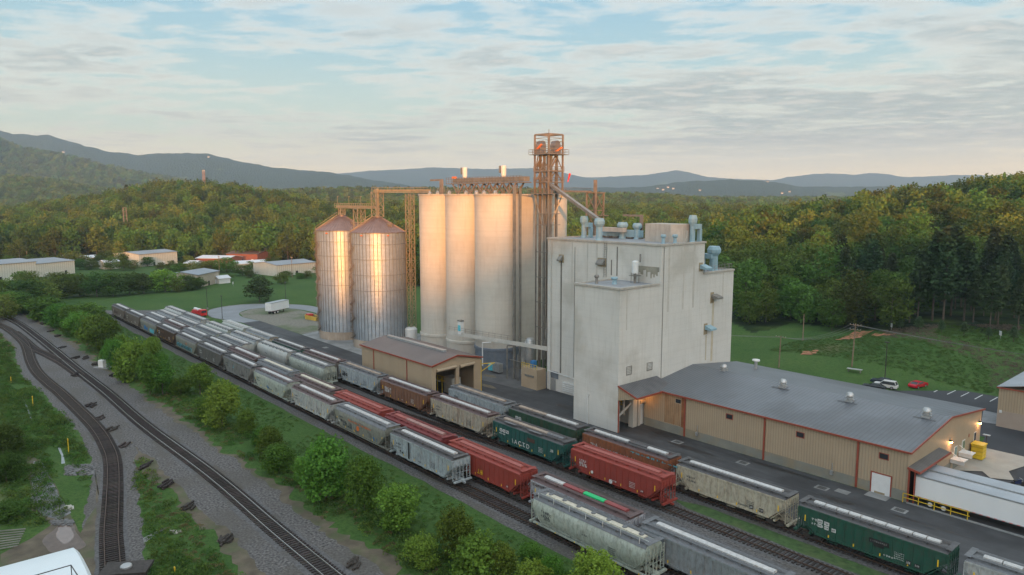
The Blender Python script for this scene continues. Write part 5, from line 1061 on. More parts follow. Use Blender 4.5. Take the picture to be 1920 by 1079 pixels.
t = thing('control_cabinet', 'white cabinet with a blue panel standing on the pipe walkway', 'cabinet', (-136.6, 103.6, 8.1)); MB().box(-137.2, -136, 103.2, 104.1, 8.1, 11.2).build('case', m_white, t); MB().box(-137.1, -136.1, 103.13, 103.195, 8.9, 10.3).build('panel', m_cya, t); MB().box(-137.3, -135.9, 103.15, 104.15, 11.2, 11.5).build('cap', m_steel, t)
# tank behind shed
g = at(771, 648); t = thing('white_tank', 'white upright tank with a side pipe between the grain bin and the silos', 'tank', (g[0], g[1], 0)); MB().lathe(0, 0, [(1.5, 0), (1.6, .5), (1.75, 3.2), (1.75, 4.6), (1.3, 5.1), (0, 5.2)], 18).build('shell', m_white, t, False, True); MB().tube((-1.6, 0, 4.6), (-4.6, -1, 4.6), .2, n=8).tube((-4.6, -1, 4.6), (-4.6, -1, 0), .2, n=8).build('pipe', m_galv, t, False)
g = at(748, 652); t = thing('blower_unit', 'small grey drum beside the white tank behind the shed roof', 'drum', (g[0], g[1], 0)); MB().lathe(0, 0, [(.8, 0), (.8, 2.2), (.4, 2.6), (0, 2.6)], 12).build('drum', m_galv, t, False)
# dust collector group between silo and mill
t = thing('dust_collector', 'upright grey dust collector with pipes squeezed between the right silo and the mill', 'dust collector', (-115.5, 106.5, 0)); MB().lathe(-115.6, 107, [(.3, 3.2), (1.1, 5.0), (1.1, 9.2), (.7, 9.8), (0, 9.9)], 14).build('cyclone', m_galv, t, smooth=True); MB().lathe(-118.2, 107.6, [(.7, 1), (.7, 8.0), (0, 8.5)], 12).build('cyclone', m_galv, t, smooth=True)
mb = MB().tube((-120.6, 104.6, 0), (-120.6, 104.6, 7.6), .16, n=8).tube((-120.6, 104.6, 7.6), (-117, 106.5, 8.6), .16, n=8).tube((-119.4, 105.6, 0), (-119.4, 105.6, 5), .3, n=8).tube((-117.6, 105.2, 0), (-117.6, 105.2, 6), .12, n=8).tube((-110.2, 106.5, 9), (-109.2, 106.5, 17), .22, n=8); mb.build('pipe', m_steel, t)
mb = MB(); [mb.beam((-119.8 + k * .9, 105.1, 0), (-119.8 + k * .9, 105.1, 4.4), .1) for k in range(3)]; mb.box(-120.2, -113.8, 104.9, 105.1, 4.4, 4.55).build('frame', m_steel, t)
t = thing('equipment_block', 'tan walled equipment block with yellow railing at the left corner of the mill', 'equipment block', (-110.8, 103.6, 0)); MB().box(-113.6, -108.6, 102.6, 105.2, 0, 4.4).build('wall', m_tan2, t); mb = MB()
for x in np.arange(-113.6, -108.5, .8): mb.box(x, x + .06, 102.6, 102.66, 4.4, 5.4)
mb.box(-113.6, -108.6, 102.6, 102.66, 5.35, 5.42).box(-113.6, -108.6, 102.6, 102.66, 4.85, 4.92); mb.build('yellow_rail', m_yrail, t); MB().box(-111.6, -110.6, 103.4, 104.4, 4.4, 5.9).build('blue_drum', m_blu, t); MB().box(-112.4, -109.6, 102.5, 102.59, 2.6, 3.0).build('louver', m_steel, t)
solo('traffic_cone', MB().lathe(0, 0, [(.3, 0), (.28, .06), (.2, .06), (.04, .9), (0, .9)], 10), m_hut, 'orange traffic cone at the corner of the tan equipment block', 'cone', loc=(-112.9, 101.3, .05))
t = thing('silo_outlet', 'blue and grey discharge box under the right concrete silo', 'discharge box', (-127, 106, 0)); MB().box(-128.4, -127, 105.4, 106.6, .5, 2.0).build('box', m_cya, t); MB().box(-127, -124.6, 105.6, 106.8, .4, 2.4).build('hopper', m_galv, t)
def bollard(x, y, lab, h=1.3, grp='yellow bollards'): return solo('bollard', MB().lathe(0, 0, [(.13, 0), (.13, h - .08), (.07, h), (0, h + .01)], 10), m_yrail, lab, 'bollard', grp, loc=(x, y, .04))
for px, py, lab in ((953, 722, 'left yellow bollard in front of the right silo'), (969, 727, 'right yellow bollard in front of the right silo')): g = at(px, py); bollard(*g, lab, 2.0)
bollard(-78.7, 97.4, 'yellow bollard beside the open bay under the mill canopy', 1.9); bollard(-78.5, 101.9, 'yellow bollard in front of the white roll door under the mill canopy', 1.9)

# warehouse
t = thing('warehouse', 'long low tan metal warehouse with a blue grey ribbed roof and rust red trim', 'warehouse', (-57, 116, 0)); X0, X1, Y0, Y1, YR = -79.1, -34.5, 101.4, 131.4, 116.2; ZE, ZG = 7.0, 8.75
MB().box(X0, X1, Y0, Y0 + .3, 1.5, ZE).box(X0, X1, Y1 - .3, Y1, 1.5, ZE).prism([(Y0 + .3, ZE), (YR, ZG - .1), (Y1 - .3, ZE), (Y1 - .3, 1.5), (Y0 + .3, 1.5)], X1 - .3, X1).build('wall', m_tan, t)
MB().box(X0, -39.15, Y0 - .02, Y0 + .3, 0, 1.5).box(-36.65, X1 + .02, Y0 - .02, Y0 + .3, 0, 1.5).box(X1 - .3, X1 + .02, Y0 + .3, Y1, 0, 1.5).build('base_wall', m_base, t)
MB().add([(X0, Y0 - .4, ZE - .06), (X1 + .3, Y0 - .4, ZE - .06), (X1 + .3, YR, ZG), (X0, YR, ZG), (X0, Y1 + .3, ZE - .02), (X1 + .3, Y1 + .3, ZE - .02), (X0, Y0 - .4, ZE + .1), (X1 + .3, Y0 - .4, ZE + .1), (X1 + .3, YR, ZG + .16), (X0, YR, ZG + .16), (X0, Y1 + .3, ZE + .1), (X1 + .3, Y1 + .3, ZE + .1)],
         [(3, 2, 1, 0), (4, 5, 2, 3), (6, 7, 8, 9), (9, 8, 11, 10), (0, 1, 7, 6), (5, 4, 10, 11), (1, 2, 8, 7), (2, 5, 11, 8)]).build('roof', m_roofr, t)
MB().beam((X0, Y0 - .46, ZE + .03), (X1 + .36, Y0 - .46, ZE + .03), .12, .26).beam((X1 + .36, Y0 - .4, ZE + .03), (X1 + .36, YR, ZG + .1), .12, .26).beam((X1 + .36, YR, ZG + .1), (X1 + .36, Y1 + .3, ZE + .03), .12, .26).build('gutter_trim', m_redt, t)
for x in (-70.3, -55.5, -41.2): MB().box(x - .12, x + .12, Y0 - .2, Y0 - .03, .1, ZE - .05).build('downspout', m_redt, t)
MB().box(-74.6, -71.2, Y0 - .008, Y0 - .002, 1.6, 6.8).build('rust_stain', M('streaked cladding', (0.31, 0.20, 0.11), .7, var=.2, ribs='xy', ribd=.42, streak=.7, scol=(.20, .075, .02)), t); MB().box(-71.1, -70.5, Y0 - .012, Y0 - .004, .3, 6.8).build('rust_stain', M('heavy rust streak', (0.22, 0.085, 0.03), .8, var=.35, sc=1), t)
for x, z in ((-72.4, 5.5), (-62.4, 5.1), (-50.4, 5.1), (-38.4, 5.1)):
    f = MB().box(x, x + 1.3, Y0 - .06, Y0 - .002, z, z + .1).box(x, x + 1.3, Y0 - .06, Y0 - .002, z + .8, z + .9).box(x, x + .1, Y0 - .06, Y0 - .002, z + .1, z + .8).box(x + 1.2, x + 1.3, Y0 - .06, Y0 - .002, z + .1, z + .8).build('window', m_redt if x > -70 else m_tan2, t); MB().box(x + .1, x + 1.2, Y0 - .04, Y0 - .003, z + .1, z + .8).build('pane', m_glass, f)
d = MB().box(-39.15, -36.65, Y0 - .06, Y0 - .025, 0, 2.9).build('white_door', m_white, t); MB().box(-39.3, -39.15, Y0 - .09, Y0 - .003, 0, 3.05).box(-36.65, -36.5, Y0 - .09, Y0 - .003, 0, 3.05).box(-39.15, -36.65, Y0 - .09, Y0 - .003, 2.9, 3.05).build('frame', m_redt, d); MB().box(-38.7, -37.3, Y0 - .075, Y0 - .065, .02, .35).build('rust_mark', m_stain, d)
sheet('door_ramp', [(-39.3, 99.4), (-36.4, 99.4), (-36.4, 101.3), (-39.3, 101.3)], .09, m_conc)
for x in (-67.9, -44.9): m = MB().box(x, x + .4, Y0 - .35, Y0 - .05, .9, 1.5).tube((x + .2, Y0 - .1, 1.5), (x + .2, Y0 - .1, 2.6), .06, n=6); m.build('gas_meter', m_galv, t)
for y, z in ((117.0, 4.9), (130.2, 5.0)):
    l = MB().box(X1 + .02, X1 + .3, y - .25, y + .25, z, z + .25).build('wall_lamp', m_dark, t); MB().box(X1 + .05, X1 + .34, y - .2, y + .2, z - .12, z - .01).build('lit_lens', M('lit lens', (1, .5, .2), emit=((1, .45, .14), 28)), l)
    pl = bpy.data.lights.new('wall_light', 'POINT'); pl.energy = 35; pl.color = (1, .5, .2); pl.shadow_soft_size = .15; po = bpy.data.objects.new('wall_light', pl); COL.objects.link(po); po.location = (X1 + .7, y, z - .35)
pl = bpy.data.lights.new('wall_light', 'POINT'); pl.energy = 30; pl.color = (1, .45, .15); pl.shadow_soft_size = .15; po = bpy.data.objects.new('wall_light', pl); COL.objects.link(po); po.location = (-78.3, 99.9, 5.4)
for y, z in ((119.2, 2.0), (122.7, 2.2)):
    w = MB().box(X1 + .003, X1 + .06, y, y + 1.3, z, z + 1.5).build('window', m_white, t); MB().box(X1 + .05, X1 + .08, y + .12, y + 1.18, z + .12, z + 1.38).build('pane', M('greenish glass', (.12, .2, .17), .2), w)
    MB().box(X1 + .06, X1 + 1.9, y - 1.6, y + .2, z + .0, z + .12).build('door_hood', m_white, t); MB().box(X1 + .06, X1 + 1.9, y - 1.5, y - 1.4, z - .5, z).beam((X1 + .1, y - 1.5, z + 1.2), (X1 + 1.8, y - 1.5, z + .1), .06).build('hood_bracket', m_white, t)
    MB().box(X1 + .003, X1 + .05, y - 1.2, y - .2, .15, 2.0).build('door', m_tan2, t)
w = MB().box(X1 + .003, X1 + .06, 128.2, 129.2, 2.1, 3.8).build('window', m_white, t); MB().box(X1 + .05, X1 + .08, 128.3, 129.1, 2.2, 3.7).build('pane', m_glass, w)
MB().box(X1 + .003, X1 + .03, 125.6, 126.0, 3.6, 4.1).build('alarm_box', m_redt, t)
c = MB().add([(X1, 101.0, 4.9), (X1 + 1.5, 101.0, 4.6), (X1 + 1.5, 112.6, 4.6), (X1, 112.6, 4.9), (X1, 101.0, 5.05), (X1 + 1.5, 101.0, 4.75), (X1 + 1.5, 112.6, 4.75), (X1, 112.6, 5.05)], [(3, 2, 1, 0), (4, 5, 6, 7), (0, 1, 5, 4), (1, 2, 6, 5), (2, 3, 7, 6)]).build('dock_canopy', M('dock canopy roof', (.10, .095, .09), .5, ribs='y', ribd=.5), t)
MB().beam((X1, 100.94, 4.95), (X1 + 1.56, 100.94, 4.65), .1, .3).beam((X1 + 1.56, 100.9, 4.65), (X1 + 1.56, 112.7, 4.65), .1, .3).build('trim', m_redt, c); MB().box(X1 + .05, X1 + .25, 101.2, 101.4, 0, 4.8).box(X1 + .8, X1 + .95, 101.2, 101.35, 0, 4.7).build('post', m_redt, c)
MB().box(X1 - .01, X1 + .04, 101.8, 112.0, .3, 4.3).build('dock_opening', m_dark, t)
for i, (px, py, z) in enumerate(((1357, 697, 8.6), (1468, 726, 8.9), (1593, 752, 8.9), (1737, 782, 8.9))):
    g = at(px, py, 8.7); v = thing('roof_ventilator', ('steel roof ventilator nearest the mill wall on the warehouse roof', 'steel roof ventilator second from the mill on the warehouse ridge', 'steel roof ventilator third from the mill on the warehouse ridge', 'steel roof ventilator nearest the gable end of the warehouse')[i], 'roof ventilator', (g[0], min(g[1], 118), 8.55), 0, 'ventilators on the warehouse ridge'); v.scale = (.78, .78, .8)
    MB().box(-.7, .7, -.7, .7, 0, .5).build('curb', m_galv, v, False); MB().lathe(0, 0, [(.5, .5), (.5, .7), (.85, .8), (.85, 1.0), (.5, 1.05), (.5, 1.25), (.8, 1.3), (.75, 1.6), (.5, 1.9), (0, 1.95)], 14).build('turbine', m_galv, v, False, True); MB().add([(-2, -1.4, .02), (2, -1.4, .02), (2, .5, .14), (-2, .5, .14)], [(0, 1, 2, 3)]).build('soot_flashing', M('sooty flashing', (.07, .075, .08), .6, var=.4, sc=2), v, False)
g = at(1417, 690, 8.0); v = thing('roof_ventilator', 'white capped vent pipe near the back edge of the warehouse roof', 'vent pipe', (g[0], g[1], 7.9)); MB().tube((0, 0, -.3), (0, 0, 1.5), .3, n=12).build('pipe', m_galv, v, False); MB().lathe(0, 0, [(.3, 1.5), (.75, 1.5), (.7, 1.75), (0, 1.8)], 12).build('cap', m_white, v, False)
# trailers at the dock
m_trl = M('white trailer side', (0.66, 0.68, 0.68), 0.45, var=0.05, sc=0.3); m_trt = M('trailer roof', (0.34, 0.37, 0.40), 0.4, 0.4, var=0.15, sc=0.3)
def trailer(x, y, rz, L, lab, H=4.1, ref=True, rows=2):
    t = thing('box_trailer', lab, 'trailer', (x, y, 0), rz); w = 1.3
    MB().box(0, L, -w, w, 1.2, H - .05).build('box', m_trl, t, False); MB().box(-.01, L + .01, -w - .02, w + .02, H - .05, H).build('roof', m_trt, t, False); MB().box(.03, L - .03, -w - .03, -w, H - .2, H - .06).box(.03, L - .03, w, w + .03, H - .2, H - .06).box(0, L, -w - .02, -w, 1.12, 1.22).build('rail', m_galv, t, False)
    MB().box(-.03, -.005, -1.2, -.02, 1.3, H - .15).box(-.03, -.005, .02, 1.2, 1.3, H - .15).build('door', m_white, t, False)
    b = MB().box(1.2, 4.4, -.6, .6, .85, 1.15).build('axle_frame', m_truck, t, False)
    for k in (1.9, 3.5):
        for s_ in (-1, 1): wl = MB().tube((k, s_ * .75, .52), (k, s_ * 1.22, .52), .52, n=16).build('wheel', M('tyre', (.02, .02, .02), .8), b, False); MB().tube((k, s_ * 1.2, .52), (k, s_ * 1.25, .52), .3, n=12).build('rim', m_white, wl, False)
    MB().box(L - 2.6, L - 2.4, -.9, -.7, 0, 1.2).box(L - 2.6, L - 2.4, .7, .9, 0, 1.2).build('landing_gear', m_truck, t, False)
    if ref: mb = MB(); [mb.box(.4 + k * .8, .75 + k * .8, -w - .035, -w - .025, 1.15, 1.22) for k in range(int(L / .8) - 1)]; mb.build('reflector', M('red reflector', (.6, .05, .04)), t, False)
    return t
trailer(-33.6, 102.9, 0, 16.0, 'white box trailer backed to the dock, nearest the yellow railing'); trailer(-33.9, 106.3, 0, 16.0, 'white box trailer backed to the dock behind the first one')
g = at(506, 590); g2 = at(537, 583); tr = trailer(g[0], g[1] - 0.5, math.atan2(g2[1] - g[1], g2[0] - g[0]), 9.6, 'white box trailer parked on the gravel inside the loop road')
t = thing('yellow_railing', 'yellow pipe railing along the road beside the dock trailers', 'railing', (-34, 101.2, 0)); mb = MB()
for x in np.arange(-34.9, -26.6, 1.93): mb.box(x, x + .09, 101.0, 101.09, 0, 1.35)
mb.box(-34.9, -26.9, 101.0, 101.08, 1.27, 1.35).box(-34.9, -26.9, 101.0, 101.08, .7, .78); mb.build('rail', m_yrail, t)
solo('dock_kerb', MB().box(-34.4, 24, 100.95, 101.2, 0, .2), m_conc, 'low concrete kerb between the road and the sunken dock yard', 'kerb')
t = thing('yellow_container', 'small yellow ribbed container beside the gable wall of the warehouse', 'container', (-33.4, 127.2, .12)); MB().box(-.8, .8, -.9, .9, .1, 2.3).build('body', M('yellow container paint', (.62, .42, .02), .5, ribs='z', ribd=.6), t, False); MB().box(-.9, .9, -1, 1, 2.3, 2.45).build('lid', m_yrail, t, False)
g = at(1848, 842); t = thing('post_sign', 'small dark sign table on a post beside the sidewalk', 'sign', (g[0], g[1], .1)); MB().tube((0, 0, 0), (0, 0, 2.2), .06, n=6).build('post', m_truck, t, False); MB().box(-.5, .5, -.3, .3, 2.2, 2.3).build('board', m_galv, t, False)
# right-edge building
t = thing('tan_outbuilding', 'tan metal building with a pale grey roof cut off by the right edge', 'building', (-30, 145, 0)); X0, X1, Y0, Y1 = -36.6, -8, 118 + 30.4, 168
MB().box(X0, X1, Y0, Y1, 3.0, 7.2).build('wall', m_tan, t); MB().box(X0 - .02, X1, Y0 - .02, Y1, 0, 3.0).build('base_wall', M('pinkish block wall', (.33, .27, .22), .85, var=.08), t); Ymm = (Y0 + Y1) / 2
MB().prism([(X0 - .3, 7.2), ((X0 + X1) / 2, 10.4), (X1 + .3, 7.2), (X1 + .3, 7.3), ((X0 + X1) / 2, 10.55), (X0 - .3, 7.32)], Y0 - .3, Y1 + .3, 'y').build('roof', m_trt, t); MB().box(X0 - .32, X1, Y0 - .36, Y0 - .3, 7.05, 7.3).build('trim', m_redt, t); MB().box(X0 + 4, X0 + 6, Y0 - .06, Y0 - .025, 4.5, 4.9).build('vent', m_dark, t); MB().box(X0 + .3, X0 + .7, Y0 - .06, Y0 - .025, 2.6, 3.1).build('sign', m_white, t)
for (px, py), lab in (((1865, 800), 'yellow bollard at the left corner of the tan outbuilding'), ((1887.5, 808), 'yellow bollard before the tan outbuilding, left of the close pair'), ((1895.5, 809), 'yellow bollard before the tan outbuilding, right of the close pair')): g = at(px, py); bollard(*g, lab, 2.2)
# ------------------------------------------------------------------ vehicles
m_tyre = M('tyre rubber', (.02, .02, .02), .85); m_hub = M('hub metal', (.35, .35, .36), .4, .6)
def automobile(x, y, rz, col, lab, suv=False):
    t = thing('parked_car', lab, 'car', (x, y, .035), rz, 'cars parked behind the warehouse'); L, W = (4.7, .93) if suv else (4.6, .9); H = 1.7 if suv else 1.42
    m = M('car paint', col, .25, .1, var=.03); b = MB(); pr = [(-L / 2, .35), (-L / 2, .8), (-L / 2 + .15, .95), (-1.2 if not suv else -1.0, 1.0), (1.2, 1.02), (L / 2 - .2, .95), (L / 2, .75), (L / 2, .35)]
    b.prism(pr, -W, W, 'y'); b.build('body', m, t, False)
    z1 = H; g = [(-1.1 if not suv else -1.1, .98), (-.4, z1 - .05), (1.1 if not suv else 1.9, z1 - .05), (1.9 if not suv else 2.25, .98)]
    b = MB(); n = 4; vs = [(p[0], -W + (.06 if i in (0, 3) else .2), p[1]) for i, p in enumerate(g)] + [(p[0], W - (.06 if i in (0, 3) else .2), p[1]) for i, p in enumerate(g)]; b.add(vs, [(0, 1, 2, 3), (7, 6, 5, 4), (0, 4, 5, 1), (2, 6, 7, 3)]); b.build('windows', m_glass, t, False)
    b = MB(); b.box(g[1][0] - .02, g[2][0] + .05, -W + .18, W - .18, z1 - .06, z1); 
    for i, j in ((0, 1), (3, 2)):
        for s_ in (0, 4): b.beam(vs[i + s_], vs[j + s_], .09)
    b.build('roof', m, t, False)
    for sx in (-1.4, 1.4):
        for s_ in (-1, 1): w = MB().tube((sx, s_ * (W - .2), .34), (sx, s_ * (W + .02), .34), .34, n=16).build('wheel', m_tyre, t, False); MB().tube((sx, s_ * (W + .015), .34), (sx, s_ * (W + .03), .34), .2, n=10).build('rim', m_hub, w, False)
    for s_ in (-1, 1): MB().box(-L / 2 - .02, -L / 2 + .05, s_ * .65 - .18, s_ * .65 + .18, .65, .8).build('headlight', m_white, t, False)
    return t
g = at(1660, 728); automobile(g[0], g[1], 0.15, (.62, .62, .6), 'white SUV parked behind the warehouse between two dark cars', True)
g = at(1652, 722); automobile(g[0], g[1] + .6, 0.15, (.02, .03, .045), 'dark blue car parked just beyond the white SUV')
g = at(1640, 731); automobile(g[0], g[1] - .5, 0.15, (.015, .02, .025), 'black car half hidden by the warehouse roof in front of the white SUV')
g = at(1721, 727); automobile(g[0], g[1], -1.75, (.5, .015, .03), 'small red car parked alone at the far edge of the lot')
# red truck beside the silver hoppers
g = at(372, 592); t = thing('red_truck', 'bright red flatbed truck standing beyond the pale hoppers by the field', 'truck', (g[0], g[1], 0), .1); t.scale = (.85, .85, .85)
m_red = M('truck red', (.55, .02, .02), .4); MB().box(3.0, 5.4, -1.2, 1.2, .6, 2.9).build('cab', m_red, t, False); MB().box(-4.5, 3.0, -1.2, 1.2, .9, 1.3).build('bed', m_red, t, False); MB().box(-3.5, 2.2, -1.1, 1.1, 1.3, 2.2).build('load', m_red, t, False); MB().tube((-3, 0, 2.6), (2, 0, 2.6), .55, n=12).build('hose_reel', m_white, t, False); MB().box(5.41, 5.44, -1, 1, 1.7, 2.6).build('windscreen', m_glass, t, False)
for x in (-3.2, -2, 4.2):
    for s_ in (-1, 1): MB().tube((x, s_ * .85, .5), (x, s_ * 1.22, .5), .5, n=14).build('wheel', m_tyre, t, False)
g = at(589, 600); t = thing('yellow_dumpster', 'open yellow dumpster with red scrap on the gravel by the left grain bin', 'dumpster', (g[0], g[1], 0), .15); m_yd = M('dumpster yellow', (.55, .36, .06), .6, var=.2)
MB().add([(-3.2, -1.2, 0), (2.6, -1.2, 0), (2.6, 1.2, 0), (-3.2, 1.2, 0), (-3.6, -1.3, 1.5), (3.2, -1.3, 1.5), (3.2, 1.3, 1.5), (-3.6, 1.3, 1.5)], [(0, 3, 2, 1), (0, 1, 5, 4), (1, 2, 6, 5), (2, 3, 7, 6), (3, 0, 4, 7)]).build('bin', m_yd, t, False); MB().box(-3.3, 2.8, -1.15, 1.15, .8, 1.1).build('scrap', m_truck, t, False); MB().box(-3.2, -1.8, -1, 1, 1.1, 1.8).build('red_scrap', m_red, t, False)
g = at(1908, 912); t = thing('motorcycle', 'dark motorcycle with chrome handlebar at the right edge beyond the trailers', 'motorcycle', (g[0], g[1], .03), .8)
for x in (-.7, .7): MB().tube((x, -.07, .32), (x, .07, .32), .32, n=16).build('wheel', m_tyre, t, False)
MB().box(-.45, .4, -.14, .14, .35, .75).box(-.1, .45, -.13, .13, .75, .95).build('body', M('navy gloss', (.02, .03, .08), .2), t, False); MB().beam((.7, 0, .32), (.45, 0, 1.05), .07).beam((.42, -.38, 1.08), (.42, .38, 1.08), .05).build('fork', m_galv, t, False); MB().box(-.6, -.1, -.15, .15, .76, .86).build('seat', m_tyre, t, False)
# ------------------------------------------------------------------ poles, wires, posts
m_wood = M('pole timber', (.23, .16, .11), .85, var=.25, sc=.8); m_wire = M('cable', (.16, .16, .16), .5)
def upole(px, py, top, lab, arms=1, lean=0, h=None, r=.16):
    x, y, z = onground(px, py); d = x * FW[0] + y * FW[1]; h = h or (py - top) / 1348 * d * 1.0
    t = thing('utility_pole', lab, 'utility pole', (x, y, z), 0, 'timber utility poles'); MB().tube((0, 0, -.5), (lean, 0, h), r, r * .7, 10).build('pole', m_wood, t, False)
    for k in range(arms):
        zz = h - .4 - k * 1.1; c = MB().box(lean - 1.3, lean + 1.3, -.06, .06, zz, zz + .12).build('crossarm', m_wood, t, False); mb = MB()
        for q in (-1.2, -.5, .5, 1.2): mb.tube((lean + q, 0, zz + .12), (lean + q, 0, zz + .35), .06, n=6)
        mb.build('insulator', m_galv, c, False)
    return (x + lean, y, z + h - .3)
q1 = upole(1460, 690, 628, 'timber utility pole standing just behind the warehouse roof', 1, .2); q2 = upole(1597, 688, 604, 'taller timber utility pole with two crossarms on the grass below the red clay cut', 2, .3)
q3 = upole(1505, 640, 588, 'bare grey pole standing against the trees between the two utility poles', 0, 0)
def wire(a, b, sag, lab, off=0):
    mb = MB(); a = Vector(a) + Vector((off, 0, 0)); b = Vector(b) + Vector((off, 0, 0)); P_ = [a.lerp(b, i / 14) - Vector((0, 0, sag * 4 * (i / 14) * (1 - i / 14))) for i in range(15)]
    for u, v in zip(P_[:-1], P_[1:]): mb.beam(u, v, .045)
    return solo('power_line', mb, m_wire, lab, 'power line', 'power lines on the timber poles', loc=tuple(a))
for o in (-1.1, 0, 1.1): wire(q1, q2, 1.6, 'sagging wire between the two crossarm poles', o); wire(q2, (12, 178, 9.5), 1.5, 'long wire running right from the taller pole across the grass bank', o)
for o in (-.6, .6): wire(q1, (-110, 140, 9), .5, 'wire running left from the nearer pole towards the mill', o)
def lamppost(px, py, top, lab):
    x, y, z = onground(px, py); d = x * FW[0] + y * FW[1]; h = (py - top) / 1348 * d; t = thing('lamp_post', lab, 'lamp post', (x, y, z), 0, 'dark lamp posts'); MB().tube((0, 0, 0), (0, 0, h), .11, .08, 8).build('pole', m_truck, t, False); MB().box(-.45, .45, -.25, .25, h, h + .16).build('lamp_head', m_truck, t, False); MB().tube((0, 0, 0), (0, 0, .5), .3, n=10).build('footing', m_conc, t, False)
lamppost(1659, 713, 640, 'dark lamp post at the left end of the car park'); lamppost(389, 580, 541, 'dark lamp post on the grass left of the loop road'); lamppost(417, 600, 555, 'dark lamp post beside the silver hoppers at the near side of the loop road'); lamppost(536, 571, 530, 'dark lamp post beyond the parked white trailer')
for (x_, y_), lab in (((1602, 699), 'low grey bench on the grass behind the warehouse'),):
    x, y, z = onground(x_, y_); t = thing('bench', lab, 'bench', (x, y, z), .2); MB().box(-1.6, 1.6, -.5, .5, .7, .8).build('top', m_galv, t, False); MB().box(-1.3, -1.2, -.4, .4, 0, .7).build('leg', m_steel, t, False); MB().box(1.2, 1.3, -.4, .4, 0, .7).build('leg', m_steel, t, False)
for px, py, top, lab in ((62, 762, 743, 'yellow marker post beside the narrow ditch at left'), (21, 718, 707, 'short yellow marker post at the far left grass'), (129, 850, 822, 'yellow marker post in the weeds left of the curved siding'), (328, 1076, 1063, 'yellow marker post at the bottom edge between the tracks')):
    g = at(px, py); d = g[0] * FW[0] + g[1] * FW[1]; h = (py - top) / 1348 * d * 1.02; t = thing('marker_post', lab, 'marker post', (*g, 0), 0, 'yellow marker posts'); MB().tube((0, 0, 0), (0, 0, h), .07, n=8).build('post', m_yrail, t, False); MB().box(-.14, .14, -.06, .06, h - .25, h + .05).build('plate', m_yrail, t, False)
g = at(192, 690); t = thing('signal_cabinet', 'white signal cabinet on a slab beside the main line and the bushes', 'cabinet', (*g, 0), .6); MB().box(-.7, .7, -.5, .5, .2, 1.9).build('case', m_white, t, False); MB().box(-1.8, 2.4, -1, 1, 0, .2).build('slab', m_conc, t, False); MB().box(1.3, 1.9, -.3, .3, .2, 1.1).build('box', m_galv, t, False); MB().tube((-1.2, 0, .2), (-1.2, 0, 2.6), .06, n=6).build('mast', m_truck, t, False)
for px, py, lab in ((203, 551, 'small white marker at the far edge of the field'), (437, 537, 'small white marker on the field before the grey roofed shop'), (1671, 620, 'small white sign on the grass bank below the young pines'), (1875, 636, 'small white sign before the pine wood at right')):
    x, y, z = onground(px, py); t = thing('small_sign', lab, 'sign', (x, y, z), AZ - math.pi / 2, 'small white signs'); MB().box(-.5, .5, -.04, .04, .9, 2.0).build('board', m_white, t, False); MB().tube((0, .06, 0), (0, .06, 1.9), .05, n=6).build('post', m_galv, t, False)
# heaps of old sleepers along the main line
r = random.Random(5)
heaps = [(143, 704), (170, 763), (189, 785), (211, 806), (235, 837), (275, 876), (312, 912), (357, 952), (425, 1014), (160, 673), (180, 684), (118, 652), (108, 631), (56, 596), (70, 602), (82, 608), (95, 622), (213, 705), (142, 672), (665, 1058)]
for i, (px, py) in enumerate(heaps):
    g = at(px, py); mb = MB()
    for k in range(r.randint(9, 14)):
        a = r.uniform(-.35, .35) + 2.4; x = r.uniform(-.9, .9); y = r.uniform(-.55, .55); z = .1 + .14 * r.random() * (k // 3); L_ = r.uniform(.5, .95)
        mb.beam((x - math.cos(a) * L_, y - math.sin(a) * L_, z), (x + math.cos(a) * L_, y + math.sin(a) * L_, z + r.uniform(-.04, .06)), .24)
    me = mb.mesh('sleeper_heap'); me.materials.append(m_tie); o = bpy.data.objects.new('sleeper_heap', me); COL.objects.link(o); o.location = (*g, 0)
    k = (i if i < 9 else i - 9); grp_ = heaps[:9] if i < 9 else heaps[9:]; rank = sorted(grp_, key=lambda q: q[1]).index((px, py)); W_ = ['first', 'second', 'third', 'fourth', 'fifth', 'sixth', 'seventh', 'eighth', 'ninth', 'tenth', 'eleventh']
    tag(o, 'pile of old sleepers %s of the main line, %s from the far end' % ('left' if i < 9 else 'right', W_[rank]), 'sleeper pile', 'piles of old sleepers')
# white fabric roof and railing at the bottom left corner
m_fab = M('white roof sheet', (.62, .68, .70), .5, var=.04, sc=.3)
t = thing('white_roofed_shelter', 'white curved sheet roof filling the bottom left corner', 'shelter', (-80, 8, 0))
g1 = Vector((*at(-120, 1096, 6), 6)); g2 = Vector((*at(145, 1025, 6), 6)); dn = Vector((.66, -.75, 0)).normalized(); ax = (g1 - g2).normalized(); sd = Vector((-ax.y, ax.x, 0)); sd = sd if sd.dot(Vector((-FW[0], -FW[1], 0))) > 0 else -sd
pr = [(0.0, 6.0), (1.2, 6.25), (3.5, 6.5), (6.5, 6.55), (10, 6.3), (13, 5.6)]; vs = []
for L_ in (0, .35, 14):
    for k, (w, z) in enumerate(pr): p = g2 + ax * L_ + sd * w; vs.append((p.x, p.y, z - (.45 if L_ == 0 else 0)))
n = len(pr); vs2 = [(a, b, z - .2) for a, b, z in vs]
fs = [(i * n + j, i * n + j + 1, (i + 1) * n + j + 1, (i + 1) * n + j) for i in range(2) for j in range(n - 1)]
MB().add(vs, fs).add(vs2, [f[::-1] for f in fs]).build('roof', m_fab, t, smooth=True)
pw = MB(); a = g2 + ax * .4 + sd * .4; b = g2 + ax * 13.6 + sd * .4; c = g2 + ax * .4 + sd * 12; d = g2 + ax * 13.6 + sd * 12
for p, q in ((a, b), (a, c), (b, d)): pw.add([(p.x, p.y, 0), (q.x, q.y, 0), (q.x, q.y, 5.6), (p.x, p.y, 5.6)], [(0, 1, 2, 3)])
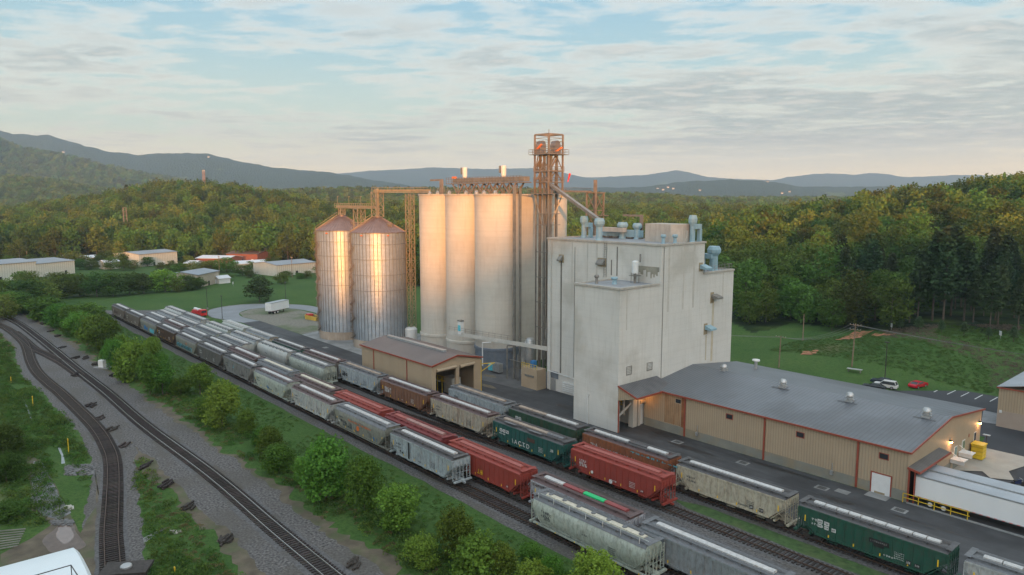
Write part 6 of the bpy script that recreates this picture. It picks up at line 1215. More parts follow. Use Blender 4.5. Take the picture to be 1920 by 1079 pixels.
pw.build('wall', m_galv, t)
rl = MB(); A_ = Vector((*at(133, 1060, 7.6), 7.6)); B_ = Vector((*at(60, 1081, 7.6), 7.6)); C_ = Vector((*at(148, 1083, 7.6), 7.6)); rl.beam(A_, B_, .07).beam(A_, C_, .07).beam(A_, A_ - Vector((0, 0, 1.3)), .07); rl.build('railing', m_truck, t)
# clutter: loose rails, white rocks, rubble, concrete culvert, track-side vehicle
t = thing('rail_stack', 'stack of loose steel rails lying beside the dirt at the left edge', 'rail stack', (*at(20, 1005), 0)); a = at(45, 998); rl = MB()
for k in range(8): p = at(-20, 1000 + k * 5); q = at(48 - k * 2, 995 + k * 4.5); rl.beam((*p, .15), (*q, .2), .12)
rl.build('rail', m_steel, t)
def rocks(px, py, w, hh, n, lab, mat, s0=.17):
    g = at(px, py); mb = MB(); rr = random.Random(int(px))
    for k in range(n):
        q = at(px + rr.uniform(-w, w), py + rr.uniform(-hh, hh)); s_ = s0 * rr.uniform(.5, 1.4); vs = [(q[0] + s_ * rr.uniform(.6, 1.2) * a, q[1] + s_ * rr.uniform(.6, 1.2) * b, max(0, s_ * rr.uniform(.4, 1.0) * c)) for a in (-1, 1) for b in (-1, 1) for c in (0, 1)]
        mb.add(vs, [(0, 1, 3, 2), (4, 6, 7, 5), (0, 4, 5, 1), (2, 3, 7, 6), (1, 5, 7, 3), (0, 2, 6, 4)])
    me = mb.mesh('rubble'); me.materials.append(mat); o = bpy.data.objects.new('rubble', me); COL.objects.link(o); return tag(o, lab, 'rubble', kind='stuff')
m_rock = M('grey rock', (.13, .13, .13), .9, var=.4, sc=2); m_rockw = M('pale rock', (.36, .35, .31), .9, var=.2, sc=2)
rocks(150, 882, 28, 10, 260, 'grey rubble spilling from the siding bank to the ditch', m_rock); rocks(115, 981, 22, 5, 80, 'line of grey rubble above the muddy puddle', m_rock); rocks(130, 953, 8, 4, 14, 'few pale rocks at the end of the wet channel', m_rockw, .22); rocks(328, 999, 9, 2.5, 8, 'pale broken slab in the weeds between the tracks', m_rockw, .24)
g = at(275, 1028); solo('culvert', MB().prism([(-.9, 0), (-.9, 1.1), (.9, 1.1), (.9, 0), (.65, 0), (.6, .6), (.3, .85), (-.3, .85), (-.6, .6), (-.65, 0)], -2.5, 2.5), m_conc, 'half buried concrete culvert between the curved siding and the main line', 'culvert', loc=(*g, 0))
g = at(238, 1082); t = thing('rail_cart', 'flat grey rail cart on the curved siding at the bottom edge', 'rail cart', (*g, .3), 1.0); MB().box(-2.4, 2.4, -1.4, 1.4, .5, .8).build('deck', m_truck, t, False); MB().lathe(0, 0, [(.6, .8), (.6, 1.0), (.5, 1.1), (0, 1.12)], 16).build('hatch', m_galv, t, False)
for x in (-1.5, 1.5): MB().tube((x, -.8, .3), (x, .8, .3), .3, n=12).build('wheelset', m_truck, t, False)
# railway loading debris near the road
solo('pipe_bundle', MB().beam((-79.9, 92, .2), (-68, 91.6, .2), .3), m_conc, 'low concrete strip along the road in front of the mill canopy', 'kerb')
# ------------------------------------------------------------------ far buildings
m_cream = M('cream cladding', (.52, .52, .46), .7, var=.06, ribs='xy', ribd=1.2); m_grr = M('grey sheet roof', (.20, .23, .26), .5, var=.12, sc=.1); m_whr = M('white sheet roof', (.52, .55, .58), .5, var=.1, sc=.1); m_brk = M('brick', (.25, .085, .055), .85, var=.15); m_brr = M('brown roof', (.13, .08, .065), .8, var=.15); m_bei = M('beige wall', (.38, .33, .26), .8, var=.1)
def farbld(name, pl, pr_, H, D, wm, rm, lab, gable=1.2, wins=0, cat='building'):
    a = Vector((*onground(*pl)[:2], 0)); b = Vector((*onground(*pr_)[:2], 0)); z = onground(*pl)[2]; L = (b - a).length; rz = math.atan2(b.y - a.y, b.x - a.x)
    t = thing(name, lab, cat, (a.x, a.y, z - .3), rz); sg = 1
    MB().box(0, L, 0, D, 0, H).build('wall', wm, t, False); MB().prism([(-.4, H), (D / 2, H + gable), (D + .4, H), (D + .4, H + .2), (D / 2, H + gable + .2), (-.4, H + .2)], -.4, L + .4).build('roof', rm, t, False); MB().prism([(0, H), (D / 2, H + gable), (D, H)], 0, L).build('gable', wm, t, False)
    for k in range(wins):
        x = L * (k + .5) / wins; w = MB().box(x - .7, x + .7, -.06, -.01, 1.0 if H < 5 else 0, 2.4).build('window', m_dark if k % 2 else m_white, t, False)
    return t
farbld('far_warehouse', (-30, 531), (70, 521), 8.5, 26, m_cream, m_grr, 'long cream warehouse with a grey roof at the left edge beyond the field', wins=5); farbld('far_warehouse', (70, 521), (141, 513), 7.2, 30, m_cream, m_grr, 'cream warehouse end with a grey roof, half behind the left trees', wins=2)
farbld('far_warehouse', (163, 500), (196, 497), 5, 12, m_cream, m_whr, 'small cream building with a pale roof between the far trees', wins=2)
farbld('far_warehouse', (262, 501), (333, 494), 7.5, 22, m_cream, m_grr, 'cream warehouse with a grey roof and loading doors beyond the left trees', wins=4); farbld('far_warehouse', (368, 498), (428, 499), 4.5, 16, m_brk, m_whr, 'brick building with a white roof beyond the field', wins=4)
farbld('far_warehouse', (425, 492), (483, 493), 5.5, 18, m_brk, m_brr, 'brick building with a brown roof beside the white roofed one', wins=3); farbld('far_warehouse', (447, 511), (505, 507), 4.6, 14, m_cream, m_whr, 'low cream building with a white roof in front of the brick ones', wins=4)
farbld('far_warehouse', (520, 519), (592, 512), 6, 22, m_cream, m_grr, 'long cream building with a dark grey roof left of the grain bins', wins=3); farbld('far_workshop', (372, 540), (411, 531), 6, 15, m_bei, m_grr, 'beige workshop with a grey roof at the far edge of the field', wins=3); farbld('far_shed', (411, 533), (432, 531), 2.6, 6, m_white, m_whr, 'low white shed attached beside the beige workshop')
farbld('far_house', (93, 477), (112, 476), 4.5, 9, m_brk, m_brr, 'small brick house with a brown roof at the foot of the left wood', 2, 2, 'house'); farbld('far_house', (437, 477), (452, 476), 4.5, 8, m_white, m_grr, 'small white house with a grey roof in the trees', 2, 2, 'house'); farbld('far_house', (455, 478), (469, 477), 4, 8, m_white, m_brr, 'small white house with a brown roof beside the other white house', 2, 2, 'house')
farbld('far_house', (262, 473), (290, 471), 6, 9, m_white, m_grr, 'white house with twin gables above the cream warehouse', 2.5, 3, 'house'); farbld('far_house', (237, 405), (246, 405), 7, 8, m_white, m_whr, 'white house half hidden in the wooded hill', 2, 2, 'house'); farbld('far_house', (325, 376), (334, 375), 7, 8, m_white, m_grr, 'pale house near the top of the left hill', 2, 2, 'house')
farbld('far_shed', (197, 506), (226, 504), 4, 10, m_cream, m_whr, 'low cream shed with a pale roof left of the cream warehouse with doors'); farbld('far_shed', (118, 494), (146, 493), 4, 10, m_white, m_grr, 'low white shed with a grey roof behind the left warehouse'); farbld('far_shed', (345, 507), (366, 507), 4, 10, m_cream, m_whr, 'low cream shed left of the brick building with a white roof')
def hillhouse(px, d, lab, n=1, w=12):
    x, y = gp(px, d); t = thing('far_house', lab, 'house', (x, y, tz(x, y) - 1), .4, 'pale houses on the distant hills'); MB().box(-w / 2, w / 2, -5, 5, 0, 7).build('wall', m_cream, t, False); MB().prism([(-6, 7), (0, 11), (6, 7)], -w / 2 - 1, w / 2 + 1).build('roof', m_brr, t, False)
for px, d, lab in ((1233, 4300, 'far pale house catching sun, left of the distant hill group'), (1243, 4260, 'far pale house second in the distant hill group'), (1252, 4330, 'far pale house in the middle of the distant hill group'), (1262, 4280, 'far pale house right of the distant hill group'), (1312, 4200, 'lone far pale house right of the distant hill group'), (1466, 4100, 'far pale house at the left of the second hill group'), (1480, 4150, 'far pale house at the right of the second hill group'), (1438, 4400, 'far pale house on the distant ridge line'), (136, 2750, 'far pale house on the left mountain flank'), (395, 4700, 'far pale house high on the left mountain'), (125, 4600, 'far pale house on the upper left mountain')): hillhouse(px, d, lab)
x, y = gp(1537, 440); 
for k, lab in ((0, 'sunlit roof poking out of the right wood, left one'), (9, 'sunlit roof poking out of the right wood, right one')):
    xx, yy = gp(1530 + k, 520); t = thing('far_house', lab, 'house', (xx, yy, tz(xx, yy) + 15), .5, 'sunlit roofs in the right wood'); MB().box(-3, 3, -4, 4, -12, 3).build('wall', m_cream, t, False); MB().prism([(-5, 3), (0, 5.5), (5, 3)], -3.6, 3.6).build('roof', m_brr, t, False)
# masts on the hill
x, y = gp(384, 800); z = tz(x, y); t = thing('radio_mast', 'red and white lattice radio mast on top of the left hill', 'radio mast', (x, y, z)); mb = MB(); lattice(mb, -.9, .9, -.9, .9, 0, 34, 6, .26, .12, False); mb.build('frame', M('mast paint', (.34, .22, .18), .6, ribs='z', ribd=9), t, False); MB().box(-1.1, 1.1, -1.1, 1.1, 33, 34).build('antenna', m_owhite, t, False)
x2, y2 = gp(390, 797); t = thing('mast_hut', 'small white equipment hut beside the hilltop mast', 'hut', (x2, y2, tz(x2, y2))); MB().box(-2.5, 2.5, -2.5, 2.5, 0, 17).build('wall', m_cream, t, False); MB().box(-2.8, 2.8, -2.8, 2.8, 17, 17.5).build('roof', m_whr, t, False)
x, y = gp(232, 560); z = tz(x, y); t = thing('power_pylon', 'brown lattice pylon standing among the trees of the left hill', 'pylon', (x, y, z)); mb = MB(); lattice(mb, -1.1, 1.1, -1.1, 1.1, 0, 30, 5.5, .28, .13, False); mb.beam((-4, 0, 27), (4, 0, 27), .3).beam((-3, 0, 30), (3, 0, 30), .3); mb.build('frame', m_rust, t, False)
for px, py, top, lab in ((412, 522, 480, 'timber pole by the beige workshop roof'), (548, 521, 482, 'timber pole before the long cream building'), (51, 490, 472, 'pole beyond the left warehouse'), (236, 500, 488, 'pole in front of the cream warehouse')): upole(px, py, top, lab, 1)
# ------------------------------------------------------------------ vegetation
def leafmat(name, a, b, rnd=0.3, tr=0.25):
    m = M(name, tuple((p + q) / 2 for p, q in zip(a, b)), .8, var=.35, sc=.35, rnd=rnd, spec=.15); nt = m.node_tree; b_ = nt.nodes['Principled BSDF']; out = nt.nodes['Material Output']
    t = nt.nodes.new('ShaderNodeBsdfTranslucent'); mx = nt.nodes.new('ShaderNodeMixShader'); mx.inputs[0].default_value = tr
    lk = b_.inputs['Base Color'].links[0].from_socket; nt.links.new(lk, t.inputs[0]); nt.links.new(b_.outputs[0], mx.inputs[1]); nt.links.new(t.outputs[0], mx.inputs[2]); nt.links.new(mx.outputs[0], out.inputs[0]); return m
m_leaf = leafmat('bush leaves', (.058, .155, .022), (.120, .220, .032), .34); m_leafb = leafmat('bright leaves', (.13, .24, .03), (.18, .30, .04), .15); m_for = leafmat('forest leaves', (.045, .112, .019), (.092, .152, .027), .48)
m_con = leafmat('conifer needles', (.026, .055, .024), (.050, .085, .032), .35, .1); m_ycon = leafmat('young pine needles', (.06, .11, .05), (.09, .14, .06), .15); m_weed = leafmat('weeds', (.045, .110, .020), (.085, .155, .030), .30); m_blade = leafmat('slope grass', (.055, .120, .026), (.090, .150, .036), .2); m_dry = leafmat('dry grass', (.13, .11, .05), (.17, .14, .06), .25); m_bark = M('bark', (.09, .07, .055), .9, var=.3, sc=2); m_lone = leafmat('field tree leaves', (.035, .075, .022), (.06, .10, .028), .2)
def quads(c, s, nb=None, asp=1.0):
    n = len(c); d = rng.normal(size=(n, 3)); 
    if nb is not None: d = d * .75 + nb
    d /= np.linalg.norm(d, axis=1)[:, None]; u = np.cross(d, rng.normal(size=(n, 3))); u /= np.linalg.norm(u, axis=1)[:, None]; v = np.cross(d, u); s = np.asarray(s)[:, None] * .5
    V = np.stack([c - u * s, c - v * s * asp, c + u * s, c + v * s * asp], 1).reshape(-1, 3); return V
def meshq(name, V, mats, trunk=None):
    nq = len(V) // 4; T = trunk.v if trunk else []; TF = trunk.f if trunk else []
    me = bpy.data.meshes.new(name); allv = np.concatenate([V, np.array(T).reshape(-1, 3)]) if T else V
    faces = np.arange(nq * 4).reshape(-1, 4)
    if TF: me.from_pydata(allv.tolist(), [], faces.tolist() + [tuple(i + nq * 4 for i in f) for f in TF])
    else:
        me.vertices.add(len(V)); me.vertices.foreach_set('co', V.ravel().astype(np.float32)); me.loops.add(nq * 4); me.loops.foreach_set('vertex_index', faces.ravel()); me.polygons.add(nq); me.polygons.foreach_set('loop_start', np.arange(0, nq * 4, 4)); me.update(calc_edges=True)
    for m in mats: me.materials.append(m)
    if TF:
        mi = np.zeros(len(me.polygons), np.int32); mi[nq:] = 1; me.polygons.foreach_set('material_index', mi)
    me.update(); return me
def crown(H, W, n, leaf, z0=.18, lob=14, seed=0, shape=1.0):
    r = np.random.default_rng(seed); L = []; zc = H * (z0 + 1) / 2; rz = H * (1 - z0) / 2
    cs = []
    for k in range(lob):
        th = r.uniform(0, 2 * math.pi); ph = r.uniform(-.95, 1.0); rr = math.sqrt(max(0, 1 - ph * ph)) ** .8; f = r.uniform(.55, .80)
        cs.append((math.cos(th) * rr * W / 2 * f * (1 - .25 * max(0, ph) * shape), math.sin(th) * rr * W / 2 * f * (1 - .25 * max(0, ph) * shape), zc + ph * rz * .74, r.uniform(.17, .30) * W))
    cs.append((0, 0, zc + rz * .62, W * .22)); cs.append((0, 0, zc, W * .33)); w = np.array([c[3] ** 2 for c in cs]); w /= w.sum(); Vs = []
    for c, q in zip(cs, w):
        k = max(8, int(n * q)); d = r.normal(size=(k, 3)); d /= np.linalg.norm(d, axis=1)[:, None]; rad = c[3] * (1 - .35 * r.random(k) ** 2) * (1 + .12 * r.normal(size=k))
        p = np.array(c[:3]) + d * rad[:, None] * np.array([1, 1, .82]); p[:, 2] = np.maximum(p[:, 2], .15); Vs.append(quads(p, leaf * r.uniform(.6, 1.4, k), d * .9))
    if n > 4000:
        for _ in range(26):   # shoots that break the outline
            th = r.uniform(0, 6.283); ph = r.uniform(.1, 1.0); q = math.sqrt(1 - min(.98, ph) ** 2); b0 = np.array([math.cos(th) * q * W * .40, math.sin(th) * q * W * .40, zc + ph * rz * .84]); dr = np.array([math.cos(th) * q, math.sin(th) * q, .9]) * r.uniform(.5, 1.25)
            k = 22; tt = r.random(k)[:, None]; Vs.append(quads(b0 + dr * tt + r.normal(size=(k, 3)) * .13, leaf * r.uniform(.5, 1.1, k), np.array([[0, 0, .4]])))
    return np.concatenate(Vs)
def trunkmb(H, r0, seed=0, top=.6):
    r = random.Random(seed); mb = MB(); mb.tube((0, 0, -.6), (r.uniform(-.2, .2), r.uniform(-.2, .2), H * top), r0, r0 * .45, 7)
    for k in range(5): a = r.uniform(0, 6.28); z = H * r.uniform(.25, top * .9); mb.tube((0, 0, z), (math.cos(a) * H * .2, math.sin(a) * H * .2, z + H * .17), r0 * .4, r0 * .15, 5)
    return mb
def conifer(H, W, n, seed=0, dens=1.0):
    r = np.random.default_rng(seed); k = n; t = r.random(k) ** .9; z0 = .30; nl = 13; lay = (np.floor(t * nl) + .5 + r.normal(size=k) * .12) / nl; lay = np.clip(lay, 0, 1); amp = r.uniform(.6, 1.15, 400)
    th = np.round(r.uniform(0, 9, k)) / 9 * 6.283 + np.floor(t * nl) * 1.3 + r.normal(size=k) * .16; wl = amp[(np.floor(t * nl) * 17 + np.round(th * 9 / 6.283)).astype(int) % 400]; w = W / 2 * np.clip(1.05 - lay, .06, 1) ** .55 * (.62 + .38 * np.minimum(1, lay * 5)) * wl * r.uniform(.25, 1.0, k)
    p = np.stack([np.cos(th) * w, np.sin(th) * w, H * (z0 + (1 - z0) * lay) + w * .10 + r.normal(size=k) * .22], 1); return quads(p, r.uniform(.5, 1.1, k) * W * .12, np.array([[0, 0, .8]]))
def hide_src(me, mats=None):
    o = bpy.data.objects.new(me.name, me); return o
# prototypes: near bushes
bushes = [(crown(H, W, 5200, .30, -.05, 24, s, sh), trunkmb(H, .14, s, .5), H, W) for H, W, s, sh in ((7.5, 5.6, 1, 1), (7.0, 6.4, 2, .6), (8.2, 5.2, 3, 1.4), (5.2, 4.8, 4, 1), (7.6, 6.0, 5, 1.2))]
bme = [(meshq('crown', V, [m_leaf]), t.mesh('trunk'), H, W) for V, t, H, W in bushes]
def tree(name, px, pb, h, w, lab, grp, mat=None, k=0, me=None, cat='tree', onterr=False, world=None, rz=None):
    if world: x, y, z = world
    else: x, y, z = onground(px, pb)
    d = x * FW[0] + y * FW[1]
    if world is None: h = h / 1348 * d; w = w / 1348 * d
    cm, tm, H, W = (me or bme)[k]; t = thing(name, lab, cat, (x, y, z), rz if rz is not None else (px * 1.7 + pb) % 6.28, grp); t.scale = (w / W, w / W, h / H)
    inst('crown', cm, mat, t); inst('trunk', tm, m_bark, t); return t
BR = [(85, 600, 44, 66), (112, 614, 46, 55), (137, 622, 52, 44), (150, 632, 50, 54), (182, 657, 68, 60), (190, 622, 38, 45), (206, 659, 62, 48), (214, 693, 62, 40), (250, 714, 78, 62), (287, 690, 62, 34), (282, 742, 84, 52), (305, 741, 72, 52), (302, 702, 44, 34), (340, 742, 36, 36), (376, 740, 62, 56), (418, 800, 92, 74), (388, 785, 44, 44), (463, 814, 52, 38), (490, 834, 34, 40), (508, 858, 62, 52), (524, 886, 56, 62), (612, 938, 134, 96), (684, 955, 110, 76), (748, 990, 92, 90), (854, 1042, 106, 74), (892, 1086, 90, 100), (940, 1086, 76, 66), (994, 1062, 50, 54), (1035, 1092, 56, 56), (62, 588, 30, 60), (35, 585, 34, 56), (18, 590, 44, 60), (165, 600, 34, 60), (230, 668, 44, 40), (575, 905, 52, 50), (790, 1062, 64, 74), (640, 905, 46, 40)]
posn = ['far left', 'near the far end of the long grey row', 'opposite the graffiti hoppers', 'opposite the white grey hopper', 'opposite the pale blue hopper', 'near the lower edge']
BR2 = sorted(BR, key=lambda q: q[0]); 
for i, (x, yb, h, w) in enumerate(BR2):
    opp = 'far end of the hopper row' if x < 150 else 'brown hopper' if x < 260 else 'graffiti hopper' if x < 330 else 'soot grey hopper' if x < 400 else 'pale green hopper' if x < 500 else 'purple roofed hopper' if x < 600 else 'orange lettered hopper' if x < 700 else 'pale blue hopper' if x < 800 else 'empty nearest track' if x < 960 else 'large foreground hopper'
    sz = 'tall' if h > 75 else 'low' if h < 46 else 'mid-sized'; ordn = ['first'] + 'second third fourth fifth sixth seventh eighth ninth tenth eleventh twelfth thirteenth fourteenth fifteenth sixteenth seventeenth eighteenth nineteenth twentieth twenty-first twenty-second twenty-third twenty-fourth twenty-fifth twenty-sixth twenty-seventh twenty-eighth twenty-ninth thirtieth thirty-first thirty-second thirty-third thirty-fourth thirty-fifth thirty-sixth thirty-seventh thirty-eighth'.split()
    lab = '%s bank bush by the %s, %s from the left' % (sz, opp, ordn[i])
    tree('leafy_bush', x, yb, h * .97, w * .95, lab, 'bushes along the bank between the tracks', None, i % 5, cat='bush')
tree('leafy_bush', 1114, 1118, 92, 96, 'bright yellow green bush at the bottom edge below the large pale hopper', 'bushes along the bank between the tracks', m_leafb, 1, cat='bush'); tree('leafy_bush', 998, 1116, 66, 72, 'small bright yellow green bush cut by the bottom edge', 'bushes along the bank between the tracks', m_leafb, 3, cat='bush')
for px, pb, h, w, lab in ((12, 905, 60, 60, 'broad weedy bush at the left edge above the wet channel'), (5, 860, 70, 70, 'bush cut by the left edge above the weedy ditch'), (16, 975, 36, 60, 'low bush left of the wet channel')): tree('leafy_bush', px, pb, h, w, lab, None, m_weed, 1, cat='bush')
# forest prototypes
fme = [(meshq('crown', crown(H, W, 2300, .75, .02, 18, s, .6), [m_for]), trunkmb(H, .3, s, .6).mesh('trunk'), H, W) for H, W, s in ((18, 13, 21), (20, 14.5, 22), (16, 12.5, 23), (19, 12, 24), (15, 13, 25), (21, 13, 26))]
cme = [(meshq('crown', conifer(H, W, 1700, s), [m_con]), MB().tube((0, 0, -.6), (0, 0, H * .97), .25, .04, 6).mesh('trunk'), H, W) for H, W, s in ((20, 7.5, 31), (18, 6.5, 32), (22, 8.5, 33))]
# mid-distance trees by the far buildings
MT = [(25, 588, 46, 58), (52, 578, 56, 60), (88, 572, 50, 56), (122, 560, 46, 50), (150, 556, 46, 46), (182, 557, 48, 50), (212, 556, 48, 48), (243, 553, 44, 46), (270, 551, 40, 40), (352, 545, 30, 30), (376, 541, 22, 30), (8, 600, 50, 50), (142, 500, 30, 44), (184, 500, 24, 26), (200, 498, 28, 30), (222, 500, 28, 30), (240, 499, 26, 28), (277, 500, 20, 22), (340, 513, 20, 30), (362, 512, 22, 30), (395, 511, 24, 34), (425, 511, 30, 40), (455, 517, 22, 30), (512, 512, 40, 24), (527, 533, 22, 26), (536, 519, 12, 22), (594, 508, 20, 30), (60, 548, 40, 46), (15, 560, 40, 50), (112, 545, 36, 44), (330, 548, 26, 30)] + [(150, 506, 22, 26), (172, 506, 22, 24), (208, 507, 24, 26), (232, 508, 22, 24), (252, 507, 20, 20), (300, 506, 14, 18), (322, 508, 20, 22), (345, 506, 20, 22), (352, 500, 22, 22), (380, 509, 18, 22), (408, 507, 20, 24), (440, 506, 18, 20), (468, 509, 20, 22), (498, 506, 20, 22), (560, 523, 12, 18), (575, 522, 14, 20), (604, 516, 22, 28), (618, 522, 24, 30), (45, 540, 34, 40), (100, 552, 36, 40), (135, 548, 34, 38), (165, 546, 30, 36), (198, 545, 32, 36), (232, 544, 30, 34), (262, 543, 30, 34), (290, 542, 26, 30), (430, 526, 12, 16), (470, 521, 14, 20), (15, 506, 26, 34), (60, 502, 26, 32), (110, 500, 24, 30), (360, 545, 28, 26)]
for i, (x, yb, h, w) in enumerate(sorted(MT)):
    tree('broadleaf_tree', x, yb, h, w * 1.1, 'dark green tree in the belt around the far buildings beyond the field', 'trees around the far buildings', None, i % 6, me=fme)
tree('broadleaf_tree', 310, 548, 46, 60, 'bright yellow green round tree standing out in the left tree belt', None, m_leafb, 4, me=fme); tree('broadleaf_tree', 487, 567, 52, 52, 'lone dark tree standing in the open field above the parked white trailer', None, m_lone, 3, me=fme)
for i, (x, yb, h, w) in enumerate(((1688, 619, 22, 16), (1722, 623, 30, 22), (1765, 626, 26, 18), (1807, 632, 28, 20), (1853, 638, 24, 18), (1900, 642, 30, 24))): tree('young_pine', x, yb, h, w, 'small pale young pine on the bank, %s from the left of six' % ['first', 'second', 'third', 'fourth', 'fifth', 'sixth'][i], 'young pines along the foot of the wood', m_ycon, i % 3, me=cme)
# forest scatter
def cand(dmin, dmax, step, pxa=-120, pxb=2060):
    pts = []; xs_ = np.arange(-dmax * 1.3, dmax * 1.3, step)
    D, T = np.meshgrid(np.arange(dmin, dmax, step), xs_); D = D + rng.uniform(-.42, .42, D.shape) * step; T = T + rng.uniform(-.42, .42, T.shape) * step
    px = 960 + 1358.7 * T / D; k = (px > pxa) & (px < pxb); D = D[k]; T = T[k]; px = px[k]
    return FW[0] * D + RT[0] * T, FW[1] * D + RT[1] * T, D, px
X, Y, D, PX_ = cand(170, 1000, 8.6); e = edge_d(PX_) + (vnoise(X, Y, 16, 3) - .5) * 12; k = D > e; X, Y, D, PX_, e = X[k], Y[k], D[k], PX_[k], e[k]
occ = (PX_ > 1010) & (PX_ < 1370) & (D < 262)  # nothing stands inside the mill yard
gap = vnoise(X, Y, 40, 8) > .93
k = ~occ & ~gap; X, Y, D, PX_, e = X[k], Y[k], D[k], PX_[k], e[k]; Z = terr(X, Y)
conf = ((PX_ > 1575) & (D - e < 62) & (vnoise(X, Y, 22, 11) > .30)) | (vnoise(X, Y, 55, 12) > .965)
order = np.argsort(D); ind = []; 
vis = (PX_ > 1375) | (PX_ < 600) | (D < 360)
nb_, nc_ = 0, 0; rest = []
for i in order:
    if vis[i] and not conf[i] and nb_ < 268: nb_ += 1; ind.append(i)
    elif vis[i] and conf[i] and nc_ < 200: nc_ += 1; ind.append(i)
    else: rest.append(i)
rr = np.random.default_rng(3)
for j, i in enumerate(ind):
    c = bool(conf[i]); pr = cme if c else fme; k = int(rr.integers(len(pr))); H = pr[k][2] * rr.uniform(.66, 1.22); near = D[i] - e[i] < 10
    if near and not c: H *= .72
    t = thing('pine_tree' if c else 'broadleaf_tree', 'dark pine in the wood at right' if c else 'leafy tree in the wood covering the right hillside', 'tree', (float(X[i]), float(Y[i]), float(Z[i])), float(rr.uniform(0, 6.28)), 'pines of the right wood' if c else 'broadleaf trees of the right wood'); s_ = float(H / pr[k][2]); t.scale = (s_ * float(rr.uniform(.9, 1.15)),) * 2 + (s_,)
    if PX_[i] < 1375: t['label'] = 'dark pine in the wood behind the silos and far field' if c else 'leafy tree in the wood behind the silos and far field'; t['group'] = 'pines of the far wood' if c else 'broadleaf trees of the far wood'
    inst('crown', pr[k][0], None, t); inst('trunk', pr[k][1], m_bark, t)
def gninst(name, pts, sc, rz, ix, protos, label, cat):
    col = bpy.data.collections.new(name + '_kinds'); pre = name
    for i, me in enumerate(protos): o = bpy.data.objects.new(pre + '_%02d' % i, me); col.objects.link(o)
    me = bpy.data.meshes.new(name); me.vertices.add(len(pts)); me.vertices.foreach_set('co', np.asarray(pts, np.float32).ravel())
    for nm, arr, ty in (('sc', sc, 'FLOAT'), ('rz', rz, 'FLOAT'), ('ix', ix, 'INT')): a = me.attributes.new(nm, ty, 'POINT'); a.data.foreach_set('value', np.asarray(arr, np.int32 if ty == 'INT' else np.float32))
    o = bpy.data.objects.new(name, me); COL.objects.link(o); md = o.modifiers.new('scatter', 'NODES'); ng = bpy.data.node_groups.new(name + '_scatter', 'GeometryNodeTree'); md.node_group = ng
    ng.interface.new_socket('Geometry', in_out='INPUT', socket_type='NodeSocketGeometry'); ng.interface.new_socket('Geometry', in_out='OUTPUT', socket_type='NodeSocketGeometry'); N = ng.nodes; L = ng.links
    gi = N.new('NodeGroupInput'); go = N.new('NodeGroupOutput'); ip = N.new('GeometryNodeInstanceOnPoints'); ci = N.new('GeometryNodeCollectionInfo'); ci.inputs['Collection'].default_value = col; ci.inputs['Separate Children'].default_value = True; ci.inputs['Reset Children'].default_value = True
    def at_(nm, ty): n = N.new('GeometryNodeInputNamedAttribute'); n.data_type = ty; n.inputs['Name'].default_value = nm; return n.outputs['Attribute']
    cx = N.new('ShaderNodeCombineXYZ'); L.new(at_('rz', 'FLOAT'), cx.inputs[2]); L.new(gi.outputs[0], ip.inputs['Points']); L.new(ci.outputs[0], ip.inputs['Instance']); ip.inputs['Pick Instance'].default_value = True
    L.new(at_('ix', 'INT'), ip.inputs['Instance Index']); L.new(cx.outputs[0], ip.inputs['Rotation']); L.new(at_('sc', 'FLOAT'), ip.inputs['Scale']); L.new(ip.outputs[0], go.inputs[0])
    return tag(o, label, cat, kind='stuff')
fj = [meshq('tree', crown(H, W, 1200, 1.05, .02, 15, s, .6), [m_for, m_bark], trunkmb(H, .3, s, .5)) for H, W, s in ((18, 13.5, 41), (20, 15, 42), (16, 13, 43), (19, 13, 44))]
cj = [meshq('pine', conifer(H, W, 900, s), [m_con, m_bark], MB().tube((0, 0, -.6), (0, 0, H * .97), .25, .04, 5)) for H, W, s in ((20, 8, 51), (18, 7, 52))]
P_, S_, I_ = [], [], []
for i in rest: P_.append((X[i], Y[i], Z[i])); S_.append(rr.uniform(.62, 1.3)); I_.append((4 + rr.integers(2)) if conf[i] else rr.integers(4))
X2, Y2, D2, P2 = cand(1000, 2100, 12.5); Z2 = terr(X2, Y2); lows = [meshq('tree', crown(H, W, 260, 2.1, .05, 10, s, .6), [m_for]) for H, W, s in ((17, 17, 61), (19, 16, 62), (15, 18, 63))]
for a, b, c in zip(X2, Y2, Z2): P_.append((a, b, c)); S_.append(rr.uniform(.8, 1.25)); I_.append(6 + rr.integers(3))
X3, Y3, D3, P3 = cand(2100, 3300, 21, -60, 800); Z3 = terr(X3, Y3)
for a, b, c in zip(X3, Y3, Z3): P_.append((a, b, c)); S_.append(rr.uniform(1.2, 1.9)); I_.append(6 + rr.integers(3))
protos = fj + cj + lows
gninst('forest', P_, S_, rr.uniform(0, 6.28, len(P_)), I_, protos, 'mass of woodland rolling over the hills behind the site', 'forest')
# weeds on the bank and around the ditch
def tuft(n, W, H, leaf, s, asp=.5):
    r = np.random.default_rng(s); a = r.uniform(0, 6.28, n); q = r.random(n) ** .6 * W / 2; z = H * (1 - (q / (W / 2)) ** 2 * .75) * r.uniform(.2, 1, n); return quads(np.stack([np.cos(a) * q, np.sin(a) * q, z], 1), leaf * r.uniform(.6, 1.4, n), np.array([[0, 0, .6]]), asp)
tf = [meshq('weed', tuft(70, 1.7, .75, .26, 71), [m_weed]), meshq('weed', tuft(90, 2.3, 1.1, .30, 72), [m_weed]), meshq('weed', tuft(60, 1.5, .5, .24, 73), [m_dry]), meshq('weed', tuft(80, 1.6, 1.3, .26, 74), [m_leaf])]
gx, gy_ = np.meshgrid(np.arange(-300, 0, .95), np.arange(-10, 56, .95)); gx = (gx + rng.uniform(-.6, .6, gx.shape)).ravel(); gy_ = (gy_ + rng.uniform(-.6, .6, gy_.shape)).ravel()
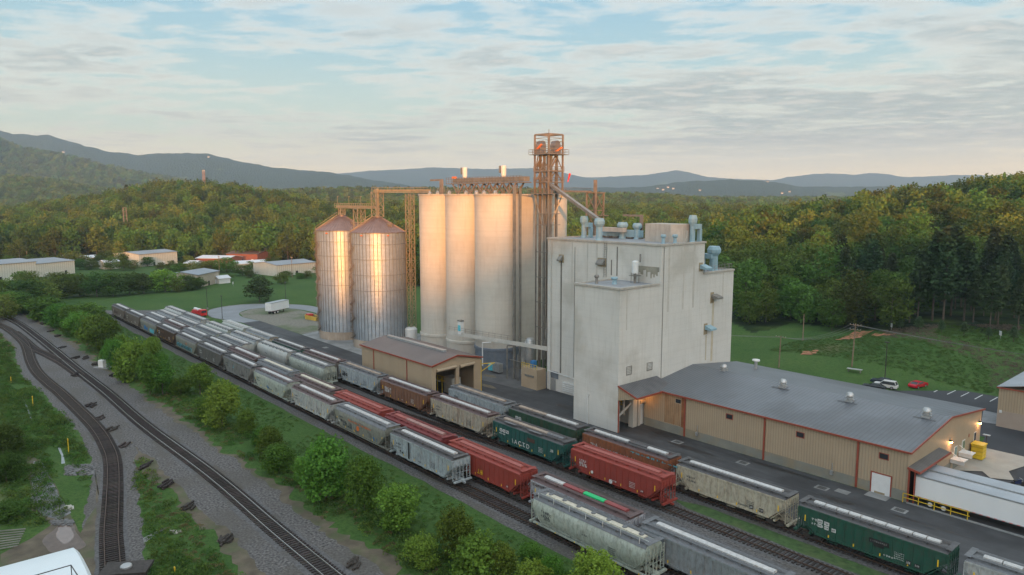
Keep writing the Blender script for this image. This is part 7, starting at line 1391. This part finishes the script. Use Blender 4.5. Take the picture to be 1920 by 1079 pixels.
d = gx * FW[0] + gy_ * FW[1]; px = 960 + 1358.7 * (gx * RT[0] + gy_ * RT[1]) / np.maximum(d, 1); py = 370 + 41 * 1348 / np.maximum(d, 1); k = (d > 55) & (px > -40) & (px < 1960) & (py < 1150); gx, gy_, px, py, d = gx[k], gy_[k], px[k], py[k], d[k]
def dist(cl): c = np.array(cl); return np.min(np.hypot(gx[:, None] - c[None, :, 0], gy_[:, None] - c[None, :, 1]), axis=1)
dm = dist(mainline); ds_ = dist(spur); nz = vnoise(gx, gy_, 7, 5); k = (dm > 5.4 + nz * 3.0) & (ds_ > 3.0 + nz * .8) & (gy_ < 55.2)
def inpoly(px, py, P):
    ins = np.zeros(len(px), bool); n = len(P)
    for i in range(n):
        (x1, y1), (x2, y2) = P[i], P[(i + 1) % n]; c = ((y1 > py) != (y2 > py)) & (px < (x2 - x1) * (py - y1) / (y2 - y1 + 1e-9) + x1); ins ^= c
    return ins
bare = inpoly(px, py, [(44, 850), (80, 860), (108, 905), (122, 935), (150, 948), (182, 940), (196, 1079), (190, 1130), (-60, 1130), (-60, 1015), (40, 1012), (88, 990), (70, 965), (54, 940), (55, 900)]) | inpoly(px, py, [(60, 640), (150, 700), (215, 800), (258, 862), (240, 866), (150, 745), (70, 670)])
north = gy_ > np.interp(gx, [-300, -100, 0], [48, 46, 46]); k &= ~bare & ((~north) | (nz > .18)) & (fbm(gx, gy_, 10, 3, 6) > .24)
gx, gy_, px, py, dm = gx[k], gy_[k], px[k], py[k], dm[k]; nn = len(gx); ix = np.where(vnoise(gx, gy_, 6, 9) > .72, 1, 0); ix = np.where((dm < 10.5) & (rng.random(nn) < .5), 2, ix); ix = np.where((rng.random(nn) < .12) & (ix == 1), 3, ix)
gninst('weeds', np.stack([gx, gy_, np.zeros(nn)], 1), rng.uniform(.45, 1.15, nn) * np.where(ix == 2, .7, 1) * np.where(north[k] , .45, 1), rng.uniform(0, 6.28, nn), ix, tf, 'rough weeds and undergrowth on the bank and along the ditch', 'weeds')
# rough grass bank behind the car park
u = rng.random((9000, 2)); bp_ = []
for a, b in u:
    x_, y_ = gp(1400 + a * 620, 140 + b * 55)
    if y_ > 172.5 and x_ > -95 and not (-40 < x_ and y_ < 170): bp_.append((x_, y_, tz(x_, y_)))
gninst('bank_grass', bp_, rng.uniform(.2, .45, len(bp_)), rng.uniform(0, 6, len(bp_)), np.where(vnoise(np.array([b[0] for b in bp_]), np.array([b[1] for b in bp_]), 14, 2) > .76, 1, 0), [meshq('tuft', tuft(60, 3.2, .8, .34, 81), [m_blade]), meshq('tuft', tuft(60, 2.6, 1.2, .34, 82), [M('dead stalks', (.12, .09, .065), .9)])], 'rough grass and dead weeds on the slope behind the car park', 'grass')
# ------------------------------------------------------------------ haze
if HAZE_D > 0:
    mb = MB().box(-10600, 10600, -10600, 10600, -3, 670); me = mb.mesh('haze'); m = bpy.data.materials.new('haze air'); m.use_nodes = True; nt = m.node_tree; nt.nodes.remove(nt.nodes['Principled BSDF']); v = nt.nodes.new('ShaderNodeVolumePrincipled'); v.inputs['Color'].default_value = (.66, .82, 1, 1); v.inputs['Density'].default_value = HAZE_D; v.inputs['Anisotropy'].default_value = 0.55
    nt.links.new(v.outputs[0], nt.nodes['Material Output'].inputs['Volume']); me.materials.append(m); o = bpy.data.objects.new('haze', me); COL.objects.link(o); tag(o, 'thin bluish morning haze', 'haze', kind='stuff')
scene.cycles.volume_bounces = 1
